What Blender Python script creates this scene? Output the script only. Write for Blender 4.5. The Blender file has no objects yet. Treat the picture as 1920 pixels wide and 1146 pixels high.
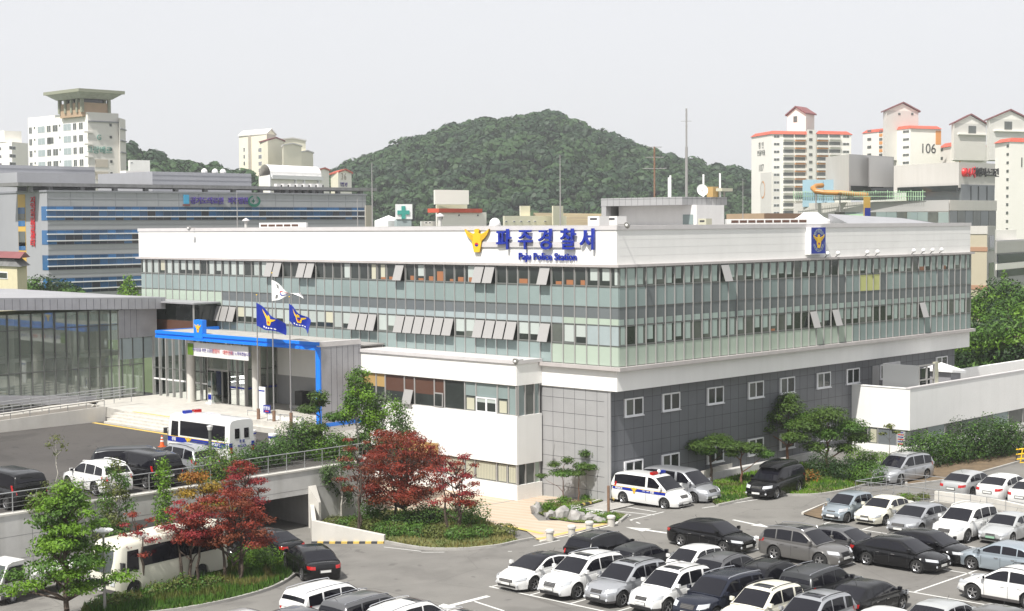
import bpy, bmesh, math, random
from math import sin, cos, pi, radians, sqrt, atan2, hypot, tan
from mathutils import Vector, Matrix
random.seed(11)
scene = bpy.context.scene
COL = scene.collection

# ---------------------------------------------------------------- camera
FPX, YAW, PITCH, ROLL = 2907.2309, radians(43.81373), radians(2.992458), radians(-0.398365)
CAM = Vector((-73.0082, -61.1248, 17.1))
_F0 = Vector((cos(YAW), sin(YAW), 0)); _R0 = Vector((sin(YAW), -cos(YAW), 0))
CF = _F0*cos(PITCH) + Vector((0, 0, -sin(PITCH))); _U0 = _R0.cross(CF)
CR = _R0*cos(ROLL) + _U0*sin(ROLL); CU = -_R0*sin(ROLL) + _U0*cos(ROLL)
cd = bpy.data.cameras.new('camera'); cam = bpy.data.objects.new('camera', cd); COL.objects.link(cam)
cam.matrix_world = Matrix(((CR.x, CU.x, -CF.x, CAM.x), (CR.y, CU.y, -CF.y, CAM.y), (CR.z, CU.z, -CF.z, CAM.z), (0, 0, 0, 1)))
cd.sensor_width = 36; cd.lens = FPX*36/1920; cd.clip_start = 1; cd.clip_end = 9000
scene.camera = cam

# ---------------------------------------------------------------- world, sun, exposure
SUNV = Vector((-0.675, -0.165, 1.0)).normalized()      # towards the sun
EL = math.asin(SUNV.z); AZ = atan2(SUNV.x, SUNV.y)
w = bpy.data.worlds.new("World"); scene.world = w; w.use_nodes = True
nt = w.node_tree; bg = nt.nodes['Background']
sky = nt.nodes.new('ShaderNodeTexSky'); sky.sky_type = 'NISHITA'; sky.sun_disc = False
sky.sun_elevation = EL; sky.sun_rotation = AZ
sky.air_density = 1.0; sky.dust_density = 2.0; sky.ozone_density = 1.0; sky.altitude = 0
hs = nt.nodes.new('ShaderNodeHueSaturation'); hs.inputs['Saturation'].default_value = 0.22; hs.inputs['Value'].default_value = 1.0
tintn = nt.nodes.new('ShaderNodeMix'); tintn.data_type = 'RGBA'; tintn.blend_type = 'MULTIPLY'; tintn.inputs[0].default_value = 1
tintn.inputs[7].default_value = (1.0, 1.0, 1.02, 1)
nt.links.new(sky.outputs[0], hs.inputs['Color']); nt.links.new(hs.outputs[0], tintn.inputs[6]); nt.links.new(tintn.outputs[2], bg.inputs['Color'])
veil = nt.nodes.new('ShaderNodeMix'); veil.data_type = 'RGBA'; veil.inputs[0].default_value = 0.72     # thin bright haze over the whole sky
veil.inputs[7].default_value = (6.85, 6.90, 7.10, 1)
nt.links.new(tintn.outputs[2], veil.inputs[6]); nt.links.new(veil.outputs[2], bg.inputs['Color'])
bg.inputs['Strength'].default_value = 0.111
sd = bpy.data.lights.new('sun', 'SUN'); sd.energy = 5.0; sd.angle = radians(0.9); sd.color = (1.0, 0.965, 0.9)
so = bpy.data.objects.new('sun', sd); COL.objects.link(so); so.location = (0, 0, 200)
so.rotation_euler = SUNV.to_track_quat('Z', 'Y').to_euler()
scene.view_settings.view_transform = 'Standard'; scene.view_settings.look = 'None'
scene.view_settings.exposure = 0.34; scene.view_settings.gamma = 1
scene.cycles.max_bounces = 6; scene.cycles.diffuse_bounces = 3; scene.cycles.glossy_bounces = 3
scene.cycles.transparent_max_bounces = 10; scene.cycles.transmission_bounces = 4
scene.cycles.caustics_reflective = False; scene.cycles.caustics_refractive = False

# ---------------------------------------------------------------- surveying: where a line of sight meets a level or a wall
def _ray(x, y): return CF*FPX + CR*(x-960) - CU*(y-573)
def ZG(x, y):                            # the lower yard falls gently towards the retaining wall
    return -.042*max(0, min(13.5, y+4.8))*max(0, min(1, (8-x)/8))
def G(x, y, z=None):
    d = _ray(x, y)
    if z is not None: return CAM + d*((z-CAM.z)/d.z)
    zz = 0.0
    for _ in range(12): p = CAM + d*((zz-CAM.z)/d.z); zz = ZG(p.x, p.y)
    return p
def PX(x, y, X0):
    d = _ray(x, y); t = (X0-CAM.x)/d.x; return CAM + d*t
def PY(x, y, Y0):
    d = _ray(x, y); t = (Y0-CAM.y)/d.y; return CAM + d*t
def PD(x, y, D): return CAM + _ray(x, y)*(D/FPX)

# ---------------------------------------------------------------- materials
M = {}
def mat(name, col, rough=0.6, metal=0.0, var=0.0, vs=1.5, bump=0.0, bs=20, spec=0.5, island=0.0, coat=0.0, trans=0.0, stain=0.0, col2=None):
    m = bpy.data.materials.new(name); m.use_nodes = True; M[name] = m
    n = m.node_tree.nodes; l = m.node_tree.links; b = n['Principled BSDF']
    b.inputs['Base Color'].default_value = (*col, 1); b.inputs['Roughness'].default_value = rough
    b.inputs['Metallic'].default_value = metal; b.inputs['Specular IOR Level'].default_value = spec
    b.inputs['Coat Weight'].default_value = coat; b.inputs['Coat Roughness'].default_value = 0.03
    src = None
    tc = n.new('ShaderNodeTexCoord')
    if var or col2:
        nz = n.new('ShaderNodeTexNoise'); nz.inputs['Scale'].default_value = vs; nz.inputs['Detail'].default_value = 6; nz.inputs['Roughness'].default_value = 0.6
        l.new(tc.outputs['Object'], nz.inputs['Vector'])
        cr = n.new('ShaderNodeValToRGB'); cr.color_ramp.elements[0].position = 0.32; cr.color_ramp.elements[1].position = 0.68
        c0 = tuple(c*(1-var) for c in col); c1 = tuple(min(1, c*(1+var)) for c in (col2 or col))
        if col2: c0 = col; c1 = col2
        cr.color_ramp.elements[0].color = (*c0, 1); cr.color_ramp.elements[1].color = (*c1, 1)
        l.new(nz.outputs['Fac'], cr.inputs['Fac']); src = cr.outputs['Color']
    if stain:
        mp = n.new('ShaderNodeMapping'); mp.inputs['Scale'].default_value = (1.6, 1.6, 0.12); l.new(tc.outputs['Object'], mp.inputs['Vector'])
        n2 = n.new('ShaderNodeTexNoise'); n2.inputs['Scale'].default_value = 1.0; n2.inputs['Detail'].default_value = 5; l.new(mp.outputs[0], n2.inputs['Vector'])
        r2 = n.new('ShaderNodeMapRange'); r2.inputs[1].default_value = 0.45; r2.inputs[2].default_value = 0.75; r2.inputs[3].default_value = 0; r2.inputs[4].default_value = stain
        l.new(n2.outputs['Fac'], r2.inputs[0])
        mx = n.new('ShaderNodeMix'); mx.data_type = 'RGBA'; l.new(r2.outputs[0], mx.inputs[0])
        if src: l.new(src, mx.inputs[6])
        else: mx.inputs[6].default_value = (*col, 1)
        mx.inputs[7].default_value = (col[0]*0.55, col[1]*0.54, col[2]*0.5, 1); src = mx.outputs[2]
    if island:
        g = n.new('ShaderNodeNewGeometry'); mr = n.new('ShaderNodeMapRange'); l.new(g.outputs['Random Per Island'], mr.inputs[0])
        mr.inputs[3].default_value = 1-island; mr.inputs[4].default_value = 1+island
        mx = n.new('ShaderNodeMix'); mx.data_type = 'RGBA'; mx.blend_type = 'MULTIPLY'; mx.inputs[0].default_value = 1
        if src: l.new(src, mx.inputs[6])
        else: mx.inputs[6].default_value = (*col, 1)
        l.new(mr.outputs[0], mx.inputs[7]); src = mx.outputs[2]
    if src: l.new(src, b.inputs['Base Color'])
    if bump:
        nb = n.new('ShaderNodeTexNoise'); nb.inputs['Scale'].default_value = bs; nb.inputs['Detail'].default_value = 3; l.new(tc.outputs['Object'], nb.inputs['Vector'])
        bm_ = n.new('ShaderNodeBump'); bm_.inputs['Strength'].default_value = bump; bm_.inputs['Distance'].default_value = 0.05; l.new(nb.outputs['Fac'], bm_.inputs['Height']); l.new(bm_.outputs[0], b.inputs['Normal'])
    if trans:
        tr = n.new('ShaderNodeBsdfTranslucent'); ms = n.new('ShaderNodeMixShader'); ms.inputs[0].default_value = trans
        if src: l.new(src, tr.inputs[0])
        else: tr.inputs[0].default_value = (*col, 1)
        l.new(b.outputs[0], ms.inputs[1]); l.new(tr.outputs[0], ms.inputs[2]); l.new(ms.outputs[0], n['Material Output'].inputs['Surface'])
    return m
def glassmat(name, tint, refl=0.12, veil=0.0):
    m = bpy.data.materials.new(name); m.use_nodes = True; M[name] = m
    n = m.node_tree.nodes; l = m.node_tree.links; n.remove(n['Principled BSDF'])
    t = n.new('ShaderNodeBsdfTransparent'); t.inputs[0].default_value = (*tint, 1)
    g = n.new('ShaderNodeBsdfGlossy'); g.inputs['Roughness'].default_value = 0.02; g.inputs[0].default_value = (0.95, 1, 0.98, 1)
    f = n.new('ShaderNodeFresnel'); f.inputs[0].default_value = 1.5
    a = n.new('ShaderNodeMath'); a.operation = 'MULTIPLY_ADD'; a.inputs[1].default_value = 1.6; a.inputs[2].default_value = refl; a.use_clamp = True
    x = n.new('ShaderNodeMixShader'); l.new(f.outputs[0], a.inputs[0]); l.new(a.outputs[0], x.inputs[0])
    l.new(g.outputs[0], x.inputs[2])
    if veil:                              # pale diffuse colour mixed in, painting a brighter interior onto the glass
        df = n.new('ShaderNodeBsdfDiffuse'); df.inputs[0].default_value = (.50, .55, .48, 1); v = n.new('ShaderNodeMixShader'); v.inputs[0].default_value = veil; l.new(t.outputs[0], v.inputs[1]); l.new(df.outputs[0], v.inputs[2]); l.new(v.outputs[0], x.inputs[1])
    else: l.new(t.outputs[0], x.inputs[1])
    l.new(x.outputs[0], n['Material Output'].inputs['Surface'])
mat('white_render', (0.80, 0.795, 0.775), 0.7, var=0.025, vs=0.5, stain=0.09)
mat('white_metal', (0.70, 0.69, 0.68), 0.45, var=0.03, stain=0.12)
mat('coping', (0.56, 0.54, 0.54), 0.5, var=0.05)
mat('lip_metal', (0.44, 0.41, 0.40), 0.45, var=0.08)
mat('grey_panel', (0.35, 0.35, 0.355), 0.5, var=0.05, vs=0.8, metal=0.1)
mat('dark_panel', (0.136, 0.142, 0.155), 0.5, var=0.08, vs=0.6, metal=0.1)
mat('seam', (0.05, 0.05, 0.055), 0.8)
mat('zinc', (0.36, 0.36, 0.385), 0.45, var=0.08, vs=1.2, metal=0.3, stain=0.15)
mat('zinc_roof', (0.34, 0.34, 0.355), 0.5, var=0.1, vs=0.5, metal=0.2)
mat('roof_grey', (0.30, 0.29, 0.28), 0.9, var=0.15, vs=0.6)
mat('mullion', (0.40, 0.39, 0.38), 0.4, metal=0.3)
mat('mull_dark', (0.10, 0.105, 0.10), 0.45)
mat('spandrel', (0.235, 0.292, 0.288), 0.10, var=0.10, vs=0.16, island=0.07, spec=0.5)
mat('spandrel_pale', (0.38, 0.45, 0.38), 0.16, var=0.04, vs=0.35, island=0.05)
mat('spandrel_grey', (0.135, 0.15, 0.158), 0.14, var=0.06, vs=0.35, island=0.08)
mat('spandrel_strip', (0.33, 0.385, 0.395), 0.2, var=0.05, island=0.06)
mat('spandrel_yellow', (0.5, 0.52, 0.2), 0.2)
mat('win_dark', (0.028, 0.034, 0.032), 0.06, spec=0.6, var=0.3, vs=0.5)
mat('win_mid', (0.10, 0.11, 0.10), 0.08, spec=0.6, var=0.2, vs=0.5)
mat('blind', (0.40, 0.44, 0.42), 0.25, island=0.12, spec=0.5)
mat('blind_shaded', (0.30, 0.37, 0.34), 0.2, island=0.18, spec=0.4)  # darker copy of the blind, the right face's shade put into its colour
mat('blind_cream', (0.46, 0.45, 0.35), 0.3, island=0.1)
mat('orange_thing', (0.26, 0.11, 0.05), 0.5, island=0.3)
mat('brown_blind', (0.10, 0.05, 0.035), 0.25, spec=0.5)
mat('tan_blind', (0.42, 0.28, 0.11), 0.35)
mat('win_frame_grey', (0.19, 0.20, 0.19), 0.4)
mat('open_pane', (0.16, 0.17, 0.175), 0.12, spec=0.6, island=0.05)
mat('upvc', (0.74, 0.74, 0.76), 0.35)
mat('blue_trim', (0.010, 0.20, 0.80), 0.35)
mat('sign_blue', (0.005, 0.022, 0.29), 0.35)
mat('sign_dark_blue', (0.008, 0.02, 0.26), 0.4)
mat('gold', (0.76, 0.48, 0.02), 0.4)
mat('gold_dark', (0.35, 0.2, 0.02), 0.5)
mat('red', (0.55, 0.02, 0.02), 0.4)
mat('red_letter', (0.55, 0.02, 0.03), 0.5)
mat('purple_letter', (0.06, 0.03, 0.25), 0.5)
mat('green_logo', (0.0, 0.14, 0.09), 0.5)
mat('cyan_logo', (0.05, 0.35, 0.6), 0.5)
mat('black_letter', (0.03, 0.03, 0.03), 0.5)
mat('white', (0.8, 0.8, 0.8), 0.4)
mat('asphalt', (0.160, 0.153, 0.142), 0.9, var=0.16, vs=0.35, bump=0.3, bs=25, stain=0)
mat('asphalt_dark', (0.055, 0.050, 0.047), 0.9, var=0.15, vs=0.4, bump=0.3, bs=25)
def worn(name, dark, pale):              # patches, tyre-worn lanes, small oil spots on asphalt
    n = M[name].node_tree.nodes; l = M[name].node_tree.links; b = n['Principled BSDF']; src = b.inputs['Base Color'].links[0].from_socket; tc = [q for q in n if q.type == 'TEX_COORD'][0]
    for sc, lo, hi, c, amt, det in ((.07, .46, .60, pale, .45, 3), (.22, .55, .62, dark, .40, 4), (1.3, .66, .72, dark, .75, 2), (45, .45, .62, pale, .22, 2)):
        z = n.new('ShaderNodeTexNoise'); z.inputs['Scale'].default_value = sc; z.inputs['Detail'].default_value = det; l.new(tc.outputs['Object'], z.inputs['Vector'])
        m = n.new('ShaderNodeMapRange'); m.inputs[1].default_value = lo; m.inputs[2].default_value = hi; m.inputs[4].default_value = amt; l.new(z.outputs['Fac'], m.inputs[0])
        x = n.new('ShaderNodeMix'); x.data_type = 'RGBA'; l.new(m.outputs[0], x.inputs[0]); l.new(src, x.inputs[6]); x.inputs[7].default_value = (*c, 1); src = x.outputs[2]
    v = n.new('ShaderNodeTexVoronoi'); v.feature = 'DISTANCE_TO_EDGE'; v.inputs['Scale'].default_value = .16; l.new(tc.outputs['Object'], v.inputs['Vector'])
    m = n.new('ShaderNodeMapRange'); m.inputs[1].default_value = .0; m.inputs[2].default_value = .006; m.inputs[3].default_value = .55; m.inputs[4].default_value = 0; l.new(v.outputs[0], m.inputs[0])
    x = n.new('ShaderNodeMix'); x.data_type = 'RGBA'; l.new(m.outputs[0], x.inputs[0]); l.new(src, x.inputs[6]); x.inputs[7].default_value = (*dark, 1); l.new(x.outputs[2], b.inputs['Base Color'])
worn('asphalt', (.085, .08, .075), (.20, .192, .176)); worn('asphalt_dark', (.028, .026, .025), (.085, .078, .072))
mat('concrete', (0.52, 0.515, 0.50), 0.85, var=0.1, vs=0.8, stain=0.35)
mat('concrete_light', (0.56, 0.54, 0.50), 0.85, var=0.08, vs=0.8, stain=0.2)
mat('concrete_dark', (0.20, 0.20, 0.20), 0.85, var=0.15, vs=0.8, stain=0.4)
mat('kerb', (0.34, 0.33, 0.31), 0.85, var=0.15, vs=1.5)
mat('granite', (0.50, 0.48, 0.44), 0.7, var=0.12, vs=2)
mat('marking', (0.62, 0.62, 0.60), 0.7, var=0.12, vs=3)
mat('marking_yellow', (0.60, 0.42, 0.10), 0.7, var=0.15, vs=3)
mat('forest_floor', (0.022, 0.04, 0.016), 0.95)
mat('soil', (0.14, 0.10, 0.06), 0.95, var=0.3)
mat('grass_ground', (0.060, 0.095, 0.020), 0.95, vs=0.9, col2=(0.15, 0.14, 0.045))
mat('field', (0.07, 0.10, 0.04), 0.95, var=0.3, vs=0.02)
mat('rail_metal', (0.42, 0.43, 0.44), 0.35, metal=0.6)
mat('pole_metal', (0.36, 0.35, 0.34), 0.4, metal=0.5)
mat('rust', (0.20, 0.12, 0.08), 0.7, var=0.3, vs=6)
mat('bark', (0.075, 0.055, 0.042), 0.9, var=0.3, vs=8)
mat('bark_red', (0.16, 0.08, 0.05), 0.9, var=0.3, vs=8)
mat('bark_pale', (0.38, 0.36, 0.32), 0.85, var=0.3, vs=8)
mat('rock', (0.30, 0.29, 0.28), 0.9, var=0.35, vs=2.5, bump=0.6, bs=5)
def leafmat(n, c, c2, v=0.35): mat(n, c, 0.55, vs=0.9, col2=c2, island=v, trans=0.25, spec=0.3)
leafmat('leaf_bright', (0.075, 0.17, 0.012), (0.15, 0.27, 0.022))
leafmat('leaf_mid', (0.042, 0.105, 0.016), (0.085, 0.165, 0.022))
leafmat('leaf_dark', (0.016, 0.042, 0.012), (0.032, 0.068, 0.016))
leafmat('leaf_grey', (0.06, 0.10, 0.045), (0.12, 0.17, 0.075))
leafmat('leaf_pine', (0.040, 0.085, 0.014), (0.085, 0.14, 0.022))
leafmat('leaf_olive', (0.07, 0.095, 0.02), (0.14, 0.155, 0.04))
leafmat('leaf_maple', (0.15, 0.022, 0.012), (0.25, 0.040, 0.020))
leafmat('leaf_maple_brown', (0.13, 0.032, 0.014), (0.21, 0.056, 0.022))
leafmat('leaf_maple_pink', (0.17, 0.016, 0.018), (0.28, 0.032, 0.034))
leafmat('leaf_yellow', (0.15, 0.14, 0.015), (0.33, 0.19, 0.02))
leafmat('leaf_orange', (0.25, 0.07, 0.015), (0.3, 0.16, 0.02))
leafmat('leaf_hill', (0.026, 0.066, 0.022), (0.048, 0.096, 0.028), 0.12)
leafmat('leaf_hill_dark', (0.018, 0.046, 0.022), (0.032, 0.070, 0.026), 0.12)
leafmat('leaf_hill_pale', (0.07, 0.10, 0.03), (0.14, 0.15, 0.06), 0.3)
glassmat('hall_glass', (0.72, 0.80, 0.74), 0.08, .30)
glassmat('door_glass', (0.7, 0.76, 0.72), 0.06)
glassmat('clear_glass', (0.8, 0.85, 0.85), 0.05)

# ---------------------------------------------------------------- mesh builder
def root_of(p):
    while p is not None and p.parent is not None: p = p.parent
    return Vector(p['_o']) if p is not None and '_o' in p else Vector((0, 0, 0))
class MB:
    def __init__(s): s.v = []; s.f = []; s.m = []; s.names = []
    def mi(s, name):
        if name not in s.names: s.names.append(name)
        return s.names.index(name)
    def add(s, vs, fs, m):
        o = len(s.v); k = s.mi(m); s.v += [tuple(p) for p in vs]
        for f in fs: s.f.append(tuple(i+o for i in f)); s.m.append(k)
        return s
    def quad(s, a, b, c, d, m): return s.add((a, b, c, d), ((0, 1, 2, 3),), m)
    def box(s, x0, x1, y0, y1, z0, z1, m):
        if x0 > x1: x0, x1 = x1, x0
        if y0 > y1: y0, y1 = y1, y0
        if z0 > z1: z0, z1 = z1, z0
        return s.add([(x0, y0, z0), (x1, y0, z0), (x1, y1, z0), (x0, y1, z0), (x0, y0, z1), (x1, y0, z1), (x1, y1, z1), (x0, y1, z1)],
                     [(0, 3, 2, 1), (4, 5, 6, 7), (0, 1, 5, 4), (1, 2, 6, 5), (2, 3, 7, 6), (3, 0, 4, 7)], m)
    def obox(s, o, ax, ay, az, m):     # oriented box: corner o, three edge vectors
        o, ax, ay, az = map(Vector, (o, ax, ay, az))
        p = [o, o+ax, o+ax+ay, o+ay]; p += [q+az for q in p]
        return s.add(p, [(0, 3, 2, 1), (4, 5, 6, 7), (0, 1, 5, 4), (1, 2, 6, 5), (2, 3, 7, 6), (3, 0, 4, 7)], m)
    def prism(s, poly, z0, z1, m, mtop=None):
        n = len(poly); A = sum(poly[i][0]*poly[(i+1) % n][1]-poly[(i+1) % n][0]*poly[i][1] for i in range(n))
        if A < 0: poly = poly[::-1]
        f0 = (lambda p: z0(p)) if callable(z0) else (lambda p: z0)
        f1 = (lambda p: z1(p)) if callable(z1) else (lambda p: z1)
        vs = [(p[0], p[1], f0(p)) for p in poly]+[(p[0], p[1], f1(p)) for p in poly]
        s.add(vs, [(i, (i+1) % n, (i+1) % n+n, i+n) for i in range(n)]+[tuple(range(n))[::-1]], m)
        return s.add([vs[i+n] for i in range(n)], [tuple(range(n))], mtop or m)
    def tube(s, p0, p1, r, m, n=8, r1=None, cap=True):
        p0, p1 = Vector(p0), Vector(p1); d = (p1-p0)
        if d.length < 1e-6: return s
        d.normalize(); u = d.orthogonal().normalized(); v = d.cross(u); r1 = r if r1 is None else r1
        vs = [p0+(u*cos(2*pi*i/n)+v*sin(2*pi*i/n))*r for i in range(n)]+[p1+(u*cos(2*pi*i/n)+v*sin(2*pi*i/n))*r1 for i in range(n)]
        fs = [(i, (i+1) % n, (i+1) % n+n, i+n) for i in range(n)]
        if cap: fs += [tuple(range(n))[::-1], tuple(range(n, 2*n))]
        return s.add(vs, fs, m)
    def lathe(s, prof, c, m, n=16, axis='z'):
        vs = []; fs = []
        for r, h in prof:
            for i in range(n):
                a = 2*pi*i/n; p = (r*cos(a), r*sin(a), h)
                if axis == 'y': p = (p[0], p[2], p[1])
                if axis == 'x': p = (p[2], p[0], p[1])
                vs.append((p[0]+c[0], p[1]+c[1], p[2]+c[2]))
        for j in range(len(prof)-1):
            for i in range(n):
                q = (j*n+i, j*n+(i+1) % n, (j+1)*n+(i+1) % n, (j+1)*n+i)
                fs.append(q if axis != 'y' else q[::-1])
        return s.add(vs, fs, m)
    def sphere(s, c, r, m, n=10, rz=None):
        rz = rz or r
        return s.lathe([(max(r*sin(pi*j/n), 0.0005), -rz*cos(pi*j/n)) for j in range(n+1)], c, m, n+2)
    def build(s, name, parent=None, smooth=False, wts=None):
        org = root_of(parent)
        me = bpy.data.meshes.new(name)
        me.from_pydata([tuple(Vector(p)-org) for p in s.v] if org.length > 0 else s.v, [], s.f)
        for k in s.names: me.materials.append(M[k])
        me.polygons.foreach_set('material_index', s.m)
        if smooth:
            me.polygons.foreach_set('use_smooth', [True]*len(s.f)); me.set_sharp_from_angle(angle=radians(smooth if smooth is not True else 40))
        me.update()
        o = bpy.data.objects.new(name, me); COL.objects.link(o)
        if parent is not None: o.parent = parent
        return o
def tag(o, label=None, cat=None, group=None, kind=None):
    if label: o['label'] = label
    if cat: o['category'] = cat
    if group: o['group'] = group
    if kind: o['kind'] = kind
    return o
def thing(name, label, cat, loc=(0, 0, 0), rz=0, group=None):
    o = bpy.data.objects.new(name, None); COL.objects.link(o); o.location = loc; o.rotation_euler.z = rz
    if rz == 0: o['_o'] = tuple(loc)
    return tag(o, label, cat, group)
def base(*pts):                                  # the base point of a thing from its corners
    xs = [p[0] for p in pts]; ys = [p[1] for p in pts]; return (sum(xs)/len(xs), sum(ys)/len(ys), min(p[2] for p in pts))
def text_mb(txt, size, depth, mname, origin, ux, uz, align='CENTER', bold=0.0, name='letters', parent=None, rot=0, sx=1.0):
    """letters as real solid geometry standing on a wall: ux runs along the text, uz is up, they face ux x uz"""
    c = bpy.data.curves.new('t', 'FONT'); c.body = txt; c.size = size; c.extrude = depth/2; c.align_x = align; c.align_y = 'CENTER'; c.offset = bold
    o = bpy.data.objects.new('t', c); COL.objects.link(o)
    dg = bpy.context.evaluated_depsgraph_get(); me = bpy.data.meshes.new_from_object(o.evaluated_get(dg))
    bpy.data.objects.remove(o)
    ux = Vector(ux).normalized(); uz = Vector(uz).normalized(); nn = ux.cross(uz)
    org = root_of(parent)
    P = Vector(origin)-org
    for v in me.vertices:
        x = v.co.x*sx; y = v.co.y
        if rot: x, y = x*cos(rot)-y*sin(rot), x*sin(rot)+y*cos(rot)
        v.co = P + ux*x + uz*y + nn*(v.co.z+depth/2)
    me.materials.clear(); me.materials.append(M[mname])
    for p in me.polygons: p.material_index = 0
    r = bpy.data.objects.new(name, me); COL.objects.link(r)
    if parent is not None: r.parent = parent
    return r
EMB = [(-1, .98), (-.93, .72), (-.80, .45), (-.60, .18), (-.40, -.02), (-.36, -.3), (-.30, -.62), (-.22, -1), (.22, -1), (.30, -.62), (.36, -.3), (.40, -.02), (.60, .18), (.80, .45), (.93, .72), (1, .98), (.72, .74), (.45, .60), (.26, .56), (.16, .66), (.20, .86), (.10, .97), (-.06, .98), (-.20, .90), (-.16, .66), (-.26, .56), (-.45, .60), (-.72, .74)]
def emblem(origin, ux, uz, s, depth, name='emblem', parent=None, gold='gold', sy=.72):
    b = MB(); ux = Vector(ux).normalized(); uz = Vector(uz).normalized(); n = ux.cross(uz); uz = uz*sy; o = Vector(origin)
    def P(x, y, d): return o+ux*x*s+uz*y*s+n*d
    k = len(EMB)
    vs = [P(x, y, 0) for x, y in EMB]+[P(x, y, depth) for x, y in EMB]
    b.add(vs, [(i, (i+1) % k, (i+1) % k+k, i+k) for i in range(k)], 'gold_dark' if depth > 0.05 else gold)
    b.add([P(x, y, depth) for x, y in EMB], [tuple(range(k))], gold)
    for sgn in (-1, 1):      # feather grooves
        for j in range(5):
            x0, y0 = sgn*(.86-.11*j), .66-.17*j; x1, y1 = sgn*.30, .38-.10*j; t = .016
            b.quad(P(x0, y0-t, depth+.004*s), P(x1, y1-t, depth+.004*s), P(x1, y1+t, depth+.004*s), P(x0, y0+t, depth+.004*s), 'gold_dark')
    for half, mm in ((0, 'red'), (1, 'sign_blue')):
        c = [P(.15*cos(a), -.35+.17*sin(a), depth+.008*s) for a in [pi*half+pi*i/8 for i in range(9)]]
        b.add(c, [tuple(range(9))], mm)
    return b.build(name, parent)
# ================================================================ ground
def sheet(name, polys, z, m):
    b = MB()
    for p in polys: b.add([(q[0], q[1], z(q) if callable(z) else z) for q in p], [tuple(range(len(p)))], m)
    return tag(b.build(name), kind='structure')
sheet('ground', [[(-300, -300), (960, -300), (960, 960), (-300, 960)]], -1.0, 'field')
_xs = [-75, -60, -45, -30, -15, 0, 1, 2, 3, 4, 5, 6, 7, 8, 40, 75]; _ys = [-75, -40, -20, -4.8, -2.4, 0, 2.4, 4.8, 7.2, 8.7, 9.6, 20, 32]
sheet('parking_asphalt', [[(x0, y0), (x1, y0), (x1, y1), (x0, y1)] for x0, x1 in zip(_xs, _xs[1:]) for y0, y1 in zip(_ys, _ys[1:])], lambda q: ZG(q[0], q[1]), 'asphalt')
ZP, ZT = 2.8, 3.55                      # plaza and terrace levels
WY = 9.85                                # front of the retaining wall
# plaza asphalt (raised), terrace of the entrance
pl = MB()
pl.prism([(-21.5, WY+.35), (-21.5, 60), (-10, 60), (-4.5, 46), (-4.5, 23), (-6.2, 21.0), (-9.5, 15), (-11.5, WY+.35)], 2.1, ZP, 'asphalt_dark')
pl.prism([(-80, WY+.35), (-80, 75), (-21.5, 75), (-21.5, WY+.35)], 2.1, ZP, 'asphalt_dark')
tag(pl.build('plaza_paving'), kind='structure')
# terrace slab with steps
tr = thing('entrance_terrace', 'pale granite terrace with wide steps in front of the glass entrance', 'terrace', (-8, 30, ZP))
TX = -10.7
b = MB(); b.prism([(TX, 38.2), (TX, 31.0), (-7.6, 28.2), (-7.2, 23.3), (-5.6, 23.2), (-5.6, 21.4), (-.1, 21.4), (-.1, 46.2), (TX+1.2, 46.2)], ZP-.3, ZT, 'granite'); b.build('slab', tr)
steps = MB()
for i in range(4): steps.box(TX-.42*(i+1), TX, 28.3, 39.2-.25*i, ZP-.2, ZT-.15*(i+1), 'granite')
steps.build('stairs', tr)
b = MB(); b.box(TX-2.15, TX-1.85, 27.5, 39.3, ZP, ZP+.012, 'marking_yellow'); b.box(TX+.08, TX+.32, 31, 37.5, ZT, ZT+.008, 'marking_yellow'); b.build('tactile_strip', tr)
b = MB(); b.prism([(TX, 31.1), (TX, 28.3), (-7.6, 28.15)], ZP-.2, ZT-.002, 'granite'); b.build('terrace_corner', tr)
st2 = MB()
for i in range(4): st2.box(-6.5+.0*i, -5.65, 21.45, 21.9+.34*(3-i), ZP-.2, ZP+.17*(i+1), 'granite')
st2.build('side_stairs', tr)
st3 = MB()
for i in range(4): st3.box(-9.2+.32*i, -7.45, 28.0-.9, 28.1, ZP-.2, ZP+.17*(i+1), 'granite')
st3.build('side_stairs', tr)
# retaining wall with tunnel opening
rw = thing('retaining_wall', 'long board-marked concrete retaining wall with a dark tunnel opening under the plaza', 'wall', (-30, WY, 0))
b = MB()
ox0, ox1 = -22.2, -15.85
b.box(-80, ox0, WY, WY+.35, -.8, ZP+.02, 'concrete'); b.box(ox0, ox1, WY, WY+.35, 1.45, ZP+.02, 'concrete'); b.box(ox1, -11.5, WY, WY+.35, -.8, ZP+.02, 'concrete')
b.prism([(-11.5, WY), (-11.5, WY+.35), (-9.5, 15), (-6.2, 20.9), (-5.9, 20.7), (-9.2, 14.9), (-11.2, WY)], -.8, ZP, 'concrete')
b.build('wall_face', rw)
b = MB(); b.box(-80, -11.2, WY-.05, WY+.45, ZP+.022, ZP+.12, 'concrete_light'); b.build('coping', rw)
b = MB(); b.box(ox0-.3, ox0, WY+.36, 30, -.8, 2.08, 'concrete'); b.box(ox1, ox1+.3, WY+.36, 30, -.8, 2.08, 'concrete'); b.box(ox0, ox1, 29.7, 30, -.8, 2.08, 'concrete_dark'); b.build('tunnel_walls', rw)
b = MB()
x = -79
while x < -12:
    if not (ox0 < x < ox1): b.box(x, x+.02, WY-.004, WY, .02, ZP, 'concrete_dark')
    x += 1.8
for z in (.6, 1.75): b.box(-80, ox0, WY-.004, WY, z, z+.018, 'concrete_dark')
b.box(ox0, -11.6, WY-.004, WY, 1.75, 1.768, 'concrete_dark'); b.build('joints', rw)
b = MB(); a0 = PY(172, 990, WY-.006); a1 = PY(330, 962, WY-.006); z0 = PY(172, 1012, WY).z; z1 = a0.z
b.box(a0.x, ox0-.02, WY-.012, WY-.005, max(z0, -.3), z1, 'concrete_dark'); b.build('dark_strip', rw)  # flat dark strip lying on the wall face
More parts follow.
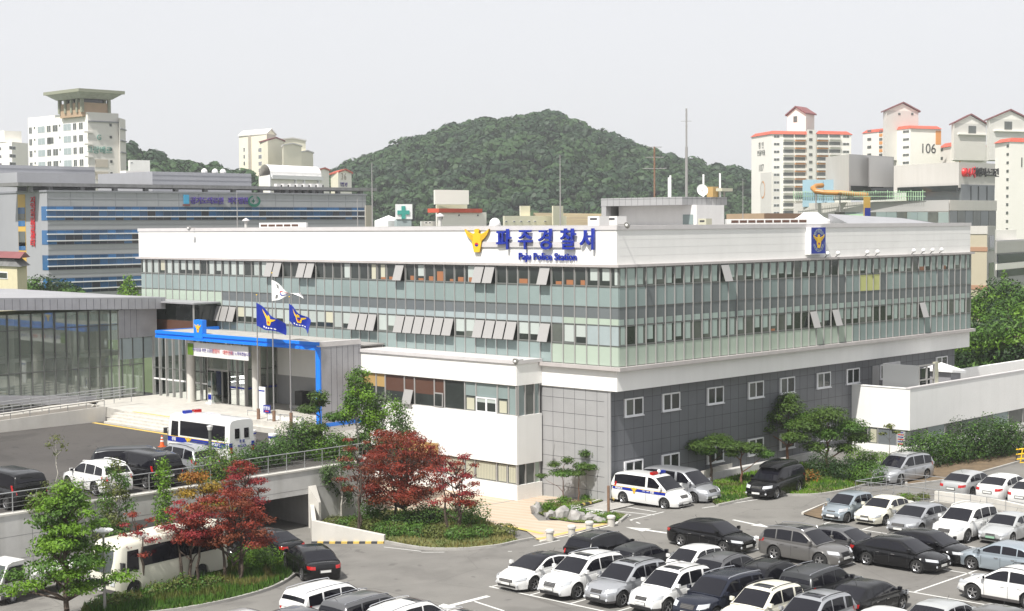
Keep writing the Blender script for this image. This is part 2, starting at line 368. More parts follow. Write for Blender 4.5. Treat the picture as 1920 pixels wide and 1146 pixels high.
b = MB(); b.box(-80, ox0, WY+.5, 60, 2.06, 2.095, 'concrete_dark'); b.box(ox0, ox1, WY+.36, 30, 2.082, 2.098, 'concrete_dark'); b.build('soffit', rw)
# tunnel portal fin
p = PY(591, 945, WY-.3)
fin = MB(); fin.prism([(p.x-.10, WY-.75), (p.x+.06, WY-.75), (p.x+.30, WY-.02), (p.x-.28, WY-.02)], -.8, lambda q: 1.0+(.9 if q[1] > WY-.3 else 0), 'concrete_light')
fin.build('portal_fin', rw)
# low white ramp wall with yellow-black kerb stripe
A, B2 = G(585, 1019), G(720, 1019)
rp = thing('ramp_wall', 'low white ramp wall sloping down to the kerb beside the tunnel mouth', 'wall', (A.x, A.y, 0))
d = (B2-A).normalized(); nrm = Vector((-d.y, d.x, 0))
if nrm.dot(CAM-A) > 0: nrm = -nrm
hA = PD(580, 976, (A-CAM).dot(CF)).z; hB = PD(721, 1004, (B2-CAM).dot(CF)).z
b = MB(); q = [A, B2, B2+nrm*.3, A+nrm*.3]; hs_ = [hA, hB, hB, hA]
b.add([tuple(v) for v in q]+[(v.x, v.y, h) for v, h in zip(q, hs_)], [(0, 1, 5, 4), (1, 2, 6, 5), (2, 3, 7, 6), (3, 0, 4, 7), (4, 5, 6, 7)], 'concrete_light'); b.build('wall', rp)
b = MB()
L_ = (B2-A).length; n_ = 12
for i in range(n_):
    u0, u1 = i/n_, (i+.98)/n_; s0 = A+d*L_*u0-nrm*.12; s1 = A+d*L_*u1-nrm*.12
    b.obox(s0, s1-s0, nrm*.115, Vector((0, 0, .12)), 'marking_yellow' if i % 2 else 'seam')
b.build('striped_kerb', rp)
A3 = A+nrm*.0; back = MB(); c_ = Vector((p.x, WY-.0, 0))
back.prism([(A.x, A.y), (A.x+.3, A.y-.02), (c_.x+.15, c_.y), (c_.x-.15, c_.y)], -.8, hA, 'concrete_light'); back.build('return_wall', rp)

# ================================================================ police station
PS = thing('police_station', 'white and glass police station with a big white parapet band over two glazed floors', 'building', (20, 20, 0))
XR, YL = 45.2, 52.7
def ring(b, x0, x1, y0, y1, z0, z1, m): b.box(x0, x1, y0, y1, z0, z1, m)
b = MB(); b.box(0, XR, 0, YL, 14.58, 16.72, 'white_render')
for z in (15.1, 15.6, 16.1): b.box(0.3, XR-.01, -.003, 0, z, z+.012, 'coping')
b.build('parapet', PS)
b = MB(); b.box(-.06, XR+.06, -.06, YL+.06, 16.722, 16.98, 'coping'); b.build('coping', PS)
b = MB(); b.box(-.22, XR+.22, -.30, YL+.22, 14.42, 14.578, 'lip_metal'); b.build('ledge', PS)
b = MB(); b.box(.35, XR-.35, .35, YL-.35, 16.981, 16.99, 'roof_grey'); b.build('roof', PS)
b = MB(); b.box(0.03, XR-.05, -.13, YL-.3, 8.29, 14.415, 'win_frame_grey'); b.build('curtain_wall_core', PS)
b = MB(); b.box(-.30, XR+.10, -.48, YL, 8.06, 8.285, 'lip_metal'); b.build('sill_ledge', PS)
b = MB(); b.box(0, XR, 0, YL, 6.76, 8.055, 'white_render'); b.build('white_band', PS)
b = MB(); b.box(.12, 44.3, .85, 50, -.8, 6.755, 'dark_panel'); b.build('base_wall', PS)
b = MB(); b.box(.10, .119, .86, 7.5, -.8, 6.75, 'grey_panel')
b.box(.085, .118, .62, .80, -.8, 6.75, 'grey_panel'); b.box(.119, .33, .76, .849, -.8, 6.75, 'grey_panel')
b.build('side_cladding', PS)
# seams
b = MB(); zs = [6.05-.945*i for i in range(8)]
for i in range(47):
    x = .75+.94*i
    if x < 44: b.box(x, x+.022, .846, .85, 0, 6.75, 'seam')
for z in zs: b.box(.35, 44.3, .844, .85, z, z+.026, 'seam')
b.build('panel_joints', PS)
b = MB()
for i in range(6): y = 1.72+.93*i; b.box(.095, .0995, y, y+.02, -.8, 6.75, 'seam')
for z in zs: b.box(.094, .0995, 1.15, 6.4, z, z+.022, 'seam')
b.build('side_joints', PS)
# curtain wall cells
ROWS = [14.41, 13.20, 11.95, 10.82, 9.56, 8.30]
YE = [0.0-.16, .47]+[.47+.985*i for i in range(1, 53)]; YE = [y for y in YE if y < 52.3]+[52.4]
XE = [0.0, .66]+[.66+.967*i for i in range(1, 47)]; XE = [x for x in XE if x < 44.9]+[45.0]
rnd = random.Random(5)
def cellbox(b, face, a0, a1, z0, z1, d0, d1, m):
    """box on the glazing: face L looks to -X, face R looks to -Y; d0..d1 = proud of the glazing plane"""
    if face == 'L': b.box(-d1, -d0, a0, a1, z0, z1, m)
    else: b.box(a0, a1, -.16-d1, -.16-d0, z0, z1, m)
for face, E_ in (('L', YE), ('R', XE)):
    for r, nm in ((1, 'upper'), (2, 'middle'), (4, 'lower')):
        b = MB()
        for k in range(len(E_)-1):
            a0, a1 = E_[k]+.03, E_[k+1]-.03; z1, z0 = ROWS[r]-.03, ROWS[r+1]+.03; mid = (a0+a1)/2
            if r == 1: m = 'spandrel'
            if r == 4: m = 'spandrel'
            if face == 'L' and r == 4 and k < 6: m = 'spandrel_pale'
            elif face == 'R' and r == 4 and mid < 27: m = 'spandrel_pale'
            elif face == 'R' and r == 1: m = 'spandrel'
            if face == 'R' and r == 1 and k in (29, 30, 31): m = 'spandrel_yellow'
            if face == 'R' and r == 1 and k not in (29, 30, 31) and rnd.random() < .30: m = 'spandrel_grey'
            if face == 'L' and r == 1 and k in (8, 21, 28): m = 'spandrel_grey' if rnd.random() < .4 else m
            if r == 2:
                if face == 'L' and mid > 41:
                    cellbox(b, face, a0, a1, z0, z1, -.02, .012, 'spandrel_pale'); continue
                zz = z0+(.38 if face == 'L' else .36)
                cellbox(b, face, a0, a1, zz+.004, z1, -.02, .010, 'spandrel_grey')
                cellbox(b, face, a0, a1-(.16 if face == 'R' else 0), z0, zz, -.02, .012, 'blind_shaded' if face == 'R' else ('spandrel_strip' if k > 4 else 'spandrel_pale'))
                if face == 'R': cellbox(b, face, a1-.158, a1, z0, zz, -.02, .010, 'spandrel_grey')
            else: cellbox(b, face, a0, a1, z0, z1, -.02, .012, m)
        b.build('spandrel_band', PS)
    b = MB()
    for k, a in enumerate(E_[1:-1]):
        if face == 'L': b.box(-.075, 0, a-.026, a+.026, 8.29, 14.41, 'mullion')
        else: b.box(a-.026, a+.026, -.235, -.16, 8.29, 14.41, 'mullion')
    b.build('mullion_row', PS)
    b = MB()
    for z in ROWS[1:5]: cellbox(b, face, E_[0], E_[-1], z-.03, z+.03, -.01, .035, 'mull_dark')
    b.build('transom_row', PS)
# windows: rows 0 and 3
def colL(px, row): y = PX(px, 600, 0).y; return min(range(len(YE)-1), key=lambda k: abs((YE[k]+YE[k+1])/2-y))
def colR(px): x = PY(px, 600, -.16).x; return min(range(len(XE)-1), key=lambda k: abs((XE[k]+XE[k+1])/2-x))
openL = {0: {colL(p_, 0) for p_ in (508, 521, 567, 584, 750, 900, 920, 1021)},
         3: {colL(p_, 3) for p_ in (388, 413, 427, 441, 664, 682, 698, 750, 768, 785, 804, 823, 842, 896, 915, 936, 958, 1020)}}
openR = {0: {colR(1355)}, 3: {colR(1520), colR(1562), colR(1722)}}
allw = []
for face, E_ in (('L', YE), ('R', XE)):
    for r in (0, 3):
        for k in range(len(E_)-1):
            c = (0, (E_[k]+E_[k+1])/2, ROWS[r]) if face == 'L' else ((E_[k]+E_[k+1])/2, -.16, ROWS[r])
            allw.append(((Vector(c)-CAM).length, face, r, k))
allw.sort(); rest = MB(); cnt = 0
for _, face, r, k in allw:
    E_ = YE if face == 'L' else XE; a0, a1 = E_[k]+.035, E_[k+1]-.035; z1, z0 = ROWS[r]-.035, ROWS[r+1]+.035; y = (a0+a1)/2
    b = MB() if cnt < 100 else rest; isopen = k in (openL if face == 'L' else openR)[r]
    u = rnd.random(); W = a1-a0
    if face == 'L' and r == 3 and k < 3: cellbox(b, face, a0, a1, z0, z1, -.02, .012, 'spandrel_strip')
    elif isopen:
        cellbox(b, face, a0, a1, z0, z1, -.02, .004, 'win_dark')
        H_ = z1-z0-.06; out = .36; t = .035
        if face == 'L': b.obox((-.08, a0+.03, z1-.03), (0, W-.06, 0), (-t, 0, -.01), (-out, 0, -H_), 'mullion'); b.obox((-.125, a0+.09, z1-.10), (0, W-.18, 0), (-.006, 0, 0), (-out*.9, 0, -H_*.9), 'open_pane')
        else: b.obox((a0+.03, -.24, z1-.03), (W-.06, 0, 0), (0, -t, -.01), (0, -out, -H_), 'mullion'); b.obox((a0+.09, -.285, z1-.10), (W-.18, 0, 0), (0, -.006, 0), (0, -out*.9, -H_*.9), 'open_pane')
    else:
        # frame, dark glass, blind behind
        cellbox(b, face, a0, a1, z0, z1, -.02, .004, 'win_frame_grey')
        f0, f1 = a0+.05, a1-.05
        dark = 'win_dark'
        if face == 'L':
            if r == 0: pb = 1.0 if y < 2.6 else (.12 if y < 24 else (.35 if y < 33 else .85))
            else: pb = .9
        else: pb = .92 if r == 0 else .80
        cellbox(b, face, f0, f1, z0+.05, z1-.04, -.01, .008, dark if (face == 'L' and r == 0 and y > 2.6) or rnd.random() < .5 else 'win_mid')
        if u < pb:
            hgt = (z1-z0-.1); dr = rnd.choice([1, 1, .97, .8, .72]) if r == 0 else rnd.choice([.97, .7, .66, .62, .75] if face == 'L' or 12 < y < 33 else [1, .97, .8])
            bl = 'blind_shaded' if face == 'R' else ('blind' if rnd.random() < .85 else 'blind_cream')  # right face takes the blind copy with shade in its colour
            s0, s1 = f0, f1
            if face == 'R': s0 = f0+.04; s1 = f1-(.0 if k < 2 else .16)
            elif r == 0: s0 = f0+.0; s1 = f1-.2
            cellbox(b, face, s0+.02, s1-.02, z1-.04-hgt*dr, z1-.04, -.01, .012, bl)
        if face == 'L' and r == 0 and 2.6 < y < 24 or rnd.random() < .04:
            if rnd.random() < .55: cellbox(b, face, f0+.05, f0+.05+rnd.uniform(.3, .75), z0+.05, z0+.05+rnd.choice([.15, .2, .3, .65]), -.01, .013, 'orange_thing')
            if rnd.random() < .15: cellbox(b, face, f0+.1, f0+.55, z0+.05, z1-.05, -.01, .0115, 'blind_cream')
    if cnt < 100: b.build('window', PS)
    cnt += 1
tag(rest.build('window_row', PS), kind='stuff')
# windows of the dark base
def upvc(x0, x1, z0, z1, par=PS, Y=.85):
    f = MB(); t = .09; mid = (x0+x1)/2
    f.box(x0, x1, Y-.10, Y+.02, z0, z0+t, 'upvc'); f.box(x0, x1, Y-.10, Y+.02, z1-t, z1, 'upvc'); f.box(x0, x0+t, Y-.10, Y+.02, z0+t, z1-t, 'upvc'); f.box(x1-t, x1, Y-.10, Y+.02, z0+t, z1-t, 'upvc'); f.box(mid-.06, mid+.06, Y-.09, Y+.02, z0+t, z1-t, 'upvc')
    o = f.build('window', par)
    g = MB(); g.box(x0+t, mid-.06, Y-.05, Y-.03, z0+t, z1-t, 'win_mid' if rnd.random() < .5 else 'win_dark'); g.box(mid+.06, x1-t, Y-.055, Y-.035, z0+t, z1-t, 'win_dark'); g.box(x0+t, x0+.22, Y-.058, Y-.056, z0+t, z1-t, 'upvc'); g.build('pane', o)
    s = MB(); s.box(x0-.05, x1+.05, Y-.16, Y-.0, z0-.05, z0-.002, 'upvc'); s.build('sill', o)
for px in (1187, 1257, 1340, 1416, 1475, 1543, 1598, 1660, 1764):
    cx = PY(px, 740, .85).x
    if px < 1610 or px in (1660, 1764): upvc(cx-.92, cx+.92, 4.98, 6.12)
for px in (1187, 1256, 1340, 1416, 1475, 1543): cx = PY(px, 860, .85).x; upvc(cx-.92, cx+.92, 1.02, 2.16)
b = MB(); b.box(31.3, 32.3, .80, .85, 4.0, 6.1, 'grey_panel'); b.build('roof_door', PS)
b = MB(); b.box(.3, 26, .3, .84, 0, .45, 'concrete'); b.build('plinth', PS)
# white podium with ribbon windows
px_, py_ = -2.37, 6.30
EY = 21.35
b = MB(); b.box(px_, -.02, py_, 21.3, 6.9, 8.28, 'white_render'); b.box(px_, -.02, py_, 21.3, 1.85, 4.96, 'white_render'); b.box(px_, -.02, py_, 16, -.8, .54, 'white_render'); b.box(px_, -.02, 16, 21.2, -.8, 0, 'white_render')
b.build('podium_wall', PS)
b = MB(); b.box(px_-.10, -.04, py_-.10, 21.3, 8.282, 8.50, 'coping'); b.build('podium_coping', PS)
b = MB(); b.box(px_+.35, -.1, py_+.2, 21.2, -.5, 6.899, 'win_dark'); b.build('ribbon_core', PS)
b = MB(); y0 = PX(719.5, 780, px_).y; b.box(px_-.012, px_-.002, y0, EY-.06, 3.0, 4.95, 'grey_panel'); b.build('grey_infill', PS)
# soffit bay above the lower entrance
q0 = PX(823, 851, px_).y; b = MB(); zz = PX(823, 832, px_).z
b.box(px_-.02, px_+.3, q0, q0+4.5, 1.845, zz, 'tan_blind'); b.box(px_-.04, px_-.01, q0-.12, q0, 1.85, zz, 'coping'); b.build('lower_soffit_panel', PS)
def ribbon(edges, z0, z1, kinds, X=px_):
    for i in range(len(edges)-1):
        a1, a0 = edges[i], edges[i+1]
        f = MB(); t = .05
        f.box(X+.10, X+.2, a0, a0+t, z0, z1, 'mullion'); f.box(X+.10, X+.2, a1-t, a1, z0, z1, 'mullion'); f.box(X+.12, X+.2, a0+t, a1-t, z0, z0+.05, 'mullion'); f.box(X+.12, X+.2, a0+t, a1-t, z1-.05, z1, 'mullion')
        o = f.build('ribbon_window', PS); k = kinds[i]; g = MB()
        def gl(za, zb, m, d=.16, a=a0+t, c=a1-t): g.box(X+d, X+d+.01, a, c, za, zb, m)
        zs_ = z0+(z1-z0)*.52
        if k == 'tan': gl(zs_, z1-.05, 'tan_blind'); gl(z0+.05, zs_-.003, 'win_dark')
        elif k == 'brown': gl(zs_-.2, z1-.05, 'brown_blind'); gl(z0+.05, zs_-.203, 'win_dark')
        elif k == 'dark': gl(z0+.05, z1-.05, 'win_dark')
        elif k == 'pale': gl(zs_, z1-.05, 'spandrel'); gl(z0+.05, zs_-.06, 'win_mid'); gl(z0+.1, zs_-.15, 'blind_cream', .15, a0+.2, a1-.15)
        elif k == 'green': gl(z0+.05, z1-.05, 'spandrel')
        elif k == 'blind':
            gl(z0+.05, z1-.05, 'win_mid'); gl(z0+.1, z1-.12, 'blind_cream', .15, a0+.12, a1-.12)
            n = int((a1-a0)/.14)
            for j in range(n): g.box(X+.143, X+.148, a0+.12+j*.14, a0+.14+j*.14, z0+.1, z1-.12, 'win_frame_grey')
        elif k == 'slide':
            gl(zs_, z1-.05, 'spandrel'); m_ = (a0+a1)/2
            for (u0, u1) in ((a0+.05, m_), (m_, a1-.05)):
                g.box(X+.06, X+.13, u0, u1, z0+.02, z0+.1, 'upvc'); g.box(X+.06, X+.13, u0, u1, zs_-.1, zs_-.01, 'upvc'); g.box(X+.06, X+.13, u0, u0+.07, z0+.1, zs_-.1, 'upvc'); g.box(X+.06, X+.13, u1-.07, u1, z0+.1, zs_-.1, 'upvc')
                g.box(X+.1, X+.12, u0+.07, u1-.07, z0+.1, zs_-.1, 'win_dark'); g.box(X+.09, X+.1, u0+.07, u1-.07, zs_-.35, zs_-.1, 'blind')
        g.build('pane', o)
        if k in ('brown2',): pass
e_up = [PX(q, 730, px_).y for q in (676, 703, 720, 756, 775, 812, 831, 869, 890, 930, 951, 969)]
ribbon(e_up, 4.962, 6.898, ['tan', 'tan', 'brown', 'brown', 'brown', 'brown', 'dark', 'pale', 'slide', 'pale', 'green'])
for (q0_, q1_) in ((757, 774), (813, 830)):       # small hopper sashes
    ya, yb = PX(q0_, 760, px_).y, PX(q1_, 760, px_).y; f = MB()
    o_ = .28 if q0_ == 757 else .02
    f.obox((px_+.08, yb+.02, 5.96), (0, ya-yb-.04, 0), (-.04, 0, 0), (-o_, 0, -.95), 'mullion'); f.obox((px_+.035, yb+.10, 5.88), (0, ya-yb-.2, 0), (-.01, 0, 0), (-o_*.85, 0, -.8), 'win_dark'); f.build('hopper_sash', PS)
e_lo = [PX(q, 890, px_).y for q in (790, 831, 869, 888, 929, 949, 969)]
ribbon([21.0]+e_lo, .542, 1.848, ['dark', 'dark', 'blind', 'blind', 'blind', 'blind', 'blind'])
# the podium's short return (looks to -Y)
for z0, z1, ks in ((4.962, 6.898, ('spandrel', 'win_mid', 'spandrel')), (.542, 1.848, ('win_dark', 'win_mid', 'spandrel_pale'))):
    xs = [px_+.06, -1.5, -.65, -.14]
    for i in range(3):
        f = MB(); f.box(xs[i], xs[i]+.05, py_+.06, py_+.16, z0, z1, 'mullion'); f.box(xs[i+1]-.05, xs[i+1], py_+.06, py_+.16, z0, z1, 'mullion'); o = f.build('ribbon_window', PS)
        g = MB(); g.box(xs[i]+.05, xs[i+1]-.05, py_+.12, py_+.13, z0, z1, ks[i]); g.build('pane', o)
# penthouse on the roof
pc = PD(1279, 372, 118.0); ztop = pc.z+.12
yl = PX(1127, 376, pc.x).y; xr = PY(1363, 373, pc.y).x
ph = MB(); ph.box(pc.x, xr, pc.y, yl, ztop-.62, ztop, 'grey_panel')
n_ = int((yl-pc.y)/.62)
for i in range(1, n_): ph.box(pc.x-.004, pc.x, pc.y+i*.62, pc.y+i*.62+.02, ztop-.62, ztop, 'seam')
for i in range(1, int((xr-pc.x)/.62)): ph.box(pc.x+i*.62, pc.x+i*.62+.02, pc.y-.004, pc.y, ztop-.62, ztop, 'seam')
ph.box(pc.x-.005, xr, pc.y-.005, yl, ztop-.13, ztop-.11, 'seam')
PH = thing('roof_penthouse', 'grey stair penthouse with a tiled overhanging slab roof on the police station', 'penthouse', (pc.x, pc.y, 16.99))
ph.build('roof_slab', PH)
wx = pc.x+1.2; yw1 = PX(1160, 400, wx).y; yw0 = PX(1306, 400, wx).y
b = MB(); b.box(wx, xr-1, yw0, yw1, 16.99, ztop-.622, 'white_metal'); b.build('wall', PH)
b = MB(); b.box(pc.x+.02, pc.x+.6, yl-.5, yl-.02, ztop-2.0, ztop-.622, 'grey_panel'); b.box(pc.x+.6, pc.x+4, yl-.5, yl-.3, ztop-1.9, ztop-.622, 'concrete_dark'); b.build('slab_leg', PH)
d0, d1 = PX(1281, 405, wx).y, PX(1300, 405, wx).y
b = MB(); b.box(wx-.05, wx, d1, d0, 17.0, ztop-1.35, 'spandrel'); b.build('door', PH)
# right annex wing
WX, W0 = 28.4, -4.04
AW = thing('annex_wing', 'low white annex wing with a roof terrace behind a tall parapet', 'building', (34, -4, 0))
b = MB(); b.box(WX, 80, W0, W0+.3, 1.84, 4.88, 'white_render'); b.box(WX, WX+.3, W0+.3, .84, 1.84, 4.88, 'white_render'); b.box(WX+.3, 80, .5, .84, 1.84, 3.4, 'white_render')
b.box(44.5, 80, .5, .84, 3.4, 4.88, 'white_render'); b.build('parapet_wall', AW)
b = MB(); b.box(WX-.04, 80, W0-.04, W0+.34, 4.881, 4.99, 'coping'); b.box(WX-.04, WX+.34, W0+.34, .84, 4.881, 4.94, 'white_render'); b.build('coping', AW)
b = MB(); b.box(WX+.3, 80, W0+.3, .5, 3.3, 3.42, 'roof_grey'); b.build('terrace_floor', AW)
b = MB(); b.box(WX+.15, 80, W0+.18, .84, .01, 1.838, 'win_dark'); b.build('core', AW)
b = MB(); b.box(WX, WX+.14, W0, .84, 0, .62, 'white_render'); b.box(WX+.14, 80, W0, W0+.17, 0, .62, 'white_render'); b.build('plinth', AW)
ys = [.8, -.5, -1.35, -2.9, -3.6, -4.0]
for i in range(5):
    f = MB(); f.box(WX+.03, WX+.12, ys[i]-.06, ys[i], .62, 1.84, 'mullion'); o = f.build('window', AW); g = MB()
    g.box(WX+.08, WX+.10, ys[i+1], ys[i]-.06, .62, 1.84, ['win_dark', 'win_mid', 'spandrel_grey', 'blind', 'win_mid'][i])
    if i == 1: g.box(WX+.07, WX+.079, ys[i+1]+.1, ys[i]-.25, .7, 1.7, 'blind_cream')
    if i == 3:
        for j in range(6): g.box(WX+.07, WX+.079, ys[i+1]+.1+.03*(j % 2), ys[i]-.12, .75+j*.17, .82+j*.17, 'purple_letter' if j % 2 else 'red_letter')
    g.build('pane', o)
for i in range(14):
    x0 = WX+.1+2.6*i; f = MB(); f.box(x0, x0+.06, W0+.04, W0+.14, .62, 1.84, 'mullion'); o = f.build('window', AW); g = MB(); g.box(x0+.06, x0+2.6, W0+.09, W0+.11, .62, 1.84, ['spandrel_grey', 'spandrel', 'win_mid', 'spandrel_grey'][i % 4]); g.build('pane', o)
# rooftop box and white awning on the wing's terrace
ca = PD(1722, 715, (Vector((33, -2.6, 4))-CAM).dot(CF)); bx0 = PX(1655, 700, 29.6)
RB = thing('rooftop_plant_box', 'pale grey sheet-metal plant box with an open dark louvred side on the annex terrace', 'plant box', (31, -1.5, 3.42))
k0 = Vector((30.2, -3.2, 3.42))
ylft = PX(1655, 710, 30.2).y; yr = PX(1722, 715, 30.2).y; zt_ = PX(1722, 686, 30.2).z; xr_ = PY(1753, 690, yr).x
b = MB(); b.box(30.2, xr_, yr, yr+.08, 3.42, 4.2, 'zinc'); b.box(30.2, 30.28, yr, ylft, 3.42, zt_, 'rail_metal'); b.box(30.28, xr_, ylft-.08, ylft, 3.42, zt_, 'zinc'); b.build('shell', RB)
b = MB()
for xx in (30.28, (30.2+xr_)/2, xr_-.12): b.box(xx, xx+.12, yr-.01, yr+.1, 3.42, zt_, 'mullion')
for z in (4.2, 5.3, zt_-.1): b.box(30.4, xr_-.12, yr, yr+.09, z, z+.1, 'mullion')
b.box(30.5, xr_-.2, yr+.3, yr+.4, 3.42, zt_-.3, 'win_dark'); b.build('open_frame', RB)
b = MB(); b.box(xr_+.02, xr_+.5, yr-.02, yr+.2, 3.42, zt_+.1, 'blind_cream'); b.build('yellow_post', RB)
aw = PY(1790, 690, -2.2)
AWN = thing('white_awning', 'bright white peaked awning beside the grey box on the annex terrace', 'awning', (aw.x, -2.2, 3.42))
b = MB(); ax, az_ = aw.x, aw.z
b.add([(ax-1.7, -2.9, az_), (ax+.5, -2.9, az_-.2), (ax+.5, -.4, az_-.2), (ax-1.7, -.4, az_), (ax-1.2, -1.7, az_+.5), (ax-1.7, -2.9, az_-.2), (ax+.5, -2.9, az_-.4), (ax+.5, -.4, az_-.4), (ax-1.7, -.4, az_-.2)],
      [(0, 1, 4), (1, 2, 4), (2, 3, 4), (3, 0, 4), (0, 5, 6, 1), (1, 6, 7, 2), (2, 7, 8, 3), (3, 8, 5, 0)], 'white'); b.build('canvas', AWN)
b = MB(); b.box(ax-1.4, ax+.2, -2.6, -.8, 3.42, az_-.25, 'zinc'); b.build('cabinet', AWN)

# ================================================================ entrance canopy
CX = -5.98; CY0, CY1 = 21.35, 41.2; CT = 9.12
EC = thing('entrance_canopy', 'flat entrance canopy with a bright blue edge beam and grey end wall', 'canopy', (CX, 28, ZT))
b = MB(); b.box(CX+.02, px_, CY0+.02, CY1-.02, 8.66, CT-.03, 'roof_grey'); b.box(CX+.1, px_-.02, CY0+.1, CY1-.1, CT-.03, CT-.01, 'kerb'); b.box(px_+.01, -.1, 33.5, CY1-.02, 8.64, 8.9, 'roof_grey'); b.box(px_+.01, -.1, CY0+.02, 33.5, 8.66, 8.75, 'roof_grey'); b.build('roof_deck', EC)
b = MB(); b.box(CX-.10, CX+.02, CY0-.02, CY1, 8.93, CT+.04, 'blue_trim'); b.box(CX-.02, CX+.02, CY0-.02, CY1, 8.77, 8.93, 'blue_trim'); b.box(CX-.10, CX+.02, CY0-.02, CY1, 8.60, 8.77, 'blue_trim'); b.box(CX+.02, -.1, CY1-.01, CY1+.1, 8.6, CT+.04, 'blue_trim'); b.build('edge_beam', EC)
b = MB(); b.box(CX-.08, CX+.04, CY0-.04, CY0+.42, ZT-.02, 8.599, 'blue_trim'); b.box(CX+.04, CX+.40, CY0+.02, CY0+.35, ZT-.02, 8.599, 'zinc'); b.build('corner_post', EC)
b = MB(); b.box(CX+.05, px_-.01, CY0-.03, CY0+.3, ZT+.02, CT+.05, 'zinc')
for i in range(1, 7): x = CX+.42+.5*i; b.box(x, x+.02, CY0-.036, CY0-.03, ZT+.02, 8.8, 'seam')
b.box(CX-.06, px_-.01, CY0-.06, CY0+.3, CT-.28, CT+.06, 'coping'); b.build('end_wall', EC)
b = MB(); b.box(CX+.4, px_-.01, CY0-.10, CY0+.3, ZT-.22, ZT+.019, 'blue_trim'); b.build('base_trim', EC)
b = MB(); b.box(CX+.2, px_-.01, CY0-.03, CY0+.3, ZP-.5, ZT-.221, 'white_render'); b.build('base_wall', EC)
for q in ((359, 753), (482, 772)):
    c = G(*q, ZT); b = MB(); b.lathe([(.33, ZT), (.33, 8.68)], (c.x, c.y, 0), 'concrete_light', 18); b.build('column', EC, smooth=True)
sg = PX(373, 611, CX-.03)
s_ = thing('canopy_sign', 'small bright blue block sign with a gold eagle standing on the canopy roof', 'sign', (CX, sg.y, CT))
b = MB(); b.box(CX-.12, CX+.25, sg.y-.55, sg.y+.55, CT-.35, CT+1.05, 'blue_trim'); b.build('block', s_)
emblem((CX-.12, sg.y, CT+.42), (0, -1, 0), (0, 0, 1), .42, .03, 'emblem', s_)
# banner
bn = PX(415, 658, CX+.3)
y0, y1 = PX(352, 650, CX+.3).y, PX(466, 665, CX+.3).y
BN = thing('banner', 'pale grey slogan banner hanging under the blue canopy beam', 'banner', (CX+.3, y1, 7.5))
zt2, zb2 = PX(415, 646, CX+.3).z, PX(415, 672, CX+.3).z
b = MB()
N = 14
for i in range(N):
    ya, yb = y0+(y1-y0)*i/N, y0+(y1-y0)*(i+1)/N; da, db = .02*sin(i*1.3), .02*sin((i+1)*1.3)
    b.obox((CX+.3+da, ya, zb2), (db-da, yb-ya, 0), (.015, 0, 0), (0, 0, zt2-zb2), 'white_metal')
b.build('cloth', BN)
b = MB(); b.box(CX+.27, CX+.275, y0-.75, y0-.02, zb2+.05, zt2-.1, 'leaf_bright'); b.build('picture', BN)
ln = (y0-y1)
text_mb('여러분을 위한 소중한', .30, .01, 'purple_letter', (CX+.265, y0-.9-1.1, (zt2+zb2)/2-.05), (0, -1, 0), (0, 0, 1), name='lettering', parent=BN)
text_mb('경찰이', .34, .01, 'red_letter', (CX+.265, y0-.9-2.75, (zt2+zb2)/2-.05), (0, -1, 0), (0, 0, 1), name='lettering', parent=BN)
text_mb('대한민국', .34, .01, 'red_letter', (CX+.265, y0-.9-4.2, (zt2+zb2)/2-.08), (0, -1, 0), (0, 0, 1), name='lettering', parent=BN)
text_mb('으로 노력하겠습니다', .30, .01, 'purple_letter', (CX+.265, y0-.9-5.7, (zt2+zb2)/2-.08), (0, -1, 0), (0, 0, 1), name='lettering', parent=BN)

# ================================================================ entrance lobby and glass hall
LB = thing('entrance_lobby', 'glazed entrance lobby with open doors under the canopy', 'building', (-3, 34, ZT))
LX = -2.96; LY0 = 33.9; HY = 46.29
def glaze(face, a, c0, c1, z0, z1, n, par, tr=(), frame='mullion', gm='hall_glass', split=True, mw=.05, md=.12):
    step = (c1-c0)/n
    for i in range(n):
        g = MB(); u0, u1 = c0+step*i, c0+step*(i+1)
        if face == 'X': g.quad((a, u0, z0), (a, u1, z0), (a, u1, z1), (a, u0, z1), gm)
        else: g.quad((u0, a, z0), (u1, a, z0), (u1, a, z1), (u0, a, z1), gm)
        g.build('glass_pane', par)
    b = MB()
    for i in range(n+1):
        u = c0+step*i
        if face == 'X': b.box(a-md, a-.002, u-mw, u+mw, z0, z1, frame)
        else: b.box(u-mw, u+mw, a-md, a-.002, z0, z1, frame)
    b.build('mullion_row', par); b = MB()
    for z in tr:
        if face == 'X': b.box(a-md*.6, a-.003, c0, c1, z-.035, z+.035, 'mull_dark')
        else: b.box(c0, c1, a-md*.6, a-.003, z-.035, z+.035, 'mull_dark')
    if tr: b.build('transom_row', par)
glaze('X', LX, LY0, 36.0, ZT, 8.62, 2, LB, (6.05,)); glaze('X', LX, 38.7, HY-.05, ZT, 8.62, 8, LB, (5.8,))
glaze('Y', LY0, LX+.05, -.06, ZT, 8.62, 3, LB, (5.0, 6.3))
b = MB(); b.box(LX-.05, LX+.03, 36.0, 38.7, 6.0, 6.15, 'mullion'); b.box(LX-.05, LX+.02, 36.0, 38.7, 6.15, 8.62, 'hall_glass')
for y in (36.0, 36.9, 37.8, 38.7): b.box(LX-.07, LX+.04, y-.05, y+.05, ZT, 6.0, 'mullion')
b.build('door_frame', LB)
for y, a in ((36.9, 1), (37.8, -1)):
    b = MB(); b.obox((LX-.05, y, ZT+.05), (-.8, .22*a, 0), (.02, .04, 0), (0, 0, 2.35), 'door_glass'); 
    o = b.build('door', LB); b = MB(); b.obox((LX-.82, y+.2*a, ZT+.03), (-.06, .02*a, 0), (.02, .06, 0), (0, 0, 2.4), 'mullion'); b.obox((LX-.05, y, ZT+.03), (-.8, .22*a, 0), (.02, .05, 0), (0, 0, .09), 'mullion'); b.build('stile', o)
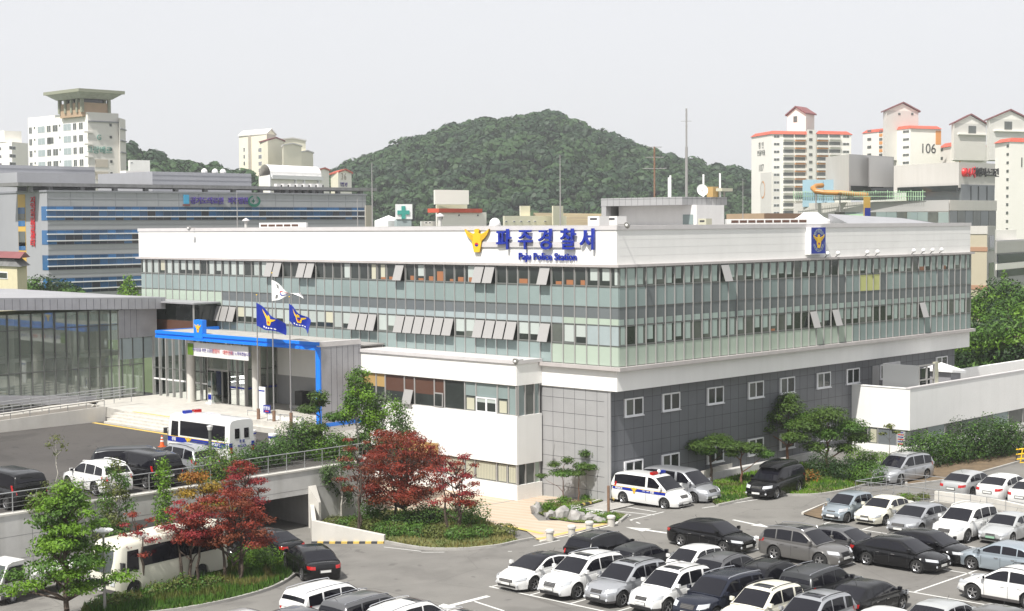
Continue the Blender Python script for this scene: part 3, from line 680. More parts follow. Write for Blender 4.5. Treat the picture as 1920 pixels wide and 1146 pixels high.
b = MB()
for i in range(11): b.box(LX+.35, LX+.5, 34.3+i*1.0, 34.62+i*1.0, ZT+2.3, 8.6, 'win_dark')
b.build('inner_fins', LB)
b = MB(); b.box(LX+2.7, LX+2.8, LY0+.2, HY, ZT, 8.5, 'spandrel_pale'); b.box(LX+.03, -.1, LY0+.1, HY, ZT+.001, ZT+.02, 'granite'); b.box(LX+.05, -.1, LY0+.1, HY, 8.5, 8.6, 'blind_cream'); b.build('interior_wall', LB)
b = MB()
for y in (34.6, 37.9, 40.1, 42.1): b.box(LX+1.9, LX+2.38, y, y+.9, ZT, ZT+2.2, 'win_dark')
b.box(LX+1.6, LX+1.9, 36.6, 37.3, ZT, ZT+1.1, 'tan_blind'); b.box(LX+1.3, LX+1.5, 38.9, 39.7, ZT+.4, ZT+2.2, 'sign_dark_blue'); b.build('interior_doors', LB)
b = MB(); b.box(LX-.03, LX-.005, 38.8, HY-.1, 4.85, 4.97, 'white'); b.box(LX-.03, LX-.005, LY0, 35.9, 4.8, 4.95, 'sign_dark_blue'); b.box(LX, -.1, LY0-.03, LY0-.008, 4.8, 4.95, 'sign_dark_blue'); b.build('safety_band', LB)
b = MB(); zsd = PX(570, 707, -.06).z; b.box(-.06, -.01, CY0+.3, LY0, zsd, 8.65, 'white_render'); b.box(-.07, -.01, CY0+.3, LY0, ZT, zsd-.001, 'grey_panel'); b.build('side_wall', LB)
# small things by the door
pl_ = PX(565, 745, -.9)
t_ = thing('speaker_cabinet', 'black cabinet on a low grey plinth by the entrance wall', 'cabinet', (-.9, pl_.y, ZT))
b = MB(); b.box(-1.5, -.3, pl_.y-.8, pl_.y+.7, ZT, ZT+.22, 'concrete'); b.build('plinth', t_)
b = MB(); b.prism([(-1.2, pl_.y-.45), (-.5, pl_.y-.5), (-.5, pl_.y+.5), (-1.2, pl_.y+.4)], ZT+.22, ZT+1.25, 'black_letter'); b.build('case', t_)
c = G(396, 757, ZT)
t_ = thing('figure_board', 'white cut-out figure board standing on the terrace by the entrance door', 'board', (c.x, c.y, ZT))
b = MB(); b.box(c.x-.25, c.x+.25, c.y-.35, c.y+.35, ZT, ZT+.12, 'white'); b.build('foot', t_)
b = MB(); b.obox((c.x, c.y-.33, ZT+.12), (0, .66, 0), (.05, 0, 0), (0, 0, .5), 'white'); b.obox((c.x, c.y-.28, ZT+.62), (0, .56, 0), (.05, 0, 0), (0, 0, .75), 'white'); b.lathe([(.001, -.05), (.3, -.05), (.3, .0), (.001, .0)], (c.x+.05, c.y, ZT+1.5), 'spandrel_strip', 14, 'x')
b.box(c.x-.01, c.x, c.y-.22, c.y+.22, ZT+.3, ZT+.7, 'sign_blue'); b.box(c.x-.01, c.x, c.y-.2, c.y+.2, ZT+.8, ZT+1.2, 'blind_cream'); b.build('cutout', t_)
c = G(488, 772, ZT)
t_ = thing('notice_stand', 'tall white notice panel beside the right canopy column', 'sign', (c.x-.6, c.y-.5, ZT))
y_ = PX(490, 750, c.x-.7).y; b = MB(); b.box(c.x-.7, c.x-.6, y_-.42, y_+.30, ZT+.02, ZT+1.95, 'white'); b.build('panel', t_)
b = MB(); b.box(c.x-.712, c.x-.70, y_-.38, y_+.26, ZT+1.62, ZT+1.72, 'sign_blue')
for i in range(3): b.box(c.x-.712, c.x-.70, y_-.1, y_+.22, ZT+1.3-.2*i, ZT+1.34-.2*i, 'coping')
b.build('print', t_)
fw = G(503, 800, ZP+.35)
t_ = thing('parking_sign', 'small dark blue sign on a thin post in front of the flagpoles', 'sign', (fw.x, fw.y, ZP+.35))
y_ = PX(501, 767, fw.x).y; z_ = PX(501, 767, fw.x).z; b = MB(); b.tube((fw.x, y_, ZP+.35), (fw.x, y_, z_+.3), .025, 'pole_metal'); b.build('post', t_)
b = MB(); b.box(fw.x-.04, fw.x-.01, y_-.4, y_+.4, z_-.28, z_+.28, 'sign_dark_blue'); b.build('plate', t_)
text_mb('민원실', .26, .01, 'white', (fw.x-.04, y_, z_+.06), (0, -1, 0), (0, 0, 1), name='lettering', parent=t_, bold=.004)
b = MB(); b.box(fw.x-.046, fw.x-.04, y_-.2, y_+.2, z_-.2, z_-.12, 'red'); b.build('arrow', t_)
# flag podium wall + three flagpoles with flags
fa, fb = G(436, 806, ZP), G(560, 820, ZP)
FP = thing('flag_plinth', 'low pale stone plinth and white glass balustrade at the foot of the flagpoles', 'plinth', (-9.5, 21.5, ZP))
b = MB(); xq = G(535, 817, ZP).x+.3; ya, yb = PX(474, 800, xq).y, PX(545, 812, xq).y
b.box(xq-.3, xq+1.6, yb, ya, ZP, ZP+.35, 'granite'); b.build('base', FP)
b = MB(); xw2 = xq+1.0; b.box(xw2, xw2+.12, yb+.1, ya-.3, ZP+.35, ZP+1.0, 'white_render'); b.box(xw2-.04, xw2+.16, yb+.0, yb+.1, ZP+.2, ZP+1.1, 'concrete'); b.build('screen', FP)
b = MB(); b.tube((xw2+.05, yb, ZP+1.15), (xw2+.05, ya+2.0, ZP+1.15), .03, 'rail_metal')
for i in range(6): yy = yb+(ya+2-yb)*i/5; b.tube((xw2+.05, yy, ZP+.7), (xw2+.05, yy, ZP+1.15), .022, 'rail_metal')
b.build('handrail', FP)
def flag(b_, o, pts, nx, nz, f):   # a rippled sheet with thickness
    V = []
    for s_ in (0, 1):
        for j in range(nz+1):
            for i in range(nx+1): V.append(f(i/nx, j/nz)+Vector((.006, .004, 0))*(s_*2-1))
    n = (nx+1)*(nz+1); F = []
    for j in range(nz):
        for i in range(nx):
            a = j*(nx+1)+i; F.append((a, a+1, a+nx+2, a+nx+1)); F.append((a+n+nx+1, a+n+nx+2, a+n+1, a+n))
    return V, F
FL = [(485, 822, 566, 'blue'), (514, 826, 525, 'white'), (546, 830, 570, 'blue')]
for i, (fx, fy, ftop, kind) in enumerate(FL):
    c = Vector((xq+.35, PX(fx, 800, xq+.35).y, 0)); zt0 = PX(fx, ftop-4, xq+.35).z
    t_ = thing('flagpole', ['tall metal flagpole left of the national flag, flying a blue police flag', 'tallest middle metal flagpole flying the white national flag', 'metal flagpole nearest the canopy leg, flying a blue police flag'][i], 'flagpole', (c.x, c.y, ZP+.35), group='flagpoles in front of the canopy')
    b = MB(); b.tube((c.x, c.y, ZP+.35), (c.x, c.y, zt0+.3), .06, 'pole_metal', 10, .035); b.sphere((c.x, c.y, zt0+.33), .05, 'gold', 8); b.build('pole', t_, smooth=True)
    b = MB(); b.tube((c.x, c.y, ZP+.35), (c.x, c.y, ZP+1.5), .12, 'rust', 10); b.build('pole_sleeve', t_, smooth=True)
    # px outline of the hoist and fly
    drop = [(568, 612, 533, 608), (525, 566, 565, 560), (570, 603, 582, 618)][i]
    zt1, zb1 = PX(fx, drop[0], xq+.35).z, PX(fx, drop[1], xq+.35).z
    fl_y = PX(drop[2], drop[3], xq+.35); Lf = (c.y-fl_y.y)
    H_ = zt1-zb1; dz_ = [.85, .85, .95][i]
    def F(u, v, c=c, zt1=zt1, H_=H_, Lf=Lf, i=i, dz_=dz_):
        sag = (.75*u*H_*dz_*1.3)*(1-v*[.55, .8, .25][i]); hh = H_*(1-[.10, .70, .12][i]*u)
        return Vector((c.x-.07+.22*sin(u*7+v*1.5+i)*u, c.y-.05-Lf*u, zt1-sag-v*hh+.06*sin(u*9+v*2)))
    for nm, m in (('flag', 'sign_blue' if kind == 'blue' else 'white'),):
        V, F_ = flag(None, None, None, 14, 8, F); b = MB(); b.add(V, F_, m); fo = b.build(nm, t_, smooth=True)
    b = MB()
    def Q(u, v, d=-.02): p_ = F(u, v); p_.x += d; return p_
    if kind == 'white':
        for half, m in ((0, 'red'), (1, 'sign_blue')):
            pts = [Q(.45+.15*cos(a), .5-.24*sin(a)) for a in [pi*half+pi*k/10 for k in range(11)]]; b.add(pts, [tuple(range(11))], m)
        for (u, v, a) in ((.2, .2, 1), (.72, .2, -1), (.2, .8, -1), (.72, .8, 1)):
            for k in range(3):
                du = .03*(k-1); b.add([Q(u+du-.012, v-.1), Q(u+du+.006, v-.1), Q(u+du+.006+.03*a, v+.1), Q(u+du-.012+.03*a, v+.1)], [(0, 1, 2, 3)], 'black_letter')
    else:
        pts = [Q(.48+.28*x_, .40-.30*y_) for x_, y_ in EMB]
        b.add(pts, [tuple(range(len(pts)))], 'gold')
        b.add([Q(.48+.05*cos(a), .5+.06*sin(a), -.03) for a in [2*pi*k/10 for k in range(10)]], [tuple(range(10))], 'red')
        for k in range(5): b.add([Q(.26+.10*k, .82), Q(.32+.10*k, .82), Q(.32+.10*k, .90), Q(.26+.10*k, .90)], [(0, 1, 2, 3)], 'white')
    b.build('flag_print', fo)
    fo.name = 'flag'
# glass hall to the left
GH = thing('glass_hall', 'tall glass hall with a sloping zinc roof left of the entrance', 'building', (-14, HY, ZP))
HX0 = -30.0
xs = [-17.12-.945*12, LX-.95]
def hz(x): return 4.30 if x < -10.6 else 4.30
glaze('Y', HY, -15.63-.975*13, -3.93, 3.6, 10.6, 25, GH, (6.15, 9.4), frame='mull_dark', mw=.035)
b = MB(); b.box(-30, LX, HY+.15, HY+.3, 2.5, 3.65, 'zinc'); b.obox((-30, HY-.5, 5.2), (21.5, 0, -1.9), (0, .45, 0), (0, 0, .62), 'zinc'); b.build('base_band', GH)
b = MB(); rz0 = lambda p_: 10.52+(LX-p_[0])*.035; rz1 = lambda p_: 11.45+(LX-p_[0])*.035
b.prism([(-34, HY-.75), (LX+.75, HY-.75), (LX+.75, HY+.2), (-34, HY+.2)], rz0, rz1, 'zinc')
i = 0; x = LX+.4
while x > -33: b.obox((x, HY-.756, rz0((x, 0))), (.025, 0, 0), (0, .01, 0), (0, 0, .82), 'seam'); x -= .62
b.build('eaves', GH)
b = MB(); b.prism([(-34, HY+.2), (LX+.75, HY+.2), (LX+.75, 52), (-.1, 74), (-14, 84), (-34, 84)], lambda p_: 11.1+(LX-p_[0])*.03, lambda p_: 11.46+(LX-p_[0])*.033, 'zinc_roof'); b.build('roof', GH)
b = MB(); b.box(-30, LX+.2, HY+7, HY+7.2, 3.0, 10.4, 'spandrel_pale'); b.box(-30, LX, HY+.3, HY+9, 3.6, 3.68, 'concrete'); b.box(-30, LX, HY+.35, HY+9, 3.2, 3.6, 'concrete_dark')
b.box(-30, LX, HY+4, HY+7, 6.6, 6.9, 'white_render'); b.box(-30, LX, HY+.2, HY+7, 10.3, 10.5, 'blind_cream')
for x in (-26, -20, -14.5, -9): b.box(x, x+.5, HY+2, HY+2.5, 3.68, 10.3, 'white_render')
b.box(-16.6, -14.6, HY+3.4, HY+3.9, 7.9, 9.4, 'white_render'); b.box(-17.0, -14.8, HY+1.5, HY+3.5, 4.4, 5.9, 'white'); b.box(-11.2, -9.6, HY+1.2, HY+2.4, 4.38, 6.9, 'spandrel_grey'); b.box(-9.3, -7.7, HY+2.0, HY+3.4, 4.38, 6.3, 'white_metal'); b.box(-8.0, -6.6, HY+1.4, HY+2.0, 4.38, 5.2, 'win_dark')
b.build('interior', GH)
b = MB(); x5_ = PY(222, 640, HY).x; b.box(x5_, LX+.3, HY-.14, HY+.1, 8.3, 10.55, 'zinc')
for i in range(3): b.box(x5_+.5+.55*i, x5_+.52+.55*i, HY-.146, HY-.14, 8.3, 10.55, 'seam')
b.build('zinc_panel', GH)
b = MB(); b.box(-3.92, LX-.02, HY-.05, HY+.02, 6.6, 8.25, 'spandrel_strip'); b.box(x5_, -3.95, HY-.05, HY-.01, 6.6, 8.25, 'spandrel_strip'); b.box(-3.95, -3.9, HY-.12, HY, 3.6, 8.3, 'mullion'); b.box(x5_-.05, x5_, HY-.14, HY, 3.6, 10.5, 'mullion'); b.build('corner_panes', GH)
b = MB(); b.box(LX+1.2, -.1, 41.5, 52, 9.1, 10.9, 'win_dark'); b.box(LX+1.0, LX+1.19, 42, 52, 8.6, 9.6, 'brown_blind'); b.box(LX+.3, -.1, 41.0, 54, 11.0, 11.12, 'zinc_roof'); b.box(LX+.5, LX+.6, 41.3, 41.4, 8.6, 11, 'mullion'); b.build('link_lobby', GH)  # upper dark box is solid, its colour stands in for a shaded open space
# access ramp with rails, rising towards the terrace
RA = thing('access_ramp', 'long concrete wheelchair ramp with steel rails left of the steps', 'ramp', (-20, 38, ZP))
r0, r1 = Vector((-30, 39.5, 0)), Vector((-11, 39.5, 0)); 
e0 = Vector((-11.6, 39.5, 0)); e1 = e0+(Vector((r0.x, r0.y, 0))-Vector((r1.x, r1.y, 0))).normalized()*34
dv = (e1-e0).normalized(); nv = Vector((-dv.y, dv.x, 0)); nv = nv if nv.y > 0 else -nv
b = MB()
def rl(t): return ZT+.35-.028*t if t < 30 else ZP+.1
for side in (0, 1.9):
    q = [e0+nv*side, e1+nv*side, e1+nv*(side+.22), e0+nv*(side+.22)]
    b.add([(v.x, v.y, ZP-.1) for v in q]+[(q[0].x, q[0].y, rl(0)), (q[1].x, q[1].y, rl(34)-.1), (q[2].x, q[2].y, rl(34)-.1), (q[3].x, q[3].y, rl(0))], [(0, 1, 5, 4), (1, 2, 6, 5), (2, 3, 7, 6), (3, 0, 4, 7), (4, 5, 6, 7)], 'concrete_light')
b.build('side_walls', RA)
b = MB(); q = [e0+nv*.22, e1+nv*.22, e1+nv*1.9, e0+nv*1.9]; b.add([(v.x, v.y, z) for v, z in zip(q, (ZT, ZP+.05, ZP+.05, ZT))], [(0, 1, 2, 3)], 'soil'); b.build('ramp_floor', RA)
b = MB()
for side, hh in ((.11, .45), (2.0, .9), (3.6, .9)):
    for z_ in ((hh,) if side < 1 else (hh*.55, hh)):
        pA = e0+nv*side-dv*(0 if side < 1 else 4); pB = e1+nv*side
        b.tube((pA.x, pA.y, rl(0)+z_), (pB.x, pB.y, rl(34)+z_-.1), .035 if side > 1 else .07, 'rail_metal' if side > 1 else 'concrete_light', 6)
    for k in range(24):
        t = k*1.5-(0 if side < 1 else 3.5)
        if t > 34: break
        pp = e0+nv*side+dv*t; b.tube((pp.x, pp.y, rl(max(t, 0))-.1-.1*(t > 0)*t/34), (pp.x, pp.y, rl(max(t, 0))+hh-.1*(t > 0)*t/34), .03, 'rail_metal', 6)
b.build('railing', RA)
b = MB(); p0 = e0+nv*2.2; b.prism([(p0.x, p0.y), (p0.x+dv.x*12, p0.y+dv.y*12), (-12, 46), (-8, 46)], ZP-.1, ZT, 'granite'); b.build('landing', RA)

# ================================================================ signs on the fascia
SG = thing('station_name_sign', 'large blue raised lettering naming the police station on the white parapet', 'sign', (0, 6, 14.6))
b = MB(); ya, yb = PX(905, 451, 0).y, PX(1090, 451, 0).y; b.box(-.10, -.06, yb, ya, 15.62, 15.98, 'coping'); b.build('backing_rail', SG)
def ycen(px, py, X=-.1): q_ = PX(px, py, X); return q_.y, q_.z
for ch, px in zip('파주경찰서', (946.5, 987, 1025, 1067, 1104)):
    y, z = ycen(px, 451.5); text_mb(ch, 1.42, .16, 'sign_blue', (-.12, y, z), (0, -1, 0), (0, 0, 1), bold=.022, name='letter', parent=SG, sx=1.02)
y, z = ycen(1026, 482); text_mb('Paju Police Station', .66, .08, 'sign_blue', (-.06, y, z), (0, -1, 0), (0, 0, 1), bold=.010, name='english_lettering', parent=SG, sx=1.03)
y, z = ycen(895.5, 451); EMS = thing('police_emblem', 'golden spread-winged eagle emblem left of the blue lettering', 'emblem', (-.05, y, z-1))
emblem((-.06, y, z), (0, -1, 0), (0, 0, 1), 1.15, .14, 'eagle', EMS, sy=.68)
xs0, xs1 = PY(1520, 450, -.35).x, PY(1546, 450, -.35).x; z0, z1 = PY(1533, 475.5, -.35).z, PY(1533, 426.5, -.35).z
VS = thing('vertical_sign', 'tall dark blue lightbox with a gold eagle in a ring on the side parapet', 'sign', (xs0, -.2, z0))
b = MB(); b.box(xs0-.12, xs1, -.42, -.003, z0-.06, z1, 'white'); b.build('case', VS)
b = MB(); b.box(xs0, xs1, -.44, -.421, z0, z1, 'sign_blue'); b.build('face', VS)
mx, mz = (xs0+xs1)/2, (z0+z1)/2; W_ = (xs1-xs0)/2*.86; Hh = (z1-z0)/2*.87
emblem((mx, -.445, mz-.05), (1, 0, 0), (0, 0, 1), W_*.95, .02, 'emblem', VS, sy=.66)
b = MB()
for k in range(48):
    a, a2 = 2*pi*k/48, 2*pi*(k+.9)/48
    if abs(sin(a)) < .22: continue
    for rr, t in ((1, .02),): b.add([(mx+W_*rr*cos(a), -.447, mz+Hh*rr*sin(a)), (mx+W_*rr*cos(a2), -.447, mz+Hh*rr*sin(a2)), (mx+W_*(rr-.05)*cos(a2), -.447, mz+Hh*(rr-.05)*sin(a2)), (mx+W_*(rr-.05)*cos(a), -.447, mz+Hh*(rr-.05)*sin(a))], [(0, 1, 2, 3)], 'spandrel_strip')
b.build('ring', VS)
for k, ch in enumerate('파주경찰서'):
    a = radians(140-25*k); text_mb(ch, .34, .01, 'spandrel_strip', (mx+W_*.78*cos(a), -.443, mz+Hh*.84*sin(a)), (1, 0, 0), (0, 0, 1), name='letter', parent=VS)
for k, ch in enumerate('PAJU POLICE'):
    if ch != ' ':
        a = radians(212+11.5*k); text_mb(ch, .26, .01, 'spandrel_strip', (mx+W_*.82*cos(a), -.443, mz+Hh*.84*sin(a)), (1, 0, 0), (0, 0, 1), name='letter', parent=VS)
# little floodlights along the side parapet
for i, px in enumerate((1551, 1571, 1626, 1645, 1713, 1731, 1748, 1765)):
    x = PY(px, 478, -.4).x; t_ = thing('spotlight', 'small white ball spotlight on the side ledge, number of eight between the blue sign and the far corner', 'spotlight', (x, -.35, 14.58), group='ball spotlights on the side ledge')
    t_['label'] = ['small spotlight nearest the blue vertical sign', 'second small spotlight from the blue vertical sign', 'left one of the middle pair of ledge spotlights', 'right one of the middle pair of ledge spotlights', 'first of the four spotlights near the far corner', 'second of the four spotlights near the far corner', 'third of the four spotlights near the far corner', 'small spotlight closest to the far corner of the parapet'][i]
    b = MB(); b.sphere((x, -.42, 14.86), .16, 'white', 8); b.build('lamp', t_, smooth=True); b = MB(); b.tube((x, -.2, 14.58), (x, -.42, 14.75), .03, 'seam'); b.build('arm', t_)
def flood(px, py, X, Y, lab):
    q_ = PX(px, py, X) if Y is None else PY(px, py, Y)
    t_ = thing('floodlight', lab, 'floodlight', tuple(q_), group='round floodlights on the parapet edges')
    b = MB(); n_ = Vector((-.7, 0, 0)) if Y is None else Vector((0, -.7, 0))
    b.tube(q_-n_, q_, .03, 'pole_metal'); b.build('arm', t_)
    b = MB(); b.tube(q_-Vector((-.05, .12, 0)), q_+Vector((-.12, -.12, -.06)), .13, 'pole_metal', 14, .21); b.build('housing', t_, smooth=True)
    b = MB(); b.sphere(q_+Vector((-.10, -.10, -.05)), .11, 'white_metal', 8, .11); b.build('lens', t_, smooth=True)
flood(354, 427, -.6, None, 'round floodlight on the front parapet near its far left end'); flood(1175, 421, 0, -.7, 'round floodlight above the near corner of the parapet'); flood(966, 676, -4.5, None, 'round floodlight on the corner of the low podium roof')
# ================================================================ background: buildings placed by distance along the line of sight
class Bld:
    """footprint corners A (left), B (nearest), C (right); faces AB and BC look at the camera"""
    def __init__(s, name, label, cat, A, B, C, ytop, group=None, wall='white_render', zb=0.0, wall2=None, top=None):
        a, b, c = PD(A[0], ytop, A[1]), PD(B[0], ytop, B[1]), PD(C[0], ytop, C[1])
        s.zt = b.z; s.zb = zb; s.a, s.b, s.c = (Vector((q.x, q.y, 0)) for q in (a, b, c)); s.d = s.a+s.c-s.b; s.DB = B[1]
        s.root = thing(name, label, cat, (s.b.x, s.b.y, zb), 0, group)
        m = MB(); poly_ = [(q.x, q.y) for q in (s.a, s.b, s.c, s.d)]; n = [s.a, s.b, s.c, s.d]
        V = [(q.x, q.y, z) for z in (zb, s.zt) for q in n]
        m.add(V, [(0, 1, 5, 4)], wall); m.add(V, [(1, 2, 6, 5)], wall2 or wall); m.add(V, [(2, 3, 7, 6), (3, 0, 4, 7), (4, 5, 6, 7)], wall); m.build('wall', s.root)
        ctr = (s.a+s.c)/2
        s.F = {}
        for k, (p, q) in {'L': (s.a, s.b), 'R': (s.b, s.c)}.items():
            u = (q-p).normalized(); nn = Vector((u.y, -u.x, 0)); nn = nn if nn.dot(p-ctr) > 0 else -nn; s.F[k] = (p, u, nn, (q-p).length)
    def z(s, py, px=None, D=None):
        return PD(px if px is not None else 960, py, D or s.DB).z
    def u(s, face, px):
        p, u, nn, L = s.F[face]; r = _ray(px, 573); a = math.atan2(r.y, r.x)
        # intersect sight line with the facade line
        det = r.x*(-u.y)-r.y*(-u.x); t = ((p.x-CAM.x)*(-u.y)-(p.y-CAM.y)*(-u.x))/det; h = Vector((CAM.x+r.x*t, CAM.y+r.y*t, 0)); return (h-p).dot(u)
    def P(s, face, u, z, d=0.0):
        p, uu, nn, L = s.F[face]; q = p+uu*u+nn*d; return Vector((q.x, q.y, z))
    def slab(s, b, face, u0, u1, z0, z1, d0, d1, m):
        p, uu, nn, L = s.F[face]; b.obox(s.P(face, u0, z0, d0), uu*(u1-u0), nn*(d1-d0), Vector((0, 0, z1-z0)), m)
    def rect(s, face, u0, u1, z0, z1, d0, d1, m, name, par=None):
        b = MB(); s.slab(b, face, u0, u1, z0, z1, d0, d1, m); return b.build(name, par or s.root)
    def win(s, face, u0, u1, z0, z1, fr='upvc', gl='win_mid', name='window', n=2, d=.04):
        b = MB(); t = min(.12, (u1-u0)*.1); s.slab(b, face, u0, u1, z0, z1, -.05, d, fr); o = b.build(name, s.root); b = MB()
        w = (u1-u0-t*(n+1))/n
        for i in range(n): s.slab(b, face, u0+t+(w+t)*i, u0+t+(w+t)*i+w, z0+t, z1-t, 0, d+.03, gl)
        b.build('pane', o); return o
    def text(s, face, px, py, txt, size, m, depth=.15, **k):
        p, uu, nn, L = s.F[face]; u = s.u(face, px); q = s.P(face, u, 0, .06); D = (q-CAM).dot(CF); q.z = PD(px, py, D).z; ux = uu
        if ux.cross(Vector((0, 0, 1))).dot(nn) < 0: ux = -ux
        return text_mb(txt, size, depth, m, q, ux, (0, 0, 1), name='lettering', parent=s.root, **k)
mat('faint_green', (.13, .30, .25), .6); mat('cream_wall', (.80, .76, .60), .75, var=.04, vs=.1)
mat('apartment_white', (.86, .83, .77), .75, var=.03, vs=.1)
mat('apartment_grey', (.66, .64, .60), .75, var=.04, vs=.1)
mat('apartment_beige', (.50, .45, .38), .75)
mat('tile_red', (.52, .09, .05), .7, var=.12, vs=.5)
mat('tile_dark_red', (.20, .06, .06), .7, var=.15, vs=.5)
mat('orange_panel', (.70, .30, .08), .6)
mat('hospital_panel', (.36, .365, .39), .5, var=.05, vs=.12, metal=.1, stain=.1)
mat('hospital_joint', (.24, .245, .27), .6)
mat('hospital_blue', (.012, .075, .185), .08, var=.5, vs=.10, island=.5, spec=.6)
mat('hospital_dark', (.010, .016, .03), .08, spec=.6)
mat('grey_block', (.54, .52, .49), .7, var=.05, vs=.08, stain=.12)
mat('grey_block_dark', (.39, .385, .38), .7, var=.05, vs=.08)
mat('yellow_panel', (.60, .38, .08), .5)
mat('olive_roof', (.26, .27, .20), .7); mat('tan_brick', (.42, .30, .20), .8, var=.1, vs=.4)
mat('pale_green', (.40, .60, .38), .6); mat('slide_orange', (.44, .20, .045), .4, var=.25, vs=.3); mat('pale_blue', (.30, .44, .52), .5)
mat('teal_cross', (.05, .33, .28), .4); mat('beige_wall', (.46, .41, .31), .75, var=.04, vs=.1); mat('brown_band', (.38, .22, .14), .7)
mat('dry_grass', (.30, .24, .12), .95, vs=.08, col2=(.16, .12, .07)); mat('yellow_house', (.62, .56, .38), .8, var=.05); mat('slate', (.16, .16, .16), .85, var=.3, vs=1)

# ---- hospital
hc = PD(88, 360, 240); HYp = hc.y; hx0 = hc.x; hx1 = PY(686, 372, HYp).x; hz_t = hc.z
HO = thing('hospital', 'long grey panelled hospital with blue ribbon windows behind the police station', 'building', (hx0+20, HYp+10, -4))
b = MB(); b.box(hx0, hx1, HYp, HYp+18, -4, hz_t, 'hospital_panel'); b.build('wall', HO)
zH = lambda py: PY(88, py, HYp).z
b = MB(); b.box(hx0-.15, hx1+.15, HYp-.15, HYp+18, hz_t, hz_t+.3, 'hospital_joint'); b.build('coping', HO)
b = MB()
for py in (373, 386.5, 414.5, 422, 431, 459.5, 469, 478.5, 507.5, 515, 522): z = zH(py); b.box(hx0, hx1, HYp-.03, HYp, z-.06, z+.06, 'hospital_joint')
k = 0
while hx0+4*k < hx1: b.box(hx0+4*k, hx0+4*k+.10, HYp-.028, HYp, zH(386), hz_t, 'hospital_joint'); k += 1
b.build('panel_joints', HO)
xl = PX(78, 400, hx0).y
for (ya, yb) in ((387, 413.5), (432, 459), (479, 507), (523, 551)):
    zt, zb = zH(ya), zH(yb); b = MB(); x1_ = hx1-(0 if ya < 400 else 0); n = int((x1_-hx0)/1.5)
    for i in range(n):
        x0 = hx0+i*1.5; dk = rnd.random() < .0
        b.box(x0+.03, x0+1.47, HYp-.05, HYp+.2, zt-(zt-zb)*.30, zt-.02, 'hospital_blue'); b.box(x0+.03, x0+1.47, HYp-.05, HYp+.2, zb+(zt-zb)*.30, zt-(zt-zb)*.31, 'hospital_dark' if rnd.random() < .08 else 'hospital_blue')
        b.box(x0+.03, x0+1.47, HYp-.05, HYp+.2, zb+.02, zb+(zt-zb)*.29, 'hospital_dark' if rnd.random() < .6 else 'hospital_blue')
    b.box(hx0-.05, hx0+.3, HYp, xl, zb, zt, 'hospital_blue')
    o = b.build('ribbon_window', HO); b = MB()
    for f in (.27, .74): z = zt-(zt-zb)*f; b.box(hx0-.2, x1_, HYp-.22, HYp-.05, z-.09, z+.09, 'upvc')
    b.build('sunshade_rail', o)
e_ = PX(33, 360, hx0).y; e2 = PX(47, 360, hx0).y
b = MB(); b.box(hx0-.04, hx0, e2, e_, -4, zH(363), 'yellow_panel')
for (ya, yb, m_) in ((388, 400, 'hospital_blue'), (400, 412, 'win_mid'), (413, 424, 'hospital_blue'), (434, 462, 'win_mid'), (455, 470, 'hospital_blue')): b.box(hx0-.08, hx0-.041, e2+.1, e_-.1, zH(yb), zH(ya), m_)
b.build('coloured_strip', HO)
yq = PX(33, 350, hx0).y
b = MB(); b.box(hx0-.02, hx0+14, e_+.02, yq+60, -4, zH(320), 'hospital_panel'); b.build('stair_block', HO)
b = MB(); b.box(hx0-.10, hx0-.03, e_+9, e_+22, -4, zH(371), 'hospital_blue'); b.build('blue_corner', HO)
# set-back upper storeys and thin pergola slab
U1 = PY(160, 320, HYp+22); U2 = PY(298, 325, HYp+16); U3 = PY(484, 330, HYp+16)
b = MB(); b.box(hx0-6, U1.x, HYp+19, HYp+40, 10, PY(160, 313, HYp+19).z, 'hospital_panel'); b.box(U2.x, U3.x, HYp+18.1, HYp+36, 10, PY(300, 321, HYp+16).z, 'hospital_panel')
for q_ in (0, 1, 2): z = PY(300, 328+9*q_, HYp+16).z; b.box(U2.x, U3.x, HYp+18.06, HYp+18.1, z, z+.1, 'hospital_joint'); b.box(hx0-6, U1.x, HYp+18.95, HYp+19, z+.6, z+.7, 'hospital_joint')
b.build('upper_storey', HO)
p0, p1 = PY(28, 346, HYp+3), PY(700, 357, HYp+3); b = MB(); b.box(p0.x, p1.x, HYp+2, HYp+9, p0.z-.25, p0.z+.3, 'concrete_dark'); b.build('pergola_slab', HO)
for px in (55, 92, 152, 214, 272, 328, 383, 436, 487, 535, 585, 632, 674):
    x_ = PY(px, 350, HYp+3).x; b = MB(); b.box(x_-.35, x_+.35, HYp+2.5, HYp+3.2, hz_t, p0.z-.25, 'concrete_dark'); b.build('pergola_post', HO)
b = MB()
for px in (395, 415, 430, 520, 545, 570): x_ = PY(px, 320, HYp+20).x; z_ = PY(300, 321, HYp+16).z; b.lathe([(.5, 0), (.6, .4), (.4, .8), (.1, .95)], (x_, HYp+22, z_), 'white_metal', 10) if px < 440 else None
b.build('roof_vent', HO)
for i, (t_, px) in enumerate((('경기도의료원', 388), ('파주병원', 446))):
    q = PY(px, 377.5, HYp-.1); text_mb(t_, 1.25, .2, 'purple_letter', q, (1, 0, 0), (0, 0, 1), bold=.025, name='lettering', parent=HO, sx=(.98, .90)[i])
q = PY(349, 376, HYp-.1); b = MB(); b.obox(q+Vector((-.5, 0, -.55)), (1.0, 0, 0), (0, -.12, 0), (0, 0, 1.5), 'cyan_logo'); b.obox(q+Vector((-.7, 0, -.9)), (1.4, 0, 0), (0, -.12, 0), (0, 0, .25), 'tile_dark_red'); b.build('blue_logo', HO)
q = PY(476, 377.5, HYp-.1); b = MB()
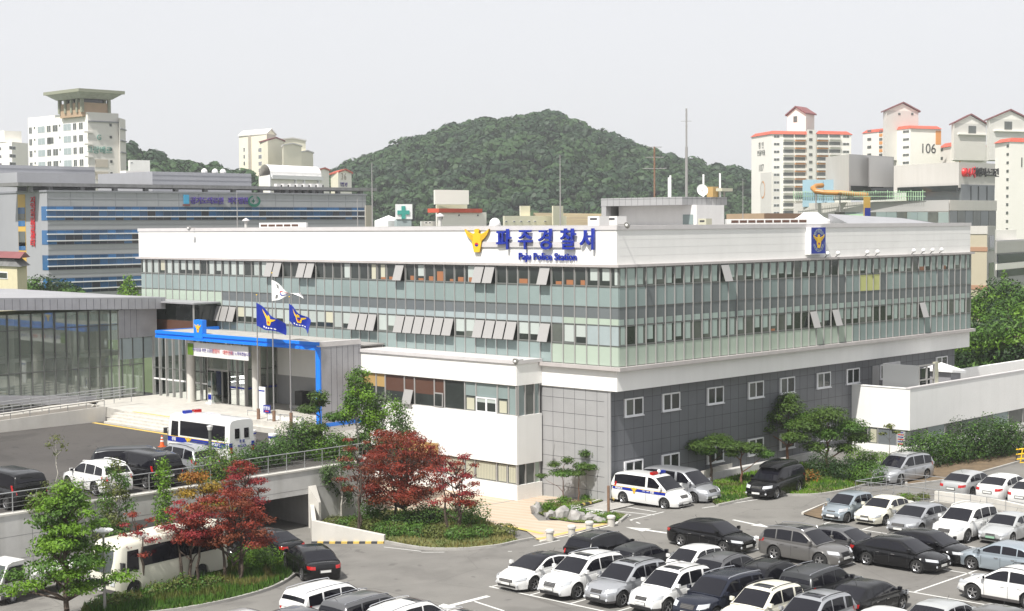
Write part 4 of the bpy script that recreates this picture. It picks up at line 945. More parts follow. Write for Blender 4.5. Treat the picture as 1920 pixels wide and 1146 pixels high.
for k in range(20):
    a, a2 = radians(100+k*16), radians(116+k*16); t = .25+.25*sin(k/20*pi); b.quad(*[(q.x+cos(aa)*(1.35-w_)*1.0, q.y-.12, q.z+sin(aa)*(1.0-w_)) for aa, w_ in ((a, t), (a2, t), (a2, 0), (a, 0))], 'green_logo')
b.box(q.x-.5, q.x+.1, q.y-.15, q.y-.1, q.z-.1, q.z+.15, 'green_logo'); b.box(q.x-.3, q.x-.08, q.y-.15, q.y-.1, q.z-.35, q.z+.45, 'green_logo'); b.build('green_logo_mark', HO)
for i, ch in enumerate('지역응급의료센터'):
    q = PX(62, 376+i*11.6, hx0-.1); text_mb(ch, 1.15, .1, 'red_letter', (hx0-.1, q.y, q.z), (0, -1, 0), (0, 0, 1), bold=.02, name='lettering', parent=HO, sx=1.5)

# ---- white hotel-like tower with pagoda roof room
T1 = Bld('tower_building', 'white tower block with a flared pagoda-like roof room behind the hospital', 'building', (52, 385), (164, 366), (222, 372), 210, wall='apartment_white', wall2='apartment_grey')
zz = [T1.z(y, 164) for y in (228, 240, 250, 262, 273, 285, 295, 308, 318)]
for r in range(5):
    y0_, y1_ = 228+23*r, 242+23*r
    for (xa, xb) in ((78, 92), (95, 103), (106, 116) if r != 1 else (96, 108), (126, 141), (144, 151), (155, 163), (62, 68)):
        T1.win('L', T1.u('L', xa), T1.u('L', xb), T1.z(y1_, 164), T1.z(y0_, 164), gl='spandrel_strip' if xa in (78, 126) else 'win_mid')
    for xa in (71, 118): T1.win('L', T1.u('L', xa), T1.u('L', xa+3), T1.z(y0_+5, 164), T1.z(y0_, 164), n=1)
    T1.rect('R', T1.u('R', 212), T1.u('R', 216), T1.z(y0_+7, 164), T1.z(y0_+2, 164), 0, .1, 'win_dark', 'small_window')
    T1.rect('R', T1.u('R', 164), T1.u('R', 180), T1.z(250+23*r, 164)+.1, T1.z(250+23*r, 164)+.5, 0, .3, 'purple_letter' if False else 'apartment_grey', 'ledge')
T1.rect('R', 0, T1.F['R'][3], T1.z(228, 164), T1.z(226, 164), 0, .3, 'hospital_joint', 'ledge')
T1.text('R', 192, 283, '그랑베르', 1.9, 'faint_green'); T1.text('R', 192, 259, 'G', 1.7, 'faint_green')
for a_, b2_ in ((185, 207),): 
    T1.rect('R', T1.u('R', 184), T1.u('R', 208), T1.z(313, 164), T1.z(298, 164), 0, .08, 'apartment_beige', 'panel'); T1.rect('R', T1.u('R', 184), T1.u('R', 208), T1.z(336, 164), T1.z(321, 164), 0, .08, 'apartment_beige', 'panel')
for (xa, xb, yt) in ((52, 66, 214), (66, 98, 210), (98, 150, 221)): pass
e3 = Bld('tower_side_wing', 'narrow grey side wing right of the white tower block', 'building', (221, 373), (224, 371), (235, 378), 221, wall='apartment_grey')
for y_ in (240, 262, 284): e3.rect('R', 0, e3.F['R'][3], e3.z(y_+2, 228), e3.z(y_, 228), 0, .3, 'hospital_joint', 'ledge')
pc_ = (T1.a+T1.c)/2; ux = T1.F['L'][1]; vx = T1.F['R'][1]; PG = thing('rooftop_pavilion', 'tan pillared roof room under a wide flared olive slab on the white tower', 'roof room', (pc_.x, pc_.y, T1.zt))
cpt = PD(158, 200, 372); cpt = Vector((cpt.x, cpt.y, 0)); h0 = T1.zt; zA, zB, zC = T1.z(190, 160), T1.z(181, 160), T1.z(171, 160)
def orect(b, c, a_, b_, z0, z1, m, a2=None, b2=None):
    a2 = a2 or a_; b2 = b2 or b_; V = [c+ux*sx*p_+vx*sy*q_+Vector((0, 0, z)) for z, p_, q_ in ((z0, a_, b_), (z1, a2, b2)) for sx, sy in ((-1, -1), (1, -1), (1, 1), (-1, 1))]; b.add(V, [(0, 3, 2, 1), (4, 5, 6, 7), (0, 1, 5, 4), (1, 2, 6, 5), (2, 3, 7, 6), (3, 0, 4, 7)], m)
b = MB(); orect(b, cpt, 5.0, 3.6, h0-1, zA-.2, 'tan_brick'); b.build('wall', PG)
b = MB()
for sx in (-1, -.45, .1, .6, 1):
    for sy in (-1, 1): c_ = cpt+ux*5*sx+vx*3.6*sy; b.box(c_.x-.35, c_.x+.35, c_.y-.35, c_.y+.35, h0, zB, 'olive_roof')
orect(b, cpt, 4.0, 2.6, zA-.2, zB, 'win_dark'); b.build('pillars', PG)
b = MB(); orect(b, cpt, 5.6, 4.2, zB-.4, zC-.4, 'concrete', 7.6, 5.8); orect(b, cpt, 8.0, 6.2, zC-.4, zC+.35, 'olive_roof'); b.build('flared_roof', PG)
# far left apartment
T2 = Bld('apartment_block', 'low white apartment block at the left edge beside the pagoda-roofed tower', 'building', (-40, 420), (22, 400), (52, 408), 266, wall='apartment_white')
for r in range(4):
    for xa in (2, 12): T2.win('L', T2.u('L', xa-8), T2.u('L', xa-2), T2.z(280+15*r, 10), T2.z(273+15*r, 10))
    T2.win('R', T2.u('R', 24), T2.u('R', 36), T2.z(281+15*r, 22), T2.z(274+15*r, 22))
b_ = Bld('rooftop_water_room', 'small white roof room on the left edge apartment', 'roof room', (-10, 408), (8, 405), (40, 409), 245, wall='apartment_white', zb=PD(22, 266, 404).z)
b_ = Bld('roof_shed', 'small white roof shed between the tower and the low hill', 'shed', (240, 330), (243, 328), (281, 331), 300, wall='white_render', zb=10); b_.win('R', b_.u('R', 250), b_.u('R', 254), b_.z(306, 250), b_.z(304, 250))
b_ = Bld('white_block', 'white low block with a dark window band right of the tall white tower', 'building', (225, 290), (236, 288), (270, 292), 320, wall='apartment_white', zb=0)
b_.rect('R', b_.u('R', 238), b_.u('R', 258), b_.z(341, 250), b_.z(328, 250), 0, .1, 'win_mid', 'window_band')
# cream apartments, stepped
def gable(B, ytip, over=.3, m='tile_dark_red', face='R'):
    """gabled roof whose gable end is the given face"""
    p, u, nn, L = B.F[face]; dep = (B.d-B.c) if face == 'R' else (B.d-B.a); h = PD(960, ytip, B.DB).z-B.zt
    e = u*over; z = B.zt; q0 = p-e; q1 = p+u*L+e; mid = p+u*L/2; o_ = nn*over
    V = [q0+o_, q1+o_, q1+dep-o_, q0+dep-o_]; V = [Vector((v.x, v.y, z-.2)) for v in V]; r0 = Vector((mid.x+o_.x, mid.y+o_.y, z+h)); r1 = Vector((mid.x+dep.x-o_.x, mid.y+dep.y-o_.y, z+h))
    up = Vector((0, 0, .5)); b = MB(); b.add([V[0], V[1], r0], [(0, 1, 2)], 'apartment_white')
    b2 = MB(); b2.add([V[0], r0, r1, V[3], V[0]+up, r0+up, r1+up, V[3]+up], [(4, 5, 6, 7), (0, 1, 5, 4), (0, 3, 2, 1), (3, 7, 6, 2), (0, 4, 7, 3)], m); b2.add([V[1], r0, r1, V[2], V[1]+up, r0+up, r1+up, V[2]+up], [(7, 6, 5, 4), (0, 4, 5, 1), (1, 2, 3, 0), (3, 2, 6, 7), (0, 3, 7, 4)], m)
    # gable wall
    G2 = [p, p+u*L, mid]; b.v = []; b.f = []; b.m = []; b.names = []
    for off in (0,): b.add([(G2[0].x, G2[0].y, z-.01), (G2[1].x, G2[1].y, z-.01), (G2[2].x, G2[2].y, z+h*.93)], [(0, 1, 2)], B.root.children[0].data.materials[0].name)
    b.build('gable_wall', B.root); b2.build('roof', B.root)
CRG = 'cream apartment blocks behind the hospital'
CRL = ['tallest cream apartment slab, at the left end of the cream group', 'second cream apartment block from the left with a red gabled roof', 'third cream apartment block with two small roof peaks', 'fourth cream apartment block with a blank gable wall', 'lowest cream apartment block stepping down at the right']
for i, (xa, xb, xc, yt, yg, D, wn) in enumerate(((448, 500, 517, 251, 239, 620, (453, 462, 466)), (487, 502, 533, 263, 255, 600, (489, 492)), (520, 523, 573, 262, 256, 610, ()), (529, 531, 565, 272, 266, 580, ()), (562, 564, 587, 285, 280, 615, ()))):
    B = Bld('apartment_block', CRL[i], 'building', (xa, D+14), (xb, D), (xc, D+8), yt, CRG, wall='cream_wall', wall2='cream_wall' if i else 'apartment_beige')
    gable(B, yg, .3, 'tile_dark_red' if i in (1,) else 'apartment_grey', 'R' if i else 'R')
    for r in range(4 if i < 2 else 0):
        for xw_ in wn[:2]: B.win('L', B.u('L', xw_+8*(i == 0)), B.u('L', xw_+3+8*(i == 0)), B.z(282+13*r, 500), B.z(274+13*r, 500), n=1)
    if i == 0:
        for r in range(3): B.rect('L', B.u('L', 471+r*2), B.u('L', 472+r*2), 0, B.zt, 0, .3, 'apartment_beige', 'pilaster')
    if i == 3:
        for r in range(4): B.win('L', .3, 1.5, B.z(300+10*r, 530), B.z(296+10*r, 530), n=1)
for (xa, xb, xc, yt, yg, D, lab, col) in ((596, 598, 617, 318, 313, 520, 'small cream house end with a red roof left of the lettered gable block', 'cream_wall'), (620, 634, 659, 323, 316, 480, 'cream block with a red gabled roof and faint lettering beside the hill', 'cream_wall')):
    B = Bld('apartment_block', lab, 'building', (xa, D+20), (xb, D), (xc, D+10), yt, None, wall=col, wall2='apartment_white'); gable(B, yg, .4, 'tile_red', 'R')
    if xa == 620: B.text('R', 647, 347, '부영그린', 1.5, 'purple_letter'); B.text('R', 647, 332, '3 6', 3.0, 'apartment_beige')
# white domed hall and tanks behind the hospital
B = Bld('domed_hall', 'white hall with an arched roof and ribbed walls behind the hospital roof', 'building', (485, 322), (507, 312), (603, 326), 328, wall='apartment_white', zb=5)
p, u_, nn, L_ = B.F['R']; dep = B.d-B.c; b = MB(); N = 10
for i in range(N):
    a0, a1 = pi*i/N, pi*(i+1)/N; v = [(dep*(.5-.5*cos(a)), 2.3*sin(a)) for a in (a0, a1)]
    b.quad(*[tuple(Vector((q.x, q.y, B.zt+h))) for q, h in ((p+v[0][0], v[0][1]), (p+u_*L_+v[0][0], v[0][1]), (p+u_*L_+v[1][0], v[1][1]), (p+v[1][0], v[1][1]))], 'white_metal')
b.build('arched_roof', B.root)
for px in (507, 555, 571, 598): B.rect('R', B.u('R', px), B.u('R', px+2), B.zb, B.zt, 0, .4, 'white', 'rib')
B.rect('R', 0, B.F['R'][3], B.zt-.8, B.zt, 0, .5, 'white', 'gutter')
for i, px in enumerate(range(520, 600, 13)):
    q = PY(px, 350, HYp+5); t_ = thing('roof_duct', ['cooling duct at the left end of the row before the arched hall', 'second cooling duct from the left on the hospital roof', 'third cooling duct from the left on the hospital roof', 'middle cooling duct of the row on the hospital roof', 'third cooling duct from the right on the hospital roof', 'second cooling duct from the right on the hospital roof', 'cooling duct at the right end of the row before the arched hall'][i], 'duct', (q.x, q.y, hz_t), 0, 'cooling ducts on the hospital roof')
    b = MB(); b.box(q.x-.45, q.x+.45, q.y-.4, q.y+.4, hz_t, q.z+.5, 'white_metal'); b.build('duct', t_); b = MB(); b.box(q.x+.5, q.x+.8, q.y-.4, q.y+.4, hz_t, q.z+.3, 'win_dark'); b.build('grille', t_)
# pharmacy cross, white tent, water tank, red roofed house, cream low block
B = Bld('cross_sign', 'white square sign with a green pharmacy cross above the parapet', 'sign', (741, 206), (743, 205), (773, 206), 383, wall='white', zb=PD(758, 411, 205).z)
uc = B.u('R', 758); zc_ = B.z(398.5, 758); b = MB(); s_ = .85; B.slab(b, 'R', uc-s_, uc+s_, zc_-.27, zc_+.27, .02, .12, 'teal_cross'); B.slab(b, 'R', uc-.27, uc+.27, zc_+.271, zc_+s_, .02, .12, 'teal_cross'); B.slab(b, 'R', uc-.27, uc+.27, zc_-s_, zc_-.271, .02, .12, 'teal_cross'); b.build('cross', B.root)
b = MB(); B.slab(b, 'R', .1, B.F['R'][3]-.1, 5, B.zb, -1, -.1, 'spandrel_strip'); b.build('base', B.root)
q = PD(729, 420, 208); TN = thing('white_tent', 'small white pyramid tent left of the green cross sign', 'tent', tuple(q)); b = MB(); r_ = 1.35; zt = PD(729, 404, 208).z; zb_ = PD(729, 414, 208).z
b.add([(q.x-r_, q.y-r_, zb_), (q.x+r_, q.y-r_, zb_), (q.x+r_, q.y+r_, zb_), (q.x-r_, q.y+r_, zb_), (q.x, q.y, zt)], [(0, 1, 4), (1, 2, 4), (2, 3, 4), (3, 0, 4)], 'white'); b.box(q.x-r_, q.x+r_, q.y-r_, q.y+r_, q.z-6, zb_, 'white'); b.build('canopy', TN)
B = Bld('red_roof_house', 'cream house with a flat orange-red tiled parapet in front of the hill', 'building', (817, 200), (822, 196), (912, 204), 398, wall='apartment_white', zb=0)
b = MB(); B.slab(b, 'R', -.2, B.F['R'][3]-1.2, B.zt-.05, B.z(391, 822), -1.6, .25, 'tile_red'); b.build('tiled_parapet', B.root)
for px in (861, 896): B.rect('R', B.u('R', px), B.u('R', px+2), B.z(405, 861), B.z(402, 861), 0, .05, 'win_mid', 'vent')
B.rect('R', B.u('R', 826), B.u('R', 831), B.z(411, 861), B.z(404, 861), 0, .05, 'win_mid', 'window')
B = Bld('water_tank', 'cream box water tank standing on legs above the red parapet house', 'water tank', (813, 210), (816, 208), (879, 212), 356, wall='apartment_white', zb=PD(845, 383, 208).z)
B = Bld('tank_room', 'cream stair room under the box water tank', 'roof room', (817, 214), (819, 211), (876, 215), 383.5, wall='cream_wall', zb=8)
B = Bld('cream_low_block', 'long cream low building with two stair turrets in front of the hill', 'building', (943, 265), (946, 262), (1062, 276), 405, wall='cream_wall', zb=0)
for px in (948, 963, 976, 991, 1002, 1021): B.win('R', B.u('R', px), B.u('R', px+4), B.z(417, 946), B.z(414, 946))
for i, (xa, xc) in enumerate(((974, 994), (1035, 1056))):
    t = Bld('stair_turret', ['left stair turret on the cream low building', 'right stair turret on the cream low building'][i], 'roof room', (xa, 270), (xa+2, 268), (xc, 271), 386, 'stair turrets on the cream building', wall='cream_wall', zb=14)
B = Bld('low_shed', 'white low shed with two small windows between the cross sign and the tank', 'shed', (788, 200), (790, 198), (818, 201), 415, wall='white_render', zb=0); B.win('R', B.u('R', 798), B.u('R', 802), B.z(419.5, 800), B.z(416, 800)); B.win('R', B.u('R', 805), B.u('R', 809), B.z(419.5, 800), B.z(416, 800))
B = Bld('beige_annex', 'beige end block between the hospital and the tall pole', 'building', (684, 250), (686, 246), (698, 250), 385, wall='apartment_beige', zb=0)
# yellow house at the left edge
B = Bld('yellow_house', 'pale yellow house with a slate and red tile roof at the left edge', 'house', (-70, 172), (32, 160), (50, 166), 500, wall='yellow_house', zb=3)
o_ = B.win('L', B.u('L', -6), B.u('L', 16), B.z(525, 5), B.z(511, 5), n=1, gl='win_dark'); q = B
b = MB(); n4 = [B.a, B.b, B.c, B.d]; ctr = (B.a+B.c)/2; ov = [ctr+(v-ctr)*1.12 for v in n4]; inn_ = [ctr+(v-ctr)*.86 for v in n4]; zt = B.zt; zh = B.z(486, 32); V = [Vector((v.x, v.y, zt)) for v in ov]+[Vector((v.x, v.y, zh)) for v in inn_]
b.add(V, [(0, 1, 5, 4), (1, 2, 6, 5), (2, 3, 7, 6), (3, 0, 4, 7)], 'slate'); b.build('slate_skirt', B.root)
b = MB(); V = [Vector((v.x, v.y, zh)) for v in inn_]+[Vector((v.x, v.y, zh+.25)) for v in ov]; zr = B.z(473, 32)
c1 = (ov[0]+ov[3])/2; c2 = (ov[1]+ov[2])/2; V2 = [Vector((v.x, v.y, zh+.1)) for v in ov]+[Vector((c1.x, c1.y, zr)), Vector((c2.x, c2.y, zr))]; b.add(V2, [(0, 1, 5, 4), (2, 3, 4, 5), (1, 2, 5), (3, 0, 4)], 'tile_dark_red'); b.build('roof', B.root)

# ---- commercial block with rooftop slide (right)
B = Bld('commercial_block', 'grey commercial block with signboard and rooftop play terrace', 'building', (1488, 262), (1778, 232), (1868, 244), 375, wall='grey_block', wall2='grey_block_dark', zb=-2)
RBk = B
def Lpatch(B, face, xa, xb, ya, yb, m, nm, d=.15, d0=0): D_ = None; 
def zat(B, face, px, py): q = B.P(face, B.u(face, px), 0); return PD(px, py, (q-CAM).dot(CF)).z
def frect(B, face, xa, xb, ya, yb, m, nm, d=.15, d0=0.0, par=None):
    xm = (xa+xb)/2; return B.rect(face, B.u(face, xa), B.u(face, xb), zat(B, face, xm, yb), zat(B, face, xm, ya), d0, d, m, nm, par)
for i in range(11): frect(B, 'L', 1565+19.4*i, 1583.6+19.4*i, 398, 418, 'spandrel' if i % 3 else 'win_mid', 'ribbon_window', .1)
for i in range(6): frect(B, 'R', 1779+14.5*i, 1792.5+14.5*i, 396, 424, 'win_mid' if i % 2 else 'spandrel_grey', 'ribbon_window', .1)
frect(B, 'L', 1621, 1778, 377, 397, 'grey_block_dark', 'cladding_band', .08); frect(B, 'R', 1778, 1866, 376, 395, 'grey_block', 'cladding_band', .12)
frect(B, 'L', 1565, 1620, 402, 420, 'pale_green', 'green_shopfront', .12)
bb = Bld('upper_block', 'upper white panelled storey of the commercial block with red and black lettering', 'building', (1676, 252), (1798, 238), (1866, 246), 304, wall='grey_block', wall2='grey_block', zb=PD(1798, 352, 238).z)
bb.text('R', 1816, 325, '24시', 1.75, 'red_letter', bold=.05); bb.text('R', 1846, 325, '지앤지스크린', 1.45, 'black_letter', bold=.04, align='CENTER')
q = bb.P('R', bb.u('R', 1804), zat(bb, 'R', 1804, 324), .1); b = MB(); b.sphere(q, .55, 'red', 8, .65); b.build('red_mark', bb.root)
bb2 = Bld('glass_corner', 'dark glass corner below the signboard of the commercial block', 'glazing', (1700, 250), (1803, 238.5), (1865, 246), 346, wall='spandrel_grey', zb=PD(1798, 376, 238).z)
for px in (1818, 1832, 1848): bb2.rect('R', bb2.u('R', px), bb2.u('R', px+.8), bb2.zb, bb2.zt-.2, 0, .1, 'win_dark', 'mullion')
frect(bb, 'L', 1684, 1795, 350, 360, 'win_dark', 'window_band', .3, .02)
bc = Bld('grey_hall', 'tall grey box hall on the commercial block roof left of the signboard', 'building', (1548, 262), (1592, 250), (1676, 262), 289, wall='grey_block', wall2='grey_block_dark', zb=PD(1592, 372, 250).z)
frect(bc, 'R', 1594, 1672, 350, 361, 'win_dark', 'window_band', .2)
bd = Bld('grey_lean_to', 'low grey link block between the hall and the signboard storey', 'building', (1627, 256), (1630, 252), (1674, 256), 294, wall='grey_block_dark', zb=PD(1650, 350, 252).z)
q0 = PD(1524, 356, 252); SL = thing('tube_slide', 'orange and yellow rooftop tube slide beside a pale blue tower', 'slide', (q0.x, q0.y, q0.z-3))
b = MB(); pts = [PD(*p_) for p_ in ((1541, 348, 256), (1530, 349, 255), (1524, 353, 253), (1530, 359, 251.5), (1545, 361, 251), (1575, 362, 250.5), (1600, 364, 250), (1625, 366, 249.5))]
for a_, c_ in zip(pts, pts[1:]): b.tube(a_, c_, .42, 'slide_orange', 10)
for p_ in pts: b.sphere(p_, .42, 'slide_orange', 6)
b.build('tube', SL, smooth=True); b = MB()
for p_ in pts[1::2]: b.tube(p_, p_-Vector((0, 0, 3)), .12, 'pole_metal', 6)
b.build('legs', SL)
for i, (xa, xb, ya) in enumerate(((1524, 1543, 337), (1547, 1565, 337))):
    qa, qb = PD(xa, ya, 258), PD(xb, ya, 258); b = MB(); b.obox(qa, qb-qa, (0, 2, 0), (0, 0, -4.5), 'pale_blue'); b.build('tower_panel', SL)
TF = thing('terrace_fence', 'green see-through fence around the rooftop play terrace', 'fence', tuple(PD(1600, 372, 247)))
b = MB()
for i in range(56):
    px = 1488+4.4*i+.0; D_ = 260-28*(px-1488)/290 if px < 1778 else 234; a_ = PD(px, 376, D_-1); b.tube(a_, a_+Vector((0, 0, 1.4 if i % 5 else 1.6)), .05, 'pale_green', 4)
for dz in (.7, 1.4): b.tube(PD(1488, 376, 259)+Vector((0, 0, dz)), PD(1735, 377, 235.3)+Vector((0, 0, dz)), .05, 'pale_green', 4)
b.build('railing', TF)
b = MB(); a_, c_ = PD(1490, 376, 258), PD(1735, 377, 236); b.quad(a_, c_, c_+Vector((0, 0, 1.3)), a_+Vector((0, 0, 1.3)), 'clear_glass'); b.build('mesh', TF)
vs_ = Bld('vertical_banner_sign', 'narrow yellow and blue vertical shop sign on the commercial block', 'sign', (1619, 240), (1621, 239), (1632, 240), 369, wall='yellow_panel', zb=PD(1626, 408, 239).z)
vs_.rect('R', .1, vs_.F['R'][3]-.1, vs_.zb, vs_.z(390, 1626), 0, .1, 'sign_blue', 'lower_panel')
B = Bld('beige_block', 'beige building with brown bands right behind the police station', 'building', (1700, 232), (1851, 222), (1867, 228), 424, wall='beige_wall', wall2='grey_block', zb=-4)
frect(B, 'L', 1760, 1851, 424, 439, 'grey_block', 'cladding', .1)
for y_ in (463, 534): frect(B, 'L', 1760, 1851, y_, y_+8, 'brown_band', 'band', .08)
for y_ in (442, 492): frect(B, 'R', 1853, 1862, y_, y_+28, 'win_mid', 'window', .08)
B = Bld('white_office', 'white and grey office with a dark window band at the right edge', 'building', (1866, 200), (1869, 196), (1960, 214), 451, wall='grey_block_dark', zb=-4)
frect(B, 'R', 1866, 1960, 451, 472, 'grey_block', 'cladding', .08); frect(B, 'R', 1869, 1960, 474, 490, 'hospital_dark', 'window_band', .1); frect(B, 'R', 1866, 1960, 491, 502, 'apartment_white', 'white_band', .12); frect(B, 'R', 1869, 1960, 503, 515, 'hospital_dark', 'window_band', .1)
b_ = Bld('office_roof_room', 'pale roof room on the white office at the right edge', 'roof room', (1866, 204), (1868, 202), (1906, 206), 431, wall='apartment_white', zb=PD(1880, 452, 202).z)
# ---- apartment towers
APG = 'white apartment towers with red tiled roofs'
def apt(label, A, Bq, C, yt, D, cols, y0, dy, n, txt=None, faces='R', wall='apartment_white'):
    B = Bld('apartment_tower', label, 'building', A, Bq, C, yt, APG, wall=wall)
    for r in range(n):
        for (xa, xb, kind) in cols:
            f = 'L' if xa < Bq[0]-.1 else 'R'; ya = y0+dy*r
            if kind == 'w': frect_win(B, f, xa, xb, ya, ya+5.5)
            elif kind == 's': frect(B, f, xa, xb, ya, ya+5, 'win_mid', 'small_window', .1)
            elif kind == 'b':
                o = frect(B, f, xa, xb, ya-1.5, ya+5, 'win_mid', 'balcony_window', .12); frect(B, f, xa, xb, ya+5.2, ya+8.8, 'apartment_grey', 'balcony', .9, 0, None)
            elif kind == 'o':
                o = frect(B, f, xa, xb, ya-1.5, ya+5, 'win_mid', 'balcony_window', .12); frect(B, f, xa, xb, ya+5.2, ya+8.8, 'apartment_grey', 'balcony', .9); 
                if r < 7: frect(B, f, xa, xb, ya+9.6, ya+11.8, 'orange_panel', 'orange_panel', .3)
            elif kind == 'O' and r < n: frect(B, f, xa, xb, ya, ya+5, 'win_mid', 'small_window', .1); frect(B, f, xa, xb, ya+6.5, ya+12, 'orange_panel', 'orange_panel', .1)
    return B
def frect_win(B, f, xa, xb, ya, yb):
    xm = (xa+xb)/2; B.win(f, B.u(f, xa), B.u(f, xb), zat(B, f, xm, yb), zat(B, f, xm, ya), n=2)
def redroof(B, y_, px, over=.6):
    n4 = [B.a, B.b, B.c, B.d]; ctr = (B.a+B.c)/2; h = PD(px, y_, B.DB).z-B.zt
    lo = [v+(v-ctr).normalized()*over for v in n4]; hi = [v+(ctr-v).normalized()*(h*1.3) for v in n4]
    b = MB(); V = [Vector((v.x, v.y, B.zt+.02)) for v in lo]+[Vector((v.x, v.y, B.zt+h)) for v in hi]; b.add(V, [(0, 1, 5, 4), (1, 2, 6, 5), (2, 3, 7, 6), (3, 0, 4, 7), (4, 5, 6, 7), (3, 2, 1, 0)], 'tile_red'); b.build('roof', B.root)
T = apt('apartment tower with number 107 on its blank end wall', (1409, 585), (1447, 565), (1518, 570), 251.5, 565, [(1450, 1461, 'w'), (1468, 1487, 'b'), (1490, 1509, 'o')], 254, 14.3, 11)
redroof(T, 245, 1447); T.text('L', 1427, 316, '107', 3.6, 'win_mid', depth=.05); T.text('L', 1427, 274, '청 인', 2.6, 'win_mid', depth=.05); T.text('L', 1427, 288, '한울마을', 2.2, 'win_mid', depth=.05)
frect(T, 'L', 1426, 1446.5, 324, 400, 'apartment_grey', 'grey_panel', .05); frect(T, 'R', 1447.5, 1462, 324, 400, 'apartment_grey', 'grey_panel', .03)
b = MB(); cxu = T.u('L', 1430); 
for k in range(24):
    a, a2 = 2*pi*k/24, 2*pi*(k+1)/24; c_ = zat(T, 'L', 1430, 356); m_ = 'orange_panel' if 16 < k or k < 6 else 'apartment_beige'; pp = [T.P('L', cxu+cos(x_)*r_*1.05, c_+sin(x_)*r_*1.35, .12) for x_, r_ in ((a, 2.0), (a2, 2.0), (a2, 2.4), (a, 2.4))]; b.add(pp, [(0, 1, 2, 3)], m_)
b.build('ring_mark', T.root)
S = apt('stair shaft in the middle of apartment tower 107', (1512, 572), (1514, 563), (1530, 566), 243, 565, [(1516, 1522, 's')], 246, 14.0, 11)
T = apt('right half of apartment tower 107 beyond the stair shaft', (1528, 575), (1530, 567), (1596, 573), 251.5, 565, [(1531, 1551, 'o'), (1554, 1574, 'b'), (1579, 1591, 'w')], 254, 14.3, 8); redroof(T, 245, 1560)
for (xa, xb, xc, yt, yg, D, lab) in ((1476, 1511, 1527, 213, 203, 575, 'gabled water room on top of apartment tower 107'), (1656, 1662, 1722, 207, 197, 575, 'gabled water room on top of apartment tower 106'), (1784, 1789, 1849, 231, 220, 560, 'left gabled water room above the low right apartments'), (1850, 1856, 1930, 223, 212, 540, 'right gabled water room above the low right apartments')):
    B = Bld('water_room', lab, 'roof room', (xa, D+10), (xb, D), (xc, D+8), yt, 'gabled water rooms on the apartment towers', wall='apartment_white', wall2='apartment_grey', zb=PD(xb, 300 if xa > 1600 else 246, D).z)
    gable(B, yg, .6, 'tile_dark_red', 'L' if xa == 1476 else 'R')
    if xa == 1476: frect(B, 'L', 1487, 1494, 219, 230, 'win_mid', 'window', .1)
    elif xa == 1656: [frect(B, 'R', q_, q_+4, 213, 217, 'win_mid', 'window', .1) for q_ in (1682, 1706)]
    else: frect(B, 'R', xb+24, xb+38, 237 if xa < 1800 else 229, 251 if xa < 1800 else 244, 'win_mid', 'window', .1); frect(B, 'R', xb+4, xc-2, 252 if xa < 1800 else 246, 254 if xa < 1800 else 248, 'apartment_white', 'ledge', .8)
T = apt('apartment tower with number 106 on its wide end wall', (1618, 600), (1707, 570), (1764, 576), 241, 570, [(1625, 1632, 's'), (1647, 1653, 'O'), (1669, 1674, 'O'), (1691, 1703, 'w')], 245, 14.5, 5)
redroof(T, 235, 1700); T.text('R', 1738, 280, '106', 5.0, 'black_letter', depth=.05); frect(T, 'R', 1752, 1762, 246, 272, 'orange_panel', 'orange_panel', .06)
T = apt('low right apartment block between the gabled water rooms and tower 106', (1761, 590), (1783, 578), (1850, 580), 275, 570, [(1762, 1766, 's'), (1817, 1822, 's'), (1827, 1832, 's')], 279, 16, 3); redroof(T, 266, 1800)
frect(T, 'R', 1796, 1799, 277, 310, 'orange_panel', 'orange_panel', .06)
T = apt('tall white apartment tower cut by the right edge', (1866, 480), (1893, 470), (1985, 480), 266, 470, [(1885, 1889, 's')], 272, 15.6, 11); redroof(T, 258, 1893); T.text('R', 1922, 306, '105', 4.2, 'black_letter', depth=.05)

# ---- hazy summer air round everything
hm = bpy.data.materials.new('haze_air'); hm.use_nodes = True; hn = hm.node_tree; hn.nodes.remove(hn.nodes['Principled BSDF']); pv_ = hn.nodes.new('ShaderNodeVolumePrincipled'); pv_.inputs['Color'].default_value = (.93, .95, .98, 1); pv_.inputs['Density'].default_value = .00027; pv_.inputs['Anisotropy'].default_value = .2
hn.links.new(pv_.outputs[0], hn.nodes['Material Output'].inputs['Volume']); M['haze_air'] = hm
b = MB(); b.box(-310, 968, -310, 968, -5, 112, 'haze_air'); tag(b.build('haze'), kind='stuff')
# ---- things on the police station roof
def at_roof(px, py, D): return PD(px, py, D)
RZ = 16.99
for i, (px, yt, D, rr, lab) in enumerate(((444, 360, 134, .035, 'thin tall pole on the left part of the police station roof'), (697, 305, 130, .05, 'tall thin mast right of the hospital end'), (1050, 290, 120, .05, 'tall thin mast between the letters and the penthouse'), (1393, 335, 150, .04, 'thin pole right of the penthouse roof'), (670, 372, 128, .035, 'short pole in front of the hospital right end'))):
    q = at_roof(px, yt, D); t = thing('mast', lab, 'mast', (q.x, q.y, RZ), 0, 'masts on the roof'); b = MB(); b.tube((q.x, q.y, RZ), tuple(q), rr*1.3, 'pole_metal', 6, rr*.6); b.build('pole', t)
q = at_roof(1287, 213, 122); t = thing('lightning_mast', 'very tall thin mast rising from the penthouse roof', 'mast', (q.x, q.y, ztop)); zz_ = [ztop, ztop+4, ztop+7, q.z]; b = MB()
for k in range(3): b.tube((q.x, q.y, zz_[k]), (q.x, q.y, zz_[k+1]), (.11, .07, .04)[k], 'pole_metal', 8)
b.tube((q.x-.3, q.y+.3, q.z-.6), (q.x+.3, q.y-.3, q.z-.6), .02, 'pole_metal', 4); b.build('pole', t)
